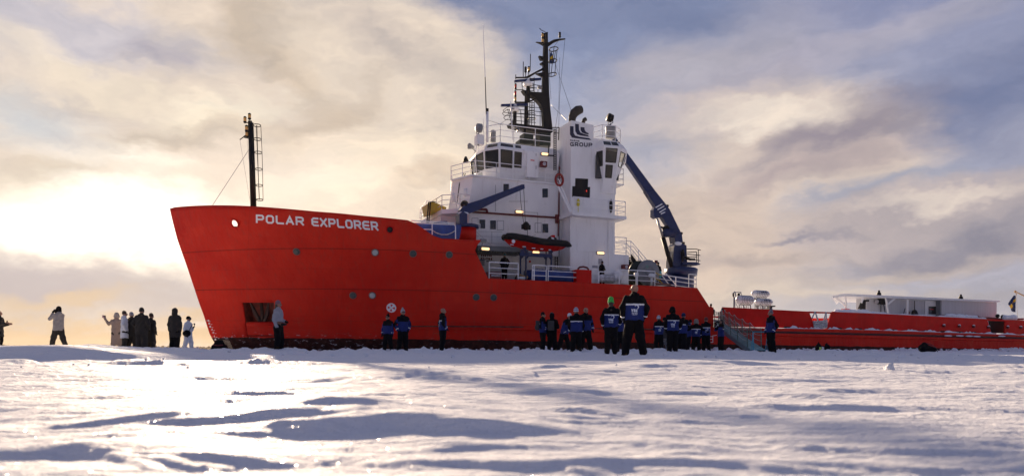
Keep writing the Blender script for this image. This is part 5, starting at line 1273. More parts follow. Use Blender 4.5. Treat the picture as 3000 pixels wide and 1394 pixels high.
def canister(x0, x1, y0, y1, t, lab, f=zD, cradle=True, text=None, ribs=7):
    a, b = W(*f(x0, (y0+y1)/2), t), W(*f(x1, (y0+y1)/2), t); c = (a+b)/2; r = (Z_of(*f(x0, y0), t)-Z_of(*f(x0, y1), t))/2; L = (b-a).length; zc = c.z
    o = sthing('liferaft_canister', c-Vector((0, 0, r)), lab, 'liferaft', 'white liferaft canisters')
    base = c-Vector((0, 0, r)); mb = MB(); mb.lathe(Vector((a.x, t, zc)), (1, 0, 0), [(0, .02), (.0, r*.25), (L*.04, r*.3), (L*.05, r*.62), (L*.12, r*.9), (L*.2, r), (L*.8, r), (L*.88, r*.9), (L*.95, r*.62), (L*.96, r*.3), (L, r*.25), (L, .02)], 18); mb.build('shell', 'canw', o, base)
    mb = MB()
    for k in range(ribs):
        x = a.x+L*(.22+.56*k/(ribs-1)); mb.poly([(x, t+1.012*r*math.cos(q), zc+1.012*r*math.sin(q)) for q in np.linspace(0, 2*math.pi, 16, endpoint=False)], .016, 4, closed=True)
    mb.poly([(a.x+L*.1, t-r*1.0, zc), (a.x+L*.9, t-r*1.0, zc)], .014, 4); mb.build('strap', 'dark', o, base)
    if text:
        mb = MB(); w = L*.36
        def fm(x, y, k): an = .25+y/r; return (a.x+L*.38+x, t-(1.03*r+.002*k)*math.cos(an), zc+1.03*r*math.sin(an))
        lettering(mb, text, w, r*.45, .03, fm); mb.build('lettering', 'logo', o, base)
    if cradle:
        mb = MB(); zb = zc-r
        for k in (.3, .7):
            x = a.x+L*k
            for d in (-1, 1): mb.tube((x-.2*d, t-d*.0, zb+.05), (x+.12, t+d*.35, zb-1.05), .045, n=5); mb.tube((x-.3, t+d*.3, zb+.1), (x+.15, t, zb-1.0), .03, n=5)
        mb.tube((a.x+L*.2, t, zb), (a.x+L*.8, t, zb), .05, n=5); mb.build('cradle', 'steel', o, base)
    return o
canister(480, 735, 225, 362, 1.6, 'leftmost white liferaft canister on the aft bulwark, beside the lamp post'); canister(708, 965, 152, 255, 2.6, 'white liferaft canister stacked topmost of the three above the aft bulwark', cradle=True, text='APO'); canister(760, 1010, 272, 375, 1.6, 'lower right white liferaft canister above the aft bulwark, under the topmost one', text='APO')
canister(195, 522, 862, 1005, .8, 'white ribbed liferaft canister lying behind the rail on the main deck', f=zB, cradle=False, ribs=9)
# aft lamp post (ship part), steel rack
mb = MB(); t = 1.6; mb.tube(W(*zD(455, 410), t), W(*zD(458, 262), t), .09, n=6); mb.poly([W(*zD(x, y), t) for x, y in [(450, 262), (432, 200), (465, 170), (480, 235), (462, 262)]], .05, 5); mb.poly([W(*zD(x, y), t) for x, y in [(465, 178), (550, 180), (520, 212)]], .03, 5); mb.poly([W(*zD(x, y), t) for x, y in [(550, 172), (562, 220)]], .03, 5)
mb.tube(W(*zD(795, 420), t), W(*zD(792, 370), t), .09, n=6); mb.poly([W(*zD(735, 265), t), W(*zD(770, 285), t), W(*zD(800, 262), t)], .06, 5); mb.build('lamp_post', 'steel', ship)
mb = MB(); mb.ball(W(*zD(440, 215), t), .13, 8, 0, (.6, .6, 1.4)); mb.ball(W(*zD(518, 212), t), .12, 8); mb.build('floodlight', 'dark', ship)
mb = MB(); mb.prism(PL([zD(958, 432), zD(990, 372), zD(1055, 372), zD(1058, 390), zD(1012, 392), zD(1008, 436)], 1.5), 1.5, 1.9); mb.build('bollard_arm', 'dark', ship)
# gap at the break: far bulwark, mooring frame, white rail
mb = MB(); mb.prism(PL([(2085, 925), (2125, 927), (2125, 931), (2085, 929)], 10), 10, 10.2); mb.prism(PL([(2370, 931), (2440, 932), (2440, 966), (2370, 964)], 12), 12, 12.2); mb.build('far_bulwark', 'red', ship)
mb = MB(); mb.prism(PL([(2092, 936), (2125, 938), (2125, 943), (2092, 941)], 6), 6, 7); mb.prism(PL([(2092, 942), (2120, 943), (2120, 962), (2092, 962)], 5), 5, 6, 1); mb.build('deck_machinery', ['navy', 'whiterail'], ship)
mb = MB(); mb.poly([W(*zD(x, y), .2) for x, y in [(170, 462), (240, 475), (300, 480)]], .02, 4); mb.poly([W(*zD(x, y), .2) for x, y in [(165, 495), (240, 500)]], .02, 4); mb.poly([W(*zD(x, y), .2) for x, y in [(238, 560), (262, 455), (275, 430)]], .06, 5); mb.build('gate_chain', 'rope', ship)
mb = MB(); mb.tube(W(*zD(285, 440), .2), W(*zD(280, 410), .2), .1, n=6); mb.tube(W(*zD(262, 455), .1), W(*zD(270, 590), .1), .13, n=6, mi=1); mb.build('gate_post', ['dark', 'tan'], ship)
# snowed-up rope coils hung in the bulwark opening
b = W(*zD(1710, 700), .3); o = sthing('rope_bundle', b, 'bundle of snow-crusted white rope hung in the bulwark opening', 'rope')
mb = MB(); r_ = random.Random(11)
for k in range(26):
    y = 600+k*4; x0 = 1608+k*.9+r_.uniform(-6, 6); x1 = 1812-k*.3+r_.uniform(-6, 6); mb.poly([W(*zD(x0+(x1-x0)*u, y+6*math.sin(u*5+k)+r_.uniform(-5, 5)), .18+r_.uniform(-.1, .12)) for u in np.linspace(0, 1, 6)], .06, 5)
mb.build('coil', 'rope', o, b)
mb = MB()
for pts in ([(1590, 560), (1635, 460), (1675, 590)], [(1765, 590), (1795, 465), (1808, 690)], [(1635, 460), (1690, 620)]): mb.poly([W(*zD(x, y), .2) for x, y in pts], .06, 6)
mb.build('hanging_rope', 'rope', o, b)
# ------------------------------------------------------------------ aft shelter
sh = empty('aft_shelter', None, 'long low white shelter with a flat roof over the aft deck'); sh.parent = ship; ta = 3.2
RA, RB = W(*zC(-123, 200), ta), W(*zC(2225, 298), ta); RAm = W(*zD(2050, 198), ta)
mb = MB(); e0 = W(*zD(1893, 232), ta); rb = W(*zC(2225, 320), ta)
P_ = [(e0.x, e0.z), (RAm.x, RAm.z), (RB.x, RB.z), (rb.x, rb.z), (W(*zD(2060, 228), ta).x, Z_of(*zD(2060, 236), ta)), (e0.x, e0.z-.22)]
tf = 9.0; sk = S_of(2452, tf)-e0.x
mb.loft([[(x, ta, z) for x, z in P_], [(x+(sk if i in (0, 5) else sk*.8 if i in (1, 4) else 0), tf, z) for i, (x, z) in enumerate(P_)]]); mb.build('roof', 'white', sh)
und = [W(*zD(1893, 240), ta), W(*zD(1905, 285), ta+.6)]
zdk = Z_of(*zC(1500, 560), ta)-1.5
def wall(x0, x1, t0, t1, name, ytop=300, m_='shelter'): 
    mb = MB(); p = W(*zC(x0, ytop), t0); q = W(*zC(x1, ytop), t0); mb.box((p.x, t0, zdk), (q.x, t1, rb.z+(RB.z-rb.z)*0+.0)); return mb.build(name, m_, sh)
wall(1382, 2180, 3.6, 7.5, 'container_wall'); wall(290, 1375, 4.2, 5.4, 'cabin_wall')
mb = MB(); mb.box((W(*zC(1362, 300), 3.62).x, 3.62, zdk), (W(*zC(1381, 300), 3.62).x, 4.2, rb.z)); mb.build('corner_post', 'grey', sh)
for segs in ([[(570, 262), (605, 480)], [(700, 265), (600, 350)]], [[(885, 285), (885, 495)]], [[(245, 245), (215, 330)]]): tz(segs, .10, 'roof_post', 'white', sh, ta+.2, 6, zC)
tz([[(2080, 240), (2095, 425)], [(1955, 268), (2085, 380)]], .10, 'roof_post', 'white', sh, ta+.2, 6, zD)
mb = MB(); mb.prism([SZ(*zD(x, y), ta+.3) for x, y in [(2043, 422), (2125, 420), (2125, 445), (2043, 445)]], ta+.1, ta+.5); mb.build('post_foot', 'red', sh)
mb = MB(); mb.prism(PL([zC(185, 450), (zC(250, 290)), zC(265, 285), zC(330, 285), zC(330, 312), zC(282, 312), zC(278, 470), zC(255, 460), zC(252, 340), zC(208, 455)], ta+.3), ta+.3, ta+.6); mb.build('a_frame', 'dark', sh)
mb = MB(); mb.prism(PL([zC(470, 262), zC(570, 262), zC(570, 355), zC(470, 350)], 4.0), 3.9, 4.2); mb.build('display_board', 'dark', sh)
dr = board(*zC(1135, 300), *zC(1360, 520), 4.18, 'white', 'door', sh, .06)
f_ = win('window', [W(*zC(x, y), 4.1) for x, y in ((1185, 380), (1300, 382), (1300, 500), (1185, 498))], dr); board(*zC(1205, 418), *zC(1265, 432), 4.05, 'redlens', 'open_sign', f_)
for sg in ([(988, 300, 4.0), (988, 440, 4.0)], [(500, 350, 4.1), (500, 460, 4.1)], [(540, 350, 4.1), (560, 470, 4.1)], [(850, 410, 4.0), (830, 485, 4.0)]): tz([sg], .035, 'cable', 'dark', sh, ta, 4, zC)
mb = MB(); mb.ball(W(*zC(435, 310), 4.0), .22, 8); mb.build('wall_lamp', 'greyc', sh)
mb = MB(); mb.prism(PL([zC(990, 430), zC(1010, 445), zC(1030, 495), zC(960, 495), zC(975, 450)], 3.8), 3.7, 4.0); mb.build('coat_hanging', 'dark', sh)
mb = MB(); p = W(*zC(892, 478), 3.6); mb.ball(p, .22, 8, 0, (1, .6, 1)); mb.build('hose_reel', 'maroon', sh)
for x, y in ((470, 200), (1658, 255)): p = W(*zC(x, y+12), ta+1); mb = MB(); mb.lathe(p, (0, 0, 1), [(-.1, .22), (.15, .2), (.25, .1), (.38, .12), (.42, .03)], 10); mb.build('roof_vent', 'dark', sh)
# snowy hoses and gear along the rail
mb = MB(); r_ = random.Random(8)
for x0, x1, yb in ((1960, 2394, 455), ):
    for k in range(26): x = x0+(x1-x0)*k/26; mb.ball(W(*zD(x, yb+8+r_.uniform(-4, 4)), .8), .17+r_.random()*.1, 7, 0, (1.3, 1, .8))
mb.build('snowed_over_gear', 'snowy', ship); mb = MB()
for k in range(14): mb.ball(W(*zC(20+k*40, 462+k*2), .8), .15+r_.random()*.1, 7, 0, (1.2, 1, .8))
mb.build('snowed_over_gear', 'snowy', ship); mb = MB()
for k in range(22): mb.ball(W(*zC(1460+k*20, 515+k*1.2), .8), .14+r_.random()*.1, 7, 0, (1, 1, 1))
mb.build('snowed_over_gear', 'snowy', ship); mb = MB()
for k in range(9): mb.ball(W(*zC(2300+k*18, 548), .8), .2+r_.random()*.1, 7, 0, (1, 1, 1.2))
mb.build('snowed_over_gear', 'snowy', ship)
mb = MB(); mb.prism(PL([zC(1900, 538), zC(2060, 535), zC(2280, 555), zC(2576, 552), zC(2576, 580), zC(2060, 575), zC(1900, 545)], 1.2), 1.2, 2.0)
for x, y in ((1350, 525), (1700, 525), (1850, 535)): mb.tube(W(*zC(x, y), .9), W(*zC(x+60, y), .9), .14, n=8)
mb.build('hatch_coaming', 'maroon', ship)
mb = MB()
for x, y in ((2192, 520), (2268, 532), (2430, 540)): mb.ball(W(*zC(x, y), 1.5), .2, 8)
mb.build('bollard', 'dark', ship)
# ensign on its staff
a, b_, c = W(*zC(2450, 168), 8.5), W(*zC(2600, 240), 8.5), W(*zC(3000, 430), 8.5)
mb = MB(); mb.tube(a, c, .06, .12, 6); mb.ball(a, .14, 8); mb.poly([a, W(*zC(2470, 215), 8.5)], .04); mb.poly([W(*zC(2460, 190), 8.5), W(*zC(2485, 540), 8.5)], .012, 4); mb.build('ensign_staff', 'fur', ship)
fb = W(*zC(2440, 230), 8.4); o = sthing('flag', fb, 'blue flag with a yellow cross hanging limp from the stern staff', 'flag')
ox = [(2438, 222), (2446, 300), (2450, 400), (2446, 465)]; lx = [(2434, 224), (2385, 290), (2360, 345), (2390, 400), (2400, 450), (2425, 462)]
rows = 20; Vf = []; Ff = []; Mi = []
for r in range(rows+1):
    v = r/rows; y = 224+v*240
    xr = float(np.interp(y, [222, 300, 400, 465], [2438, 2446, 2450, 2446])); xl = float(np.interp(y, [224, 290, 345, 400, 450, 465], [2436, 2387, 2358, 2392, 2398, 2430]))
    for k in range(15): u = k/14; Vf.append(W(*zC(xl+(xr-xl)*u, y), 8.4)+Vector((0, .12*math.sin(u*11+v*3), 0)))
for r in range(rows):
    for k in range(14):
        Ff.append((r*15+k, r*15+k+1, r*15+k+16, r*15+k+15)); u, v = (k+.5)/14, (r+.5)/rows
        d = v-.18*(1-u)*1.0; Mi.append(1 if abs(v*1.0+u*.5-.72) < .08 or abs(u-.42+.25*(v-.5)) < .10 else 0)
for v in range(len(Vf)): Vf[v] = Vf[v]-fb
mesh_np('cloth', [tuple(v) for v in Vf], Ff, ['flagb', 'flagy'], o, Mi).modifiers.new('thick', 'SOLIDIFY').thickness = .01
# winch and drums on the main deck
def drum(x, y, r, t0, t1, m_, name, lab):
    c = W(*zB(x, y), t0); g = sthing(name, c, lab, 'winch drum', 'drums of the deck winch'); mb = MB(); mb.lathe(c, (0, 1, 0), [(0, r*.3), (.01, r), (.12, r), (.14, r*.55), (t1-t0-.14, r*.55), (t1-t0-.12, r), (t1-t0, r), (t1-t0+.01, r*.3)], 26); mb.build('drum', m_, g, c)
    mb = MB(); mb.lathe(c-Vector((0, .08, 0)), (0, 1, 0), [(0, r*.25), (.08, r*.3)], 16); mb.poly([c+Vector((r*.5*math.cos(q), -.03, r*.5*math.sin(q))) for q in np.linspace(0, 2*math.pi, 18, endpoint=False)], .03, 4, closed=True); mb.build('hub', m_, g, c); return g, c
g, c = drum(1080, 830, 1.0, 1.2, 2.2, 'grey', 'winch_drum', 'grey winch drum with a small green sign behind the main deck rail')
mb = MB()
for a, b in (((1035, 707), (1072, 707)), ((1072, 707), (1072, 742)), ((1072, 742), (1035, 742)), ((1035, 742), (1035, 707)), ((1043, 725), (1063, 725)), ((1053, 715), (1053, 735))): mb.tube(W(*zB(*a), 1.18), W(*zB(*b), 1.18), .014, n=4)
mb.build('green_sign', mat('green_sign', (.1, .5, .35), .5), g, c)
drum(925, 835, .95, 1.6, 2.5, 'darkgreen', 'winch_drum', 'dark green winch drum left of the grey one')
for x, y, lab in ((862, 862, 'white mushroom vent in front of the dark winch drum'), (1130, 880, 'thicker white mushroom vent in front of the grey winch drum')):
    c = W(*zB(x, 1020), .7); top_ = W(*zB(x, y), .7); g = sthing('mushroom_vent', c, lab, 'vent', 'white mushroom vents'); k = 1 if x < 1000 else 1.4
    mb = MB(); mb.tube(c-Vector((0, 0, .1)), top_, .06*k, n=10); mb.build('stem', 'whiterail', g, c); mb = MB(); mb.lathe(top_, (0, 0, 1), [(-.16, .12*k), (-.12, .16*k), (.1, .17*k), (.16, .10*k)], 14); mb.build('cap', 'whiterail', g, c)
mb = MB(); c = W(*zB(560, 870), 1.0); mb.lathe(c, (0, 1, 0), [(-.05, .15), (0, .38), (.3, .38)], 16); mb.prism(PL([zB(500, 820), zB(560, 810), zB(570, 940), zB(540, 945)], 1.3), 1.3, 1.6); mb.box((W(*zB(600, 850), 1.25).x, 1.25, W(*zB(600, 1020), 1.25).z), (W(*zB(725, 850), 1.25).x, 1.6, W(*zB(600, 830), 1.25).z)); mb.build('windlass_housing', 'white', ship)
c = W(*zB(1206, 700), 2.2); mb = MB(); mb.tube(c+Vector((0, 0, 1.2*0.8)) if False else W(*zB(1206, 617), 2.2), c, .16, n=10); mb.build('short_post', 'maroon', ship)

# ------------------------------------------------------------------ gangway
g0, g1 = MI @ atz(2118, 942, (MS @ W(2118, 942, .1)).y), None
A0 = MS @ W(2118, 945, .15); 
GZ = 41.0
A1 = atz(2243, 1026, GZ)
gang = empty('gangway', Matrix.Translation(A1), 'teal aluminium gangway with side nets sloping from the deck gap down to the ice', 'gangway')
dv = (A1-A0); dh = Vector((dv.x, dv.y, 0)).normalized(); sv = Vector((-dh.y, dh.x, 0)); sv = sv if sv.y > 0 else -sv
def G(u, side, h): return A0+dv*u+sv*side+Vector((0, 0, h))
mb = MB()
for sd_ in (0, .7):
    mb.loft([[G(0, sd_, 0), G(0, sd_+.08, 0), G(0, sd_+.08, -.27), G(0, sd_, -.27)], [G(1, sd_, 0), G(1, sd_+.08, 0), G(1, sd_+.08, -.27), G(1, sd_, -.27)]])
mb.build('side_beam', 'teal', gang, A1)
mb = MB()
for k in range(34): u = (k+.5)/34; mb.loft([[G(u-.011, .02, .0), G(u+.011, .02, .0), G(u+.011, .02, .04), G(u-.011, .02, .04)], [G(u-.011, .76, 0), G(u+.011, .76, 0), G(u+.011, .76, .04), G(u-.011, .76, .04)]])
for k in range(17):
    u = k/17; mb.tube(G(u, -.02, -.02), G(u+1/17, -.02, -.33), .022, n=4)
mb.build('tread', mat('snowy_teal', (.14, .30, .33), .6, var=.6, scale=4), gang, A1)
us = [.05, .2, .35, .55, .72, .93]
for i, u in enumerate(us):
    for sd_ in (0, .75):
        mb = MB(); mb.tube(G(u, sd_, 0), G(u-.01, sd_, 1.1), .03, n=6); mb.build('stanchion', 'net', gang, A1)
mb = MB()
for h in (1.08, .72, .38):
    for sd_ in (0, .75):
        for a, b in zip(us[:-1], us[1:]): mb.poly([G(a+(b-a)*w, sd_, h-.16*math.sin(math.pi*w)*(1 if h > .5 else .6)) for w in (0, .25, .5, .75, 1)], .014, 4)
mb.build('hand_rope', 'rope', gang, A1)
for sd_ in (0, .75):
    mb = MB(); q = [G(u, sd_+.01, .02) for u in us]+[G(u, sd_+.01, 1.0) for u in us]; n = len(us); mb.add(q, [(i, i+1, i+1+n, i+n) for i in range(n-1)]); mb.build('side_net', 'netting', gang, A1)
mb = MB()
for x, y, z in ((1.02, 0, 0), (1.06, .75, 0)): mb.tube(G(1, y, 1.0)+dh*.5, G(1, y, -.1)+dh*.75, .03, n=6); mb.tube(G(1, y, 1.0)+dh*.5, G(1, y, 0), .02, n=6)
mb.tube(G(1, 0, 1.0)+dh*.5, G(1, .75, 1.0)+dh*.5, .02, n=6); mb.build('foot_frame', mat('teal_blue', (.05, .30, .42), .5), gang, A1)
# ------------------------------------------------------------------ people: skinned from distance fields
def surfnet(fn, lo, hi, h):
    ax = [np.arange(lo[i]-2*h, hi[i]+2*h, h) for i in range(3)]
    X, Y, Z = np.meshgrid(*ax, indexing='ij'); V = fn(X, Y, Z); S = V < 0
    nx, ny, nz = V.shape
    c = np.zeros((nx-1, ny-1, nz-1), int); acc = np.zeros((nx-1, ny-1, nz-1, 3)); cnt = np.zeros((nx-1, ny-1, nz-1))
    cor = [(i, j, k) for i in (0, 1) for j in (0, 1) for k in (0, 1)]
    sl = lambda o: (slice(o[0], nx-1+o[0]), slice(o[1], ny-1+o[1]), slice(o[2], nz-1+o[2]))
    for a in range(8):
        for d in range(3):
            if cor[a][d]: continue
            o1 = cor[a]; o2 = list(o1); o2[d] = 1; v1 = V[sl(o1)]; v2 = V[sl(o2)]; mk = (v1 < 0) != (v2 < 0)
            t = np.where(mk, v1/(v1-v2+1e-12), 0); 
            for e in range(3): acc[..., e] += np.where(mk, o1[e]+(t if e == d else 0), 0)
            cnt += mk
    act = cnt > 0; idx = -np.ones(act.shape, int); idx[act] = np.arange(act.sum())
    I = np.argwhere(act); P = (I+acc[act]/cnt[act][:, None])*h+np.array([a[0] for a in ax])
    Q = []
    for d in range(3):
        o2 = [slice(None)]*3; o1 = [slice(None)]*3; o1[d] = slice(0, -1); o2[d] = slice(1, None)
        a = S[tuple(o1)]; b = S[tuple(o2)]; e = np.argwhere(a != b); u, v = [(1, 2), (2, 0), (0, 1)][d]
        e = e[(e[:, u] > 0) & (e[:, v] > 0) & (e[:, u] < idx.shape[u]) & (e[:, v] < idx.shape[v]) & (e[:, d] < idx.shape[d])]
        def g(du, dv): q = e.copy(); q[:, u] -= du; q[:, v] -= dv; return idx[q[:, 0], q[:, 1], q[:, 2]]
        quad = np.stack([g(1, 1), g(0, 1), g(0, 0), g(1, 0)], 1); ins = S[tuple(e.T)]
        Q.append(np.where(ins[:, None], quad, quad[:, ::-1]))
    Q = np.concatenate(Q); Q = Q[(Q >= 0).all(1)]
    return P, Q
def cap(X, Y, Z, a, b, ra, rb, sy=1.0):
    a = np.array(a, float); b = np.array(b, float); d = b-a; L = max(d.dot(d), 1e-9)
    px, py, pz_ = X-a[0], (Y-a[1]), Z-a[2]; h = np.clip((px*d[0]+py*d[1]+pz_*d[2])/L, 0, 1)
    return np.sqrt((px-h*d[0])**2+((py-h*d[1])/sy)**2+(pz_-h*d[2])**2)-(ra+(rb-ra)*h)
def smin(a, b, k): h = np.clip(.5+.5*(b-a)/k, 0, 1); return b*(1-h)+a*h-k*h*(1-h)
def field(prims, k=.03):
    def f(X, Y, Z):
        r = None
        for p in prims:
            d = cap(X, Y, Z, *p); r = d if r is None else smin(r, d, k)
        return r
    return f
def bounds(prims):
    lo = [min(min(p[0][i], p[1][i])-max(p[2], p[3])*1.3 for p in prims) for i in range(3)]
    hi = [max(max(p[0][i], p[1][i])+max(p[2], p[3])*1.3 for p in prims) for i in range(3)]; return lo, hi
ARM = {'down': ((.04, .012, -.165), (.035, -.03, -.30)), 'face': ((.05, -.10, -.10), (-.055, -.135, .045)), 'chest': ((.035, -.02, -.165), (-.06, -.145, -.11)),
       'pocket': ((.075, .045, -.15), (.03, -.045, -.275)), 'raise': ((.10, -.03, -.07), (.17, -.06, .06)), 'forward': ((.02, -.05, -.15), (-.02, -.19, -.13)),
       'out': ((.10, -.02, -.10), (.20, -.06, -.13)), 'front': ((.05, .02, -.165), (-.03, -.10, -.21)), 'reach': ((.02, -.12, -.05), (.0, -.24, -.06)), 'hip': ((.072, .045, -.145), (.05, -.02, -.265))}
def person(pos, rz, label, H=1.75, jacket='suit', trousers='black', hat=None, arms=('down', 'down'), stride=0.0, spread=.03, lean=0.0, coat=.50, hood=False, hair=None,
           gloves='black', boots='black', prt=None, item=None, pack=False, mw=None, turn=0.0, group=None, tuck=False, hidden_legs=False, res=.018, glasses=False, crouch=0.0, bulk=1.0):
    root = empty('person', mw if mw is not None else Matrix.Translation(pos) @ Matrix.Rotation(R(rz), 4, 'Z'), label, 'person', group)
    q = lambda x, y, z: (x*H, y*H, z*H)
    dz = -crouch
    ly = lambda z: -lean*max(0, z-.5)                    # the trunk leans forward
    hip = .505+dz; sho = .815+dz
    pel = q(0, 0, hip)
    th = turn
    hx, hy, hz = random.Random(label+'h').uniform(-.012, .012), ly(.93)-.008, .925+dz
    rj = random.Random(label); J_ = lambda k: rj.uniform(-k, k)
    feet = [(.055+spread+J_(.012), -stride+J_(.035)), (-.055-spread+J_(.012), stride+J_(.035))]
    # -------- skeleton
    S_ = {}
    for i, sx in enumerate((1, -1)):
        e, w = ARM[arms[i]]; e = tuple(c+J_(.014) for c in e); w = tuple(c+J_(.018) for c in w); s = (sx*.098, ly(.8), sho-.016)
        S_[i] = (s, (s[0]+sx*e[0], s[1]+e[1], s[2]+e[2]), (s[0]+sx*w[0], s[1]+w[1], s[2]+w[2]))
    legs = []
    for i, sx in enumerate((1, -1)):
        fx, fy = feet[i]; k = ((sx*.05+fx)/2, fy*.5-.012-crouch*.6, .275+dz*.5); legs.append(((sx*.05, 0, hip-.02), k, (fx, fy+.01, .05)))
    # -------- body (one continuous skin)
    B = [(q(0, ly(.6), .56+dz), q(0, ly(.74), .74+dz), .078*H, .080*H, .7), (q(-.06, ly(.79), .775+dz), q(.06, ly(.79), .775+dz), .036*H, .036*H), (q(0, 0, hip), q(0, ly(.58), .58+dz), .08*H, .08*H, .8),
         (q(0, ly(.84), .82+dz), q(hx, hy+.008, .885+dz), .032*H, .03*H),
         (q(hx, hy+.008, .945+dz), q(hx, hy-.004, .925+dz), .049*H, .046*H, 1.12), (q(hx, hy-.018, .90+dz), q(hx, hy-.026, .893+dz), .030*H, .022*H),
         (q(hx, hy-.056, .93+dz), q(hx, hy-.066, .912+dz), .006*H, .009*H), (q(.05, hy+.005, .93+dz), q(.05, hy+.01, .915+dz), .010*H, .008*H), (q(-.05, hy+.005, .93+dz), q(-.05, hy+.01, .915+dz), .010*H, .008*H)]
    for i in (0, 1):
        s, e, w = S_[i]; B += [(q(*s), q(*e), .030*H, .023*H), (q(*e), q(*w), .023*H, .015*H)]
        h, k, a = legs[i]; B += [(q(*h), q(*k), .052*H, .034*H), (q(*k), q(*a), .034*H, .022*H), (q(a[0], a[1], .03), q(a[0], a[1]-.08, .02), .022*H, .018*H)]
    lo, hi_ = bounds(B); P, Q = surfnet(field(B, .018), lo, hi_, max(res, .02))
    fc = P[Q].mean(1); mi = np.zeros(len(Q), int)
    for sx in (1, -1):
        d = np.linalg.norm(fc-np.array(q(sx*.018, hy-.050, .932+dz)), axis=1); mi[d < .012*H*.9] = 1
    d = np.abs(fc[:, 2]-.893*H-dz*H) < .006*H; mi[d & (fc[:, 1] < (hy-.045)*H) & (np.abs(fc[:, 0]) < .02*H)] = 2
    body = mesh_np('body', P, Q, ['skin', 'dark', 'maroon'], root, mi)
    def part(name, prims, mats, k=.03, parent=root, fn=None, r=res, ff=None):
        lo, hi_ = bounds(prims); ff = ff or field(prims, k); P, Q = surfnet(ff, lo, hi_, r); m_ = None
        if fn is not None: m_ = fn(P[Q].mean(1))
        return mesh_np(name, P, Q, mats, parent, m_), ff
    # -------- trousers and boots
    TR = [(q(-.03, 0, hip), q(.03, 0, hip), .070*H, .070*H, .85), (q(0, 0, hip), q(0, ly(.56), .55+dz), .075*H, .06*H, .8)]
    bag = 1.25*bulk
    for h, k, a in legs: TR += [(q(*h), q(*k), .066*H*bag**.5, .047*H*bag), (q(*k), q(a[0], a[1], .065), .047*H*bag, .040*H*bag)]
    ftr = field(TR, .035); pt = random.Random(len(label)).uniform(0, 6)
    part('trousers', TR, trousers, .035, ff=lambda X, Y, Z: ftr(X, Y, Z)+.006*np.sin(Z*26+pt+3*np.sin(X*14+Y*9))*np.clip((.5*H-Z)*4, 0, 1))
    for h, k, a in legs:
        part('boot', [(q(a[0], a[1], .075), q(a[0], a[1], .035), .038*H, .034*H), (q(a[0], a[1]+.01, .022), q(a[0]*1.15, a[1]-.085, .020), .026*H, .024*H, 1.0)], boots, .02)
    # -------- jacket
    bt = {'suit': 1.06}.get(jacket, 1.03)*bulk; hem = coat
    TJ = [(q(-.05, ly(hem), hem-.03+dz*0), q(-.055, ly(.74), .75+dz), .072*H*bt, .062*H*bt), (q(.05, ly(hem), hem-.03), q(.055, ly(.74), .75+dz), .072*H*bt, .062*H*bt),
         (q(0, ly(hem), hem-.03), q(0, ly(.77), .77+dz), .090*H*bt, .074*H*bt), (q(0, ly(.83), .82+dz), q(0, ly(.86), .865+dz), .056*H, .044*H)]
    for sx in (1, -1): TJ += [(q(sx*.02, ly(.84), .826+dz), q(sx*.088, ly(.79), .792+dz), .042*H, .040*H*bt)]
    if hem < .45: TJ += [(q(-.035, 0, hem-.02), q(-.03, 0, .6+dz), .098*H, .07*H, .85), (q(.035, 0, hem-.02), q(.03, 0, .6+dz), .098*H, .07*H, .85)]
    if hood == 'down' or jacket == 'suit': TJ += [(q(-.03, ly(.85)+.045, .84+dz), q(.03, ly(.85)+.045, .84+dz), .034*H, .034*H)]
    if hood is True: TJ += [(q(0, hy+.02, .90+dz), q(0, hy+.014, .945+dz), .056*H, .060*H), (q(0, hy+.03, .86+dz), q(0, hy+.02, .9+dz), .05*H, .05*H)]
    AJ = []
    for i in (0, 1):
        s, e, w = S_[i]; w2 = tuple(e[j]+(w[j]-e[j])*.93 for j in range(3)); AJ += [(q(*s), q(*e), .042*H*bt, .038*H*bt), (q(*e), q(*w2), .038*H*bt, .029*H*bt)]
    ft, fa = field(TJ, .035), field(AJ, .02); rw = random.Random(int(H*1000)+len(label)); ph = rw.uniform(0, 6)
    def jacket_field(X, Y, Z):
        w = .006*np.sin(Z*31+ph+4*np.sin(X*9+ph))+.004*np.sin(X*40+Z*22+ph)            # folds of the cloth
        return smin(np.maximum(ft(X, Y, Z), hem*H+.008*np.sin(X*30+ph)-Z), fa(X, Y, Z), .025)+w
    J = TJ+AJ
    if jacket == 'suit':
        zy = (.715+dz)*H
        def fn(c):
            m_ = np.zeros(len(c), int); arm = np.abs(c[:, 0]) > .128*H
            m_[(c[:, 2] < zy) & ~arm] = 1; m_[(arm) & (c[:, 1] < -.005*H) & (c[:, 2] < (.77+dz)*H)] = 1
            m_[(np.abs(c[:, 2]-zy) < .009*H) & (c[:, 1] > 0) & ~arm] = 2
            return m_
        jk, fj = part('jacket', J, ['black', 'blue', 'reflect'], .035, fn=fn, r=res*.8, ff=jacket_field)
        for i in (0, 1):
            s, e, w = S_[i]; a = np.array(e)+(np.array(w)-np.array(e))*.74; b = np.array(e)+(np.array(w)-np.array(e))*.83
            mb = MB(); mb.tube(q(*a), q(*b), .036*H*bt, .034*H*bt, 12); mb.build('cuff_band', 'reflect', jk)
    else:
        jk, fj = part('jacket', J, jacket, .035, ff=jacket_field)
    if not (hood is True and hat is None and False):
        pass
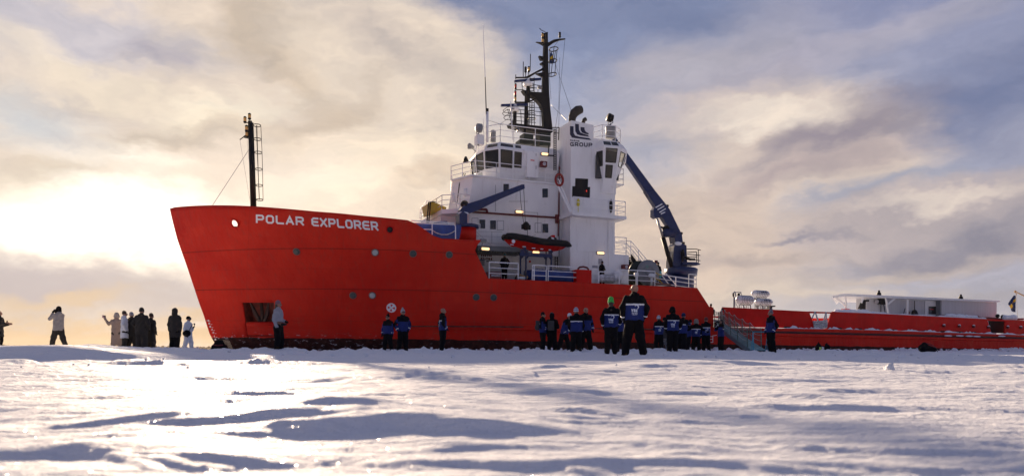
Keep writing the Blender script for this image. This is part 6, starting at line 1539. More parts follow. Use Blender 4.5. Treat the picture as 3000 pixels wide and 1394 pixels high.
    # -------- hands in gloves: palm, four fingers, thumb
    for i, sx in enumerate((1, -1)):
        s, e, w = S_[i]; w = np.array(w)*H; e = np.array(e)*H; d = (w-e)/np.linalg.norm(w-e)
        side = np.cross(d, (0, 1, 0)); side = side/np.linalg.norm(side) if np.linalg.norm(side) > .1 else np.array((1., 0, 0)); nrm = np.cross(d, side)
        curl = -nrm*.35 if nrm[1] > 0 else nrm*.35
        pal = w+d*.02; G_ = [(tuple(w-d*.02), tuple(w+d*.06), .030, .034)]
        for j, (o, ln) in enumerate(((-.028, .065), (-.010, .078), (.009, .073), (.027, .056))):
            a = w+d*.075+side*o; b = a+d*ln*.55+curl*.02; c = b+(d+curl*1.6)/np.linalg.norm(d+curl*1.6)*ln*.5
            G_ += [(tuple(a), tuple(b), .0125, .0115), (tuple(b), tuple(c), .0115, .0095)]
        tm = -side*(1 if i == 0 else -1); G_ += [(tuple(w+d*.02+tm*.022), tuple(w+d*.062+tm*.055+curl*.02), .015, .012), (tuple(w+d*.062+tm*.055+curl*.02), tuple(w+d*.095+tm*.058+curl*.05), .012, .010)]
        lo, hi_ = bounds(G_); P, Q = surfnet(field(G_, .008), lo, hi_, .0085); mesh_np('glove', P, Q, gloves, root)
    # -------- headwear and hair
    hp = lambda x, y, z: q(hx+x, hy+y, z+dz)
    if hat:
        kind, m_ = hat
        if kind == 'beanie': pr = [(hp(0, .010, .945), hp(0, .012, .968), .056*H, .050*H)]; k_ = .955
        elif kind == 'bobble': pr = [(hp(0, .010, .945), hp(0, .012, .968), .056*H, .048*H), (hp(0, .03, 1.025), hp(0, .032, 1.03), .022*H, .022*H)]
        elif kind == 'fur': pr = [(hp(0, .008, .945), hp(0, .012, .965), .062*H, .058*H), (hp(.05, .01, .90), hp(.052, 0, .93), .022*H, .022*H), (hp(-.05, .01, .90), hp(-.052, 0, .93), .022*H, .022*H)]
        elif kind == 'helmet': pr = [(hp(0, .008, .945), hp(0, .010, .96), .060*H, .058*H, 1.1)]
        elif kind == 'tall': pr = [(hp(0, .012, .95), hp(0, .015, 1.0), .056*H, .048*H)]
        def cut(prims):
            f0 = field(prims, .02)
            def f(X, Y, Z):
                zc = (.945+dz)*H+(-(Y-hy*H))*.25
                return np.maximum(f0(X, Y, Z), (zc-.012*H)-Z)
            if kind == 'fur': return f0
            return f
        lo, hi_ = bounds(pr); P, Q = surfnet(cut(pr), lo, hi_, .011); mi = None; ms = m_
        if isinstance(m_, tuple):
            c = P[Q].mean(1)[:, 2]; mi = (np.floor((c-.93*H)/(.017*H)).astype(int) % 2 == 0).astype(int); ms = list(m_)
        mesh_np('hat', P, Q, ms, root, mi)
        if kind == 'helmet':
            mb = MB(); mb.lathe(hp(0, -.045, .94), (0, -1, 0), [(0, .04*H), (.02, .042*H), (.03, .03*H)], 10); mb.build('goggles', 'glassd', root)
    if hair:
        kind, m_ = hair
        if kind == 'short': pr = [(hp(0, .014, .955), hp(0, .012, .935), .050*H, .050*H)]
        elif kind == 'long': pr = [(hp(0, .014, .955), hp(0, .016, .925), .052*H, .050*H), (hp(0, .03, .92), hp(.0, .055, .80), .042*H, .030*H), (hp(0, .055, .80), hp(0, .06, .74), .03*H, .014*H)]
        elif kind == 'curly': pr = [(hp(0, .012, .955), hp(0, .02, .92), .066*H, .060*H), (hp(.04, .02, .90), hp(-.04, .02, .90), .04*H, .04*H)]
        f0 = field(pr, .02); yf = hy*H
        f1 = lambda X, Y, Z: np.maximum(f0(X, Y, Z), np.minimum(yf-.012*H-Y, .962*H+dz*H-Z))
        lo, hi_ = bounds(pr); P, Q = surfnet(f1, lo, hi_, .012); mesh_np('hair', P, Q, m_, root)
    if glasses: mb = MB(); mb.box(hp(-.042, -.062, .925), hp(.042, -.048, .943)); mb.build('sunglasses', 'glassd', root, bevel=.008)
    # -------- print on the back
    if prt:
        def back(x, z):
            ys = np.linspace(.25, -.1, 90)*H; v = fj(np.full_like(ys, x), ys+ly(z/H)*0, np.full_like(ys, z)); k = np.argmax(v < 0.006); return ys[k]
        mb = MB()
        zc = (.62+dz)*H; sc = H*.00105*prt
        def bm(x, y, k): X = -x*sc; Z = zc+y*sc; return (X, back(X, Z)+.006+.0015*k, Z)
        lettering(mb, 'Wild', 78, 44, 5, lambda x, y, k: bm(x-55, y-12, k), gap=.2); lettering(mb, 'Nordic', 72, 20, 2.6, lambda x, y, k: bm(x-48, y-38, k), gap=.25)
        lettering(mb, 'FINLAND', 62, 7, 1.2, lambda x, y, k: bm(x-42, y-50, k), gap=.4)
        ou = [(18+28*math.cos(a), 58+30*math.sin(a)) for a in np.linspace(R(170), R(-75), 15)]; inn = [(12+19*math.cos(a), 52+21*math.sin(a)) for a in np.linspace(R(165), R(-60), 15)]
        n = 15; mb.add([bm(*p, 0) for p in ou]+[bm(*p, 0) for p in inn], [(i, i+1, i+1+n, i+n) for i in range(n-1)])
        mb.build('back_print', 'printw', jk)
    # -------- things worn and held
    if pack: 
        mb = MB(); y0 = ly(.72)+.085; mb.box(q(-.075, y0, .56), q(.075, y0+.085, .80)); mb.box(q(-.06, y0+.085, .585), q(.06, y0+.11, .68)); pk_ = mb.build('backpack', 'dgrey', root, bevel=.04)
    if item == 'camera':
        s, e, w = S_[1]; c = Vector(q(0, hy-.085, .925+dz)) if arms[0] == 'face' else (Vector(q(*S_[0][2]))+Vector(q(*S_[1][2])))/2+Vector((0, -.06, 0)); mb = MB(); mb.box(c-Vector((.065, .03, .045)), c+Vector((.065, .03, .045))); mb.lathe(c-Vector((0, .03, 0)), (0, -1, 0), [(0, .035), (.09, .038), (.1, .03)], 12); mb.build('camera', 'dark', root, bevel=.01)
    if item in ('phone', 'phoneL'):
        c = Vector(q(*S_[0 if item == 'phoneL' else 1][2]))+Vector((0, -.07, .05)); mb = MB(); mb.box(c-Vector((.035, .005, .07)), c+Vector((.035, .005, .07))); mb.build('phone', 'dark', root)
    if item == 'stickcam':
        c = Vector(q(*S_[0][2]))+Vector((0, -.06, .0)); mb = MB(); mb.tube(c, c+Vector((0, 0, .14)), .014, n=8); mb.box(c+Vector((-.03, -.02, .13)), c+Vector((.03, .02, .20))); mb.build('action_camera', 'dark', root)
    if item == 'hipbag': pass
    return root
def person_px(x, yh, yf, H, rz, label, **k):
    Z = F*H/(yf-yh); p = atz(x, yf, Z); p.z += 0; FEET.append((p.x, p.y, p.z)); return person(p, rz, label, H=H, **k)
FEET = []
B_ = 'people in snow suits standing by the ship'; L_g = 'visitors standing on the snow off the bow'
person_px(-3, 909, 1027, 1.72, 95, 'person in a dark parka cut off by the left edge, holding a phone out', jacket='brownc', coat=.36, arms=('forward', 'forward'), hair=('short', 'hairb'), gloves='skin', item='phone', group=L_g)
r_ = person_px(171, 899, 1022, 1.74, 245, 'person in a beige parka and dark fur hat taking a photo', jacket='beige', coat=.44, hood='down', arms=('face', 'face'), hat=('fur', 'black'), item='camera', stride=.15, trousers='brownc', group=L_g, bulk=1.05)
person_px(341, 917, 1030, 1.62, 200, 'person in a long tan coat and pale fur hat, one arm raised', jacket='tan', coat=.16, arms=('raise', 'front'), hat=('fur', 'beige'), gloves='pink', item='phoneL', group=L_g, trousers='brownc')
person_px(364, 911, 1030, 1.68, 120, 'person in a white hooded quilted coat at the edge of the huddle', jacket='whitec', coat=.34, hood='down', arms=('down', 'pocket'), hat=('beanie', 'hairb'), trousers='brownc', group=L_g)
person_px(386, 915, 1033, 1.68, 185, 'person with a yellow scarf and grey beanie in the huddle', jacket='brownc', coat=.40, arms=('down', 'down'), hat=('beanie', 'greyc'), hood='down', trousers='brownc', group=L_g)
mbs = MB(); sc_p = atz(386, 926.5, F*1.68/118)
person_px(414, 902, 1034, 1.84, 178, 'tallest broad person in dark clothes and cap in the middle of the huddle', jacket='brownc', coat=.42, arms=('pocket', 'pocket'), hat=('beanie', 'brownc'), hood='down', trousers='brownc', group=L_g, bulk=1.18)
person_px(442, 918, 1035, 1.66, 160, 'person in a dark knee-length coat at the right end of the huddle', jacket='brownc', coat=.28, arms=('down', 'pocket'), hat=('beanie', 'hairb'), trousers='brownc', group=L_g)
person_px(512, 902, 1036, 1.80, 170, 'person with the hood up in a dark parka, standing alone left of the bow', jacket='brownc', coat=.36, hood=True, arms=('down', 'down'), trousers='black', boots='pocket_b' if 'pocket_b' in M else 'brownc', group=L_g, spread=.0)
person_px(551, 927, 1032, 1.60, 75, 'person in a white suit and dark helmet holding up a small camera', jacket='whitec', trousers='whitec', boots='whitec', hat=('helmet', 'black'), arms=('chest', 'down'), item='stickcam', stride=.10, gloves='black', group=L_g)
person_px(815, 881, 1033, 1.72, 80, 'person with a mauve beanie, long hair, grey sweater and black overalls', jacket='greyc', coat=.60, arms=('front', 'down'), hat=('beanie', 'mauve'), hair=('long', 'hairb'), item='camera', group=L_g, trousers='black')
person_px(1136, 922, 1033, 1.48, -20, 'short person in a blue and black suit with a black bobble hat and sunglasses', hat=('bobble', 'black'), glasses=True, arms=('down', 'down'), spread=.04, group=B_)
person_px(1180, 906, 1034, 1.72, 25, 'person in a blue and black suit with a pale grey beanie and sunglasses', hat=('bobble', 'greyc'), glasses=True, arms=('pocket', 'pocket'), spread=.04, group=B_, hair=('short', 'hairg'))
person_px(1297, 902, 1033, 1.78, 110, 'bald person alone in a blue and black suit, hands in pockets, looking right', arms=('pocket', 'pocket'), prt=.8, spread=-.01, group=B_)
person_px(1590, 915, 1033, 1.72, 75, 'person in a black beanie and rucksack looking down, leftmost of the middle group', hat=('beanie', 'black'), arms=('front', 'front'), pack=True, group=B_, spread=-.01)
person_px(1617, 916, 1034, 1.72, 165, 'person with a grey hood and rucksack beside the black beanie', hat=('beanie', 'dgrey'), arms=('down', 'chest'), pack=True, group=B_, hood=True, jacket='black')
person_px(1652, 919, 1036, 1.70, 40, 'person with a pale knitted hat bending sideways behind the striped hat', hat=('beanie', 'whitec'), arms=('chest', 'down'), lean=.45, stride=.08, spread=.06, group=B_)
person_px(1715, 900, 1036, 1.80, 15, 'bald person facing the camera in an open blue suit jacket', arms=('hip', 'pocket'), spread=.04, stride=.05, group=B_)
person_px(1688, 902, 1040, 1.80, 182, 'person seen from behind in a purple and white striped beanie', hat=('beanie', ('dblue', 'whitec')), arms=('down', 'down'), group=B_, spread=.02)
person_px(1818, 905, 1036, 1.74, 175, 'person almost hidden behind the largest figure', arms=('pocket', 'down'), group=B_, hat=('beanie', 'black'))
person_px(1790, 876, 1040, 1.76, 180, 'person in a bright green beanie with Wild Nordic on the back', hat=('tall', 'lime'), arms=('hip', 'hip'), prt=1, group=B_, spread=.02, hair=('long', 'hairb'))
person_px(1857, 832, 1043, 1.88, 183, 'bald broad person, the largest figure, with Wild Nordic on the back', arms=('hip', 'hip'), prt=1, group=B_, spread=.075, bulk=1.12)
person_px(1930, 925, 1034, 1.62, 190, 'person in a blue and white beanie at the left of the right group', hat=('beanie', ('dblue', 'whitec')), arms=('chest', 'chest'), prt=.8, group=B_)
person_px(1946, 930, 1035, 1.60, 170, 'person in plaid trousers and dark jacket among the right group', jacket='dgrey', coat=.42, trousers='plaid', hat=('beanie', 'black'), arms=('front', 'front'), group=B_)
person_px(1970, 900, 1036, 1.80, 182, 'tall person with a round fur hat and Wild Nordic on the back', hat=('fur', 'black'), arms=('hip', 'hip'), prt=1, group=B_, spread=.01, bulk=1.08)
person_px(1998, 917, 1035, 1.74, 150, 'person leaning forward just right of the tall fur hat', hat=('beanie', ('black', 'dblue')), arms=('reach', 'reach'), lean=.25, group=B_, stride=.10)
person_px(2013, 936, 1036, 1.62, 140, 'person bending with legs apart beside the leaning one', hat=('beanie', 'black'), arms=('reach', 'chest'), lean=.4, group=B_, stride=.14)
person_px(2039, 935, 1036, 1.50, 175, 'short person with curly fur hat and arms out', hair=('curly', 'hairg'), arms=('out', 'out'), prt=.8, group=B_, stride=.05, spread=.04)
person_px(2068, 930, 1034, 1.58, 185, 'person in a dark red beanie with one arm stretched left', hat=('beanie', 'maroon'), arms=('down', 'reach'), prt=.8, group=B_, spread=.02)
person_px(2112, 936, 1034, 1.56, -80, 'person with dark hair raising a camera, nearest the gangway', hair=('long', 'dark'), arms=('face', 'face'), item='camera', group=B_, spread=0)
person_px(2258, 909, 1036, 1.74, -75, 'person in a striped bobble hat standing at the foot of the gangway', hat=('bobble', ('dgrey', 'greyc')), arms=('pocket', 'pocket'), group=B_, hood='down', spread=.02)
# people on board
def aboard(x, y, t, rz, lab, H, **k):
    p = W(x, y, t); mw = MS @ Matrix.Translation(p) @ Matrix.Rotation(R(rz), 4, 'Z'); return person(None, rz, lab, H=H, mw=mw, group='people on board', **k)
a = zA(598, 842); aboard(a[0], a[1], 1.6, 170, 'person in black standing at the main deck rail under the overhang', 1.80, jacket='black', arms=('hip', 'hip'), hat=('beanie', 'teal'), spread=.01, res=.022)
a = zB(258, 1010); aboard(a[0], a[1]+3, 1.45, 200, 'person in black by the notices behind the white canister', 1.72, jacket='black', arms=('down', 'front'), hat=('beanie', 'black'), res=.022)
a = zB(1245, 1040); aboard(a[0], a[1], 1.6, 190, 'person in black with a turquoise bag beside the winch', 1.75, jacket='black', arms=('down', 'front'), hat=('beanie', 'black'), res=.022)
p = W(*zB(1280, 860), 1.3)
tb_ = sthing('bag', p, 'turquoise bag held against a dark coat beside the winch', 'bag'); mb = MB(); mb.ball(p, .2, 10, 0, (.8, .5, 1.4)); mb.build('bag_body', 'cyan', tb_, p); mb = MB(); mb.poly([p+Vector((-.12, 0, .15)), p+Vector((0, 0, .38)), p+Vector((.12, 0, .15))], .012, 4); mb.build('strap', 'dark', tb_, p)
a = zB(935, 980); aboard(a[0], a[1]+6, 3.2, 180, 'person whose dark head shows above the green winch drum', 1.78, jacket='black', arms=('down', 'down'), hat=('beanie', 'black'), res=.022)
pq = W(2083, 891, .9)-Vector((0, 0, 1.70)); person(None, 0, 'person of whom only the dark head shows above the broken bulwark', H=1.72, mw=MS @ Matrix.Translation(pq) @ Matrix.Rotation(R(180), 4, 'Z'), jacket='black', hat=('beanie', 'black'), res=.022, group='people on board')
def hipbag(x, y, Z, lab):
    c = atz(x, y, Z); o = empty('hip_bag', Matrix.Translation(c), lab, 'bag'); mb = MB(); mb.ball((0, 0, 0), .19, 12, 0, (1, .6, .8)); mb.build('pouch', 'black', o); mb = MB(); mb.poly([(.1, 0, .1), (.22, -.05, .3), (.3, -.08, .42)], .014, 4); mb.build('strap', 'black', o)
hipbag(547, 976, F*1.6/105-.22, 'black hip bag on the back of the white suit')
# ------------------------------------------------------------------ bags on the snow
def anchor(x, y, Z): p = atz(x, y, Z); FEET.append((p.x, p.y, p.z)); return p
def sdfbag(name, p, lab, cat, prims, mats, extra=None, group=None, k=.05, part='body'):
    o = empty(name, Matrix.Translation(p), lab, cat, group); lo, hi_ = bounds(prims); P, Q = surfnet(field(prims, k), lo, hi_, .018); mesh_np(part, P, Q, mats, o); return o
p = anchor(2398, 1036, 33)
o = sdfbag('backpack', p, 'upright dark backpack with a lime green label on the snow', 'backpack', [((0, 0, .1), (0, 0, .3), .17, .13), ((0, .02, .3), (.01, .03, .44), .11, .05)], 'black', group='bags on the snow'); mb = MB(); mb.box((-.04, -.185, .12), (.06, -.16, .30)); mb.build('label', 'hivis', o, bevel=.01); mb = MB(); mb.poly([(-.02, 0, .46), (0, 0, .53), (.03, 0, .46)], .012); mb.build('handle', 'black', o)
p = anchor(2422, 1036, 33.3)
o = sdfbag('backpack', p, 'second dark backpack leaning over a black duffel on the snow', 'backpack', [((0, 0, .1), (.03, 0, .3), .16, .12), ((.03, .02, .3), (-.01, .03, .42), .1, .05)], 'black', group='bags on the snow'); mb = MB(); mb.poly([(-.02, 0, .44), (0, 0, .5), (.03, 0, .44)], .012); mb.build('handle', 'black', o)
p = anchor(2438, 1036, 33); o = sdfbag('duffel_bag', p, 'low black duffel right of the two backpacks', 'duffel bag', [((-.1, 0, .10), (.22, 0, .08), .12, .10)], 'black', group='bags on the snow'); mb = MB(); mb.poly([(-.05, -.12, .12), (.05, -.16, .2), (.15, -.12, .1)], .012); mb.build('strap', 'dgrey', o)
p = anchor(2720, 1031, 36); o = sdfbag('duffel_bag', p, 'large slumped black bag lying alone in front of the stern', 'duffel bag', [((-.28, 0, .2), (-.2, 0, .36), .2, .12), ((-.1, 0, .2), (.3, 0, .12), .17, .10)], 'black', group='bags on the snow', k=.08); mb = MB(); mb.poly([(-.15, -.1, .42), (.05, -.16, .35), (.3, -.12, .2), (.42, -.05, .02)], .018); mb.build('strap', 'dgrey', o)
p = anchor(643, 1035, 29)
o = sdfbag('duffel_bag', p, 'heap of black bags with a red stripe left of the bow', 'duffel bag', [((-.25, 0, .08), (.3, 0, .06), .14, .12), ((-.2, 0, .24), (.15, 0, .22), .12, .12), ((-.12, 0, .36), (.1, 0, .37), .1, .1), ((-.08, 0, .44), (.08, 0, .45), .08, .08)], 'black', group='bags on the snow', k=.03)
mb = MB(); mb.poly([(-.2, -.12, .33), (0, -.14, .31), (.18, -.12, .33)], .03); mb.build('stripe', 'maroon', o)
p2 = anchor(667, 1035, 29.05)
o = sdfbag('fur_trimmed_jacket', p2, 'jacket with curly tan fur trim dropped against the black bags', 'jacket', [((-.18, 0, .46), (0, .0, .42), .07, .09), ((0, 0, .42), (.08, 0, .28), .08, .06), ((.08, 0, .28), (.2, 0, .08), .07, .05)], 'fur', k=.04, part='fur_trim')
mb = MB(); mb.loft([[(-.1, -.05, .01), (.2, -.05, .01), (.22, .1, .01), (-.1, .1, .01)], [(-.05, -.04, .2), (.05, -.04, .2), (.05, .1, .2), (-.05, .1, .2)]]); mb.build('lining', 'whitec', o); mb = MB(); mb.loft([[(.12, -.08, .01), (.34, -.08, .01), (.34, .05, .01), (.12, .05, .01)], [(.12, -.07, .15), (.18, -.07, .12), (.18, .05, .12), (.12, .05, .15)]]); mb.build('sleeve', 'red', o)
# ------------------------------------------------------------------ snow
def hash2(i, j, s):
    n = (i*374761393+j*668265263+s*974634777) & 0x7fffffff; n = ((n ^ (n >> 13))*1274126177) & 0x7fffffff; return ((n ^ (n >> 16)) & 0xffff)/65535.0
def vnoise(x, y, s=0):
    i = np.floor(x).astype(np.int64); j = np.floor(y).astype(np.int64); u = x-i; v = y-j; u = u*u*u*(u*(u*6-15)+10); v = v*v*v*(v*(v*6-15)+10)
    return (hash2(i, j, s)*(1-u)+hash2(i+1, j, s)*u)*(1-v)+(hash2(i, j+1, s)*(1-u)+hash2(i+1, j+1, s)*u)*v-.5
def fbm(x, y, o=4, s=0, g=.5):
    r = 0; a = 1
    for k in range(o): r = r+a*vnoise(x, y, s+k*17); x = x*2.03+3.1; y = y*2.03+1.7; a *= g
    return r
def sstep(a, b, x): t = np.clip((x-a)/(b-a), 0, 1); return t*t*(3-2*t)
KS = .265
def base_h(X, Y):
    b = np.interp(Y, [-5000, 0, 7, 13, 18, 30, 45, 62, 90, 200, 400], [0, 0, .01, .07, .12, .17, .22, .22, .1, 0, 0])
    line = 52.4+.4076*X; d = line-Y                       # metres in front of the hull
    top = np.interp(X, [-26, -14, 0, 25, 55], [.06, .12, .28, .40, .60])
    k = sstep(15, 1.0, d)*sstep(-20, -3, d)*sstep(-30, -22, X)*sstep(110, 70, X)
    b = b+(top-b)*k
    # long drift off to the left
    cx = [-60, -14, -10.5, -9.4, -8.6, -7.6, -6.9, -6.0, -4.5, -3]; ch = [.1, .36, .40, .43, .37, .28, .20, .14, .05, 0]
    cr = np.interp(X, cx, ch)*1.0; Yc = 16+.35*np.sin(X*.8)-.12*(X+10); dy = Y-Yc
    prof = np.where(dy < 0, sstep(-.95-.25*np.sin(X*1.3), 0, dy), sstep(14, 0, dy))
    return np.maximum(b, b*(1-prof)+cr*prof)
def anchor_shift(X, Y):
    if not FEET: return 0
    num = 0; den = 0
    for (fx, fy, fzv) in FEET:
        dd = float(base_h(np.array([fx]), np.array([fy]))[0]); w = np.exp(-((X-fx)**2+(Y-fy)**2)/(2*1.3**2)); num = num+w*(fzv+.015-dd); den = den+w
    return num/np.maximum(den, 1.0)*np.where(den > 1, 1, 1)
DUN = []
def horizon(x): return 1027+ROLL*(x-1500)
def dune_px(x0, x1, yc0, yc1, yb, h0=0.0, wind=5.0):
    """dune read from the photo: crest runs from (x0,yc0) to (x1,yc1), foot of its shaded face at yb in the middle"""
    xm = (x0+x1)/2; yc = (yc0+yc1)/2; Yb = F*(.35-h0)/(yb-horizon(xm)); a = (yc-horizon(xm))/F; Yc = (.35-h0+KS*Yb)/(a+KS); hc = KS*(Yc-Yb)
    YA = Yc*(yc-horizon(xm))/(yc0-horizon(x0)); YB = Yc*(yc-horizon(xm))/(yc1-horizon(x1)); XA = (x0-1500)/F*YA; XB = (x1-1500)/F*YB
    DUN.append(((XA+XB)/2, (YA+YB)/2, math.hypot(XB-XA, YB-YA)/2, math.atan2(YB-YA, XB-XA), hc*1.12, hc/.46, wind*hc/.1))
for d in [(60, 760, 1246, 1236, 1283), (720, 1740, 1240, 1255, 1312), (700, 1300, 1228, 1208, 1275), (85, 495, 1300, 1357, 1352), (400, 630, 1306, 1320, 1328), (770, 1220, 1290, 1353, 1340),
          (1560, 1840, 1203, 1215, 1240), (1868, 2110, 1198, 1218, 1224), (2110, 2290, 1220, 1215, 1238), (2280, 2570, 1212, 1234, 1236), (1700, 2190, 1308, 1318, 1332), (1450, 1650, 1246, 1290, 1294),
          (1500, 1780, 1352, 1388, 1385), (2350, 2950, 1338, 1366, 1366), (2050, 2700, 1270, 1285, 1292), (380, 580, 1160, 1151, 1163), (530, 640, 1172, 1160, 1173), (600, 740, 1184, 1176, 1186), (400, 820, 1208, 1194, 1212),
          (640, 730, 1128, 1130, 1139), (530, 860, 1108, 1104, 1113), (860, 1060, 1112, 1104, 1116), (1110, 1290, 1108, 1089, 1108), (1200, 1460, 1098, 1105, 1118), (100, 200, 1105, 1104, 1110), (1160, 1300, 1144, 1142, 1149),
          (900, 970, 1157, 1156, 1162), (1500, 1700, 1088, 1078, 1096), (1600, 1850, 1098, 1088, 1103), (1850, 2000, 1082, 1080, 1091), (2430, 2760, 1086, 1092, 1098), (2650, 2900, 1190, 1196, 1206), (2200, 2500, 1150, 1156, 1164), (2600, 2990, 1228, 1236, 1245),
          (1000, 1250, 1190, 1184, 1198), (1650, 1780, 1160, 1156, 1168), (2750, 2990, 1130, 1136, 1144), (0, 120, 1066, 1065, 1074)]:
    dune_px(*d)
dune_px(300, 1300, 1246, 1240, 1288)
rd = random.Random(21)
for i in range(520):
    Y = 2.2*math.exp(rd.random()**.9*2.75); X = rd.uniform(-.78, .78)*Y; h = rd.uniform(.006, .024)*(1+Y*.05); DUN.append((X, Y, rd.uniform(.15, .75)*(1+Y*.09), rd.uniform(-.25, .18), h, h/.42, rd.uniform(4, 8)*h/.1))
def dunes(X, Y):
    r = np.zeros_like(X); jit = fbm(X*1.4, Y*1.4, 3, 5)*.16; jy = fbm(X*2.3, Y*2.3, 4, 9)
    for (cx, cy, L, an, h, lee, wind) in DUN:
        m_ = (np.abs(X-cx) < L*1.1+.3) & (np.abs(Y-cy) < L*.6+wind+lee+.3)
        if not m_.any(): continue
        x, y = X[m_]-cx, Y[m_]-cy; u = (x*math.cos(an)+y*math.sin(an))/L; v = -x*math.sin(an)+y*math.cos(an)+jy[m_]*min(.22, .12+lee*.4)*min(1, L)
        v = v-.10*L*0*(1-u*u); sx = np.clip(1-u*u, 0, 1); v = v-lee*.8*(sx-1)*1.2
        p = np.where(v < 0, sstep(-lee, 0, v), sstep(wind, 0, v)); r[m_] = np.maximum(r[m_], h*sx**.8*p)+.25*np.minimum(r[m_], h*sx*p)
    return r
def ground_h(X, Y):
    b = base_h(X, Y)+anchor_shift(X, Y)*sstep(120, 60, np.abs(Y)); rr_ = np.hypot(X, Y)
    n = fbm(X*.35, Y*.9, 4, 3)*.05*sstep(1, 8, rr_)+fbm(X*1.2+jx(Y), Y*4.5, 4, 31)*.016-np.abs(fbm(X*.9+jx(Y)*.5, Y*3.1, 4, 44))*.022*sstep(2.5, 6, rr_)+fbm(X*6, Y*14, 3, 77)*.004-np.abs(fbm(X*2.6, Y*7.5, 4, 55))*.010
    line = 52.4+.4076*X; tr = np.exp(-((Y-(29+.1*X))/6)**2)*sstep(-13, -9, X)*sstep(22, 16, X)      # trampled snow where people stand
    n = n+tr*(np.abs(fbm(X*1.7, Y*1.7, 4, 51))*.26+np.abs(fbm(X*4.5, Y*4.5, 3, 52))*.09)+sstep(9, 2, line-Y)*sstep(-5, 1, line-Y)*np.abs(fbm(X*1.1, Y*1.1, 4, 63))*.28*sstep(-30, -20, X)*sstep(90, 60, X)
    fld = np.exp(-((Y-13.0)/.8)**2)*sstep(-2, -4, X); n = n*(1-.75*np.exp(-((Y-15.5)/1.2)**2)*sstep(-4, -6, X))+fld*np.clip(fbm(X*1.6, Y*2.6, 5, 91)-.05, 0, 1)*.16
    return b+n+dunes(X, Y)*sstep(70, 25, rr_)
def jx(Y): return np.sin(Y*.7)*.6
def make_ground():
    th = np.concatenate([np.radians(np.arange(-48, 48.01, .13)), np.radians(np.arange(51, 310, 3.0))])
    r = [.35]
    while r[-1] < 11000: r.append(r[-1]*(1.0085 if r[-1] < 75 else 1.04)+.0)
    r = np.array(r); TH_, RR = np.meshgrid(th, r); X = RR*np.sin(TH_); Y = RR*np.cos(TH_); Zg = ground_h(X.ravel(), Y.ravel()).reshape(X.shape)
    nr, nt = X.shape; V = np.stack([X, Y, Zg], -1).reshape(-1, 3); V = np.concatenate([V, [[0, 0, Zg[0].mean()]]])
    i = np.arange(nr-1)[:, None]*nt; j = np.arange(nt)[None, :]; j2 = (j+1) % nt
    Q = np.stack([i+j, i+j2, i+nt+j2, i+nt+j], -1).reshape(-1, 4)[:, ::-1]
    g = mesh_np('snow_covered_ice', V, Q, 'snow'); tag(g, kind='structure', label='wind-carved snow on the frozen sea')
    return g
make_ground()
# broken ice and snow lumps thrown up along the hull
_ico = None
def lump(c, r, rnd, mb):
    """angular broken chunk: convex hull-like polyhedron of random points, edges softened by shading"""
    import bmesh
    bm = bmesh.new(); ax = [rnd.uniform(.7, 1.25), rnd.uniform(.7, 1.25), rnd.uniform(.55, 1.1)]
    for _ in range(16):
        v = Vector((rnd.gauss(0, 1), rnd.gauss(0, 1), rnd.gauss(0, 1))).normalized()*rnd.uniform(.75, 1.1); bm.verts.new((v.x*ax[0]*r, v.y*ax[1]*r, v.z*ax[2]*r))
    bmesh.ops.convex_hull(bm, input=bm.verts); bm.verts.index_update(); idx = {}; vs = []
    for f in bm.faces:
        for v in f.verts:
            if v not in idx: idx[v] = len(vs); vs.append((c[0]+v.co.x, c[1]+v.co.y, c[2]+v.co.z))
    mb.add(vs, [tuple(idx[v] for v in f.verts) for f in bm.faces], 0, False); bm.free()
mb = MB(); rl = random.Random(4)
def gh(x, y): return float(ground_h(np.array([x]), np.array([y]))[0])
pts = []
for i in range(900):
    s = rl.uniform(-24, 58)+rl.gauss(0, .5); d = abs(rl.gauss(0, 1.3))+.1; t = -d
    if s < -6: t += half_in(s, .2)
    p = MS @ Vector((s, t, 0)); pts.append((p.x, p.y, (.04+.16*rl.random()**1.7)*(1.6 if rl.random() < .1 else 1)))
for i in range(420): x = rl.uniform(-14, 16); y = rl.uniform(19, 40); pts.append((x, y, .015+.075*rl.random()**2.5))
for c in range(26):
    s0 = rl.uniform(-20, 56); k = rl.uniform(.12, .34)
    for i in range(12):
        s = s0+rl.gauss(0, .9); t = -abs(rl.gauss(0, .5))-.15+(half_in(s, .2) if s < -6 else 0); p = MS @ Vector((s, t, 0)); pts.append((p.x, p.y, k*rl.uniform(.3, 1)))
for i in range(45): x = rl.uniform(-10, 3); y = rl.gauss(13.0, 1.2); pts.append((x, y, .01+.035*rl.random()**3))
P_arr = np.array(pts); hz_ = ground_h(P_arr[:, 0], P_arr[:, 1])
for (x, y, r), z in zip(pts, hz_): lump((x, y, z+r*.3), r, rl, mb)
o = mb.build('ice_rubble', 'snow'); tag(o, kind='stuff', label='broken snow and ice lumps along the hull', cat='ice rubble')
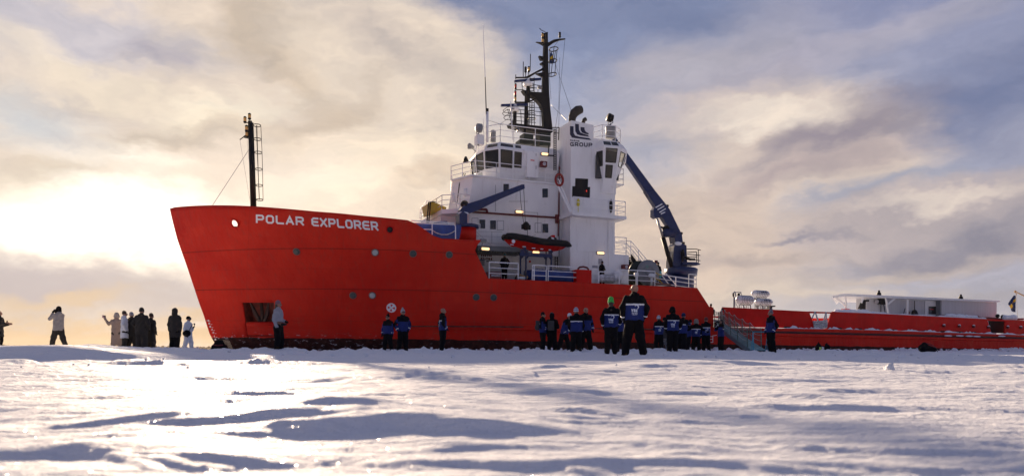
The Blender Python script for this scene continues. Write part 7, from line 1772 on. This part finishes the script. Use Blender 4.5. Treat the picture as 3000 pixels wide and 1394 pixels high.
# larger blocks one can count
SB = 'larger snow blocks on the ice'
for x, y, Z, r, lab in [(710, 1031, 31, .17, 'pale upright ice block right of the black bags'), (691, 1034, 31, .11, 'small ice block beside the taller one at the bow'), (1008, 1024, 40, .30, 'snow block in front of the hull right of the mauve beanie'), (1126, 1030, 33, .13, 'snow block behind the legs of the short person'),
                     (1240, 1030, 31, .16, 'pointed snow block between the pair and the bald person'), (1312, 1030, 32, .15, 'snow block at the heels of the lone bald person'), (1740, 1020, 45, .35, 'rounded snow block behind the bald person in the middle group'),
                     (2160, 1020, 46, .35, 'tall snow block under the gangway'), (2608, 1094, 11.5, .085, 'lone snow lump on the lit snow at the right'), (2560, 1026, 40, .25, 'snow hummock right of the backpacks')]:
    p = atz(x, y, Z); z = gh(p.x, p.y); mb = MB(); rnd = random.Random(int(x)); lump((0, 0, 0), r, rnd, mb); lump((r*.7, .05, -r*.3), r*.6, rnd, mb); o = mb.build('snow_block', 'snow'); o.location = (p.x, p.y, z+r*.35); tag(o, lab, 'snow block', SB)
# far shore with its forest
mb = MB(); rt_ = random.Random(2)
def treeM():
    return mat('far_conifers', (.05, .055, .05), .9, var=.4, scale=.05)
for i in range(2600):
    a = R(rt_.uniform(-50, 50)); D = rt_.uniform(2500, 2650); x, y = D*math.sin(a), D*math.cos(a); k = .5+.5*float(vnoise(np.array([a*40]), np.array([0.]), 3)[0]+.5); h = rt_.uniform(5.5, 10)*(.7+.6*k); w = rt_.uniform(2.5, 5)
    n = 5; vs = [(x+w*math.cos(2*math.pi*j/n), y+w*math.sin(2*math.pi*j/n), -1) for j in range(n)]+[(x+w*.8*math.cos(2*math.pi*j/n), y+w*.8*math.sin(2*math.pi*j/n), h*.55) for j in range(n)]+[(x, y, h)]
    mb.add(vs, [(j, (j+1) % n, (j+1) % n+n, j+n) for j in range(n)]+[(j+n, (j+1) % n+n, 2*n) for j in range(n)])
o = mb.build('distant_forest', treeM()); tag(o, kind='stuff', label='low dark forest along the far shore', cat='forest')
# ------------------------------------------------------------------ thin frost haze over the ice
hm = bpy.data.materials.new('haze'); hm.use_nodes = True
_n = hm.node_tree.nodes; _l = hm.node_tree.links; _n.remove(_n['Principled BSDF'])
pv = _n.new('ShaderNodeVolumePrincipled'); pv.inputs['Color'].default_value = (1, .86, .70, 1); pv.inputs['Density'].default_value = .00006; pv.inputs['Anisotropy'].default_value = .3
_l.new(pv.outputs[0], _n['Material Output'].inputs['Volume'])
mb = MB(); mb.box((-3400, -60, -3), (3400, 2760, 32)); hz = mb.build('haze', hm); tag(hz, 'thin frosty haze over the ice', kind='stuff')
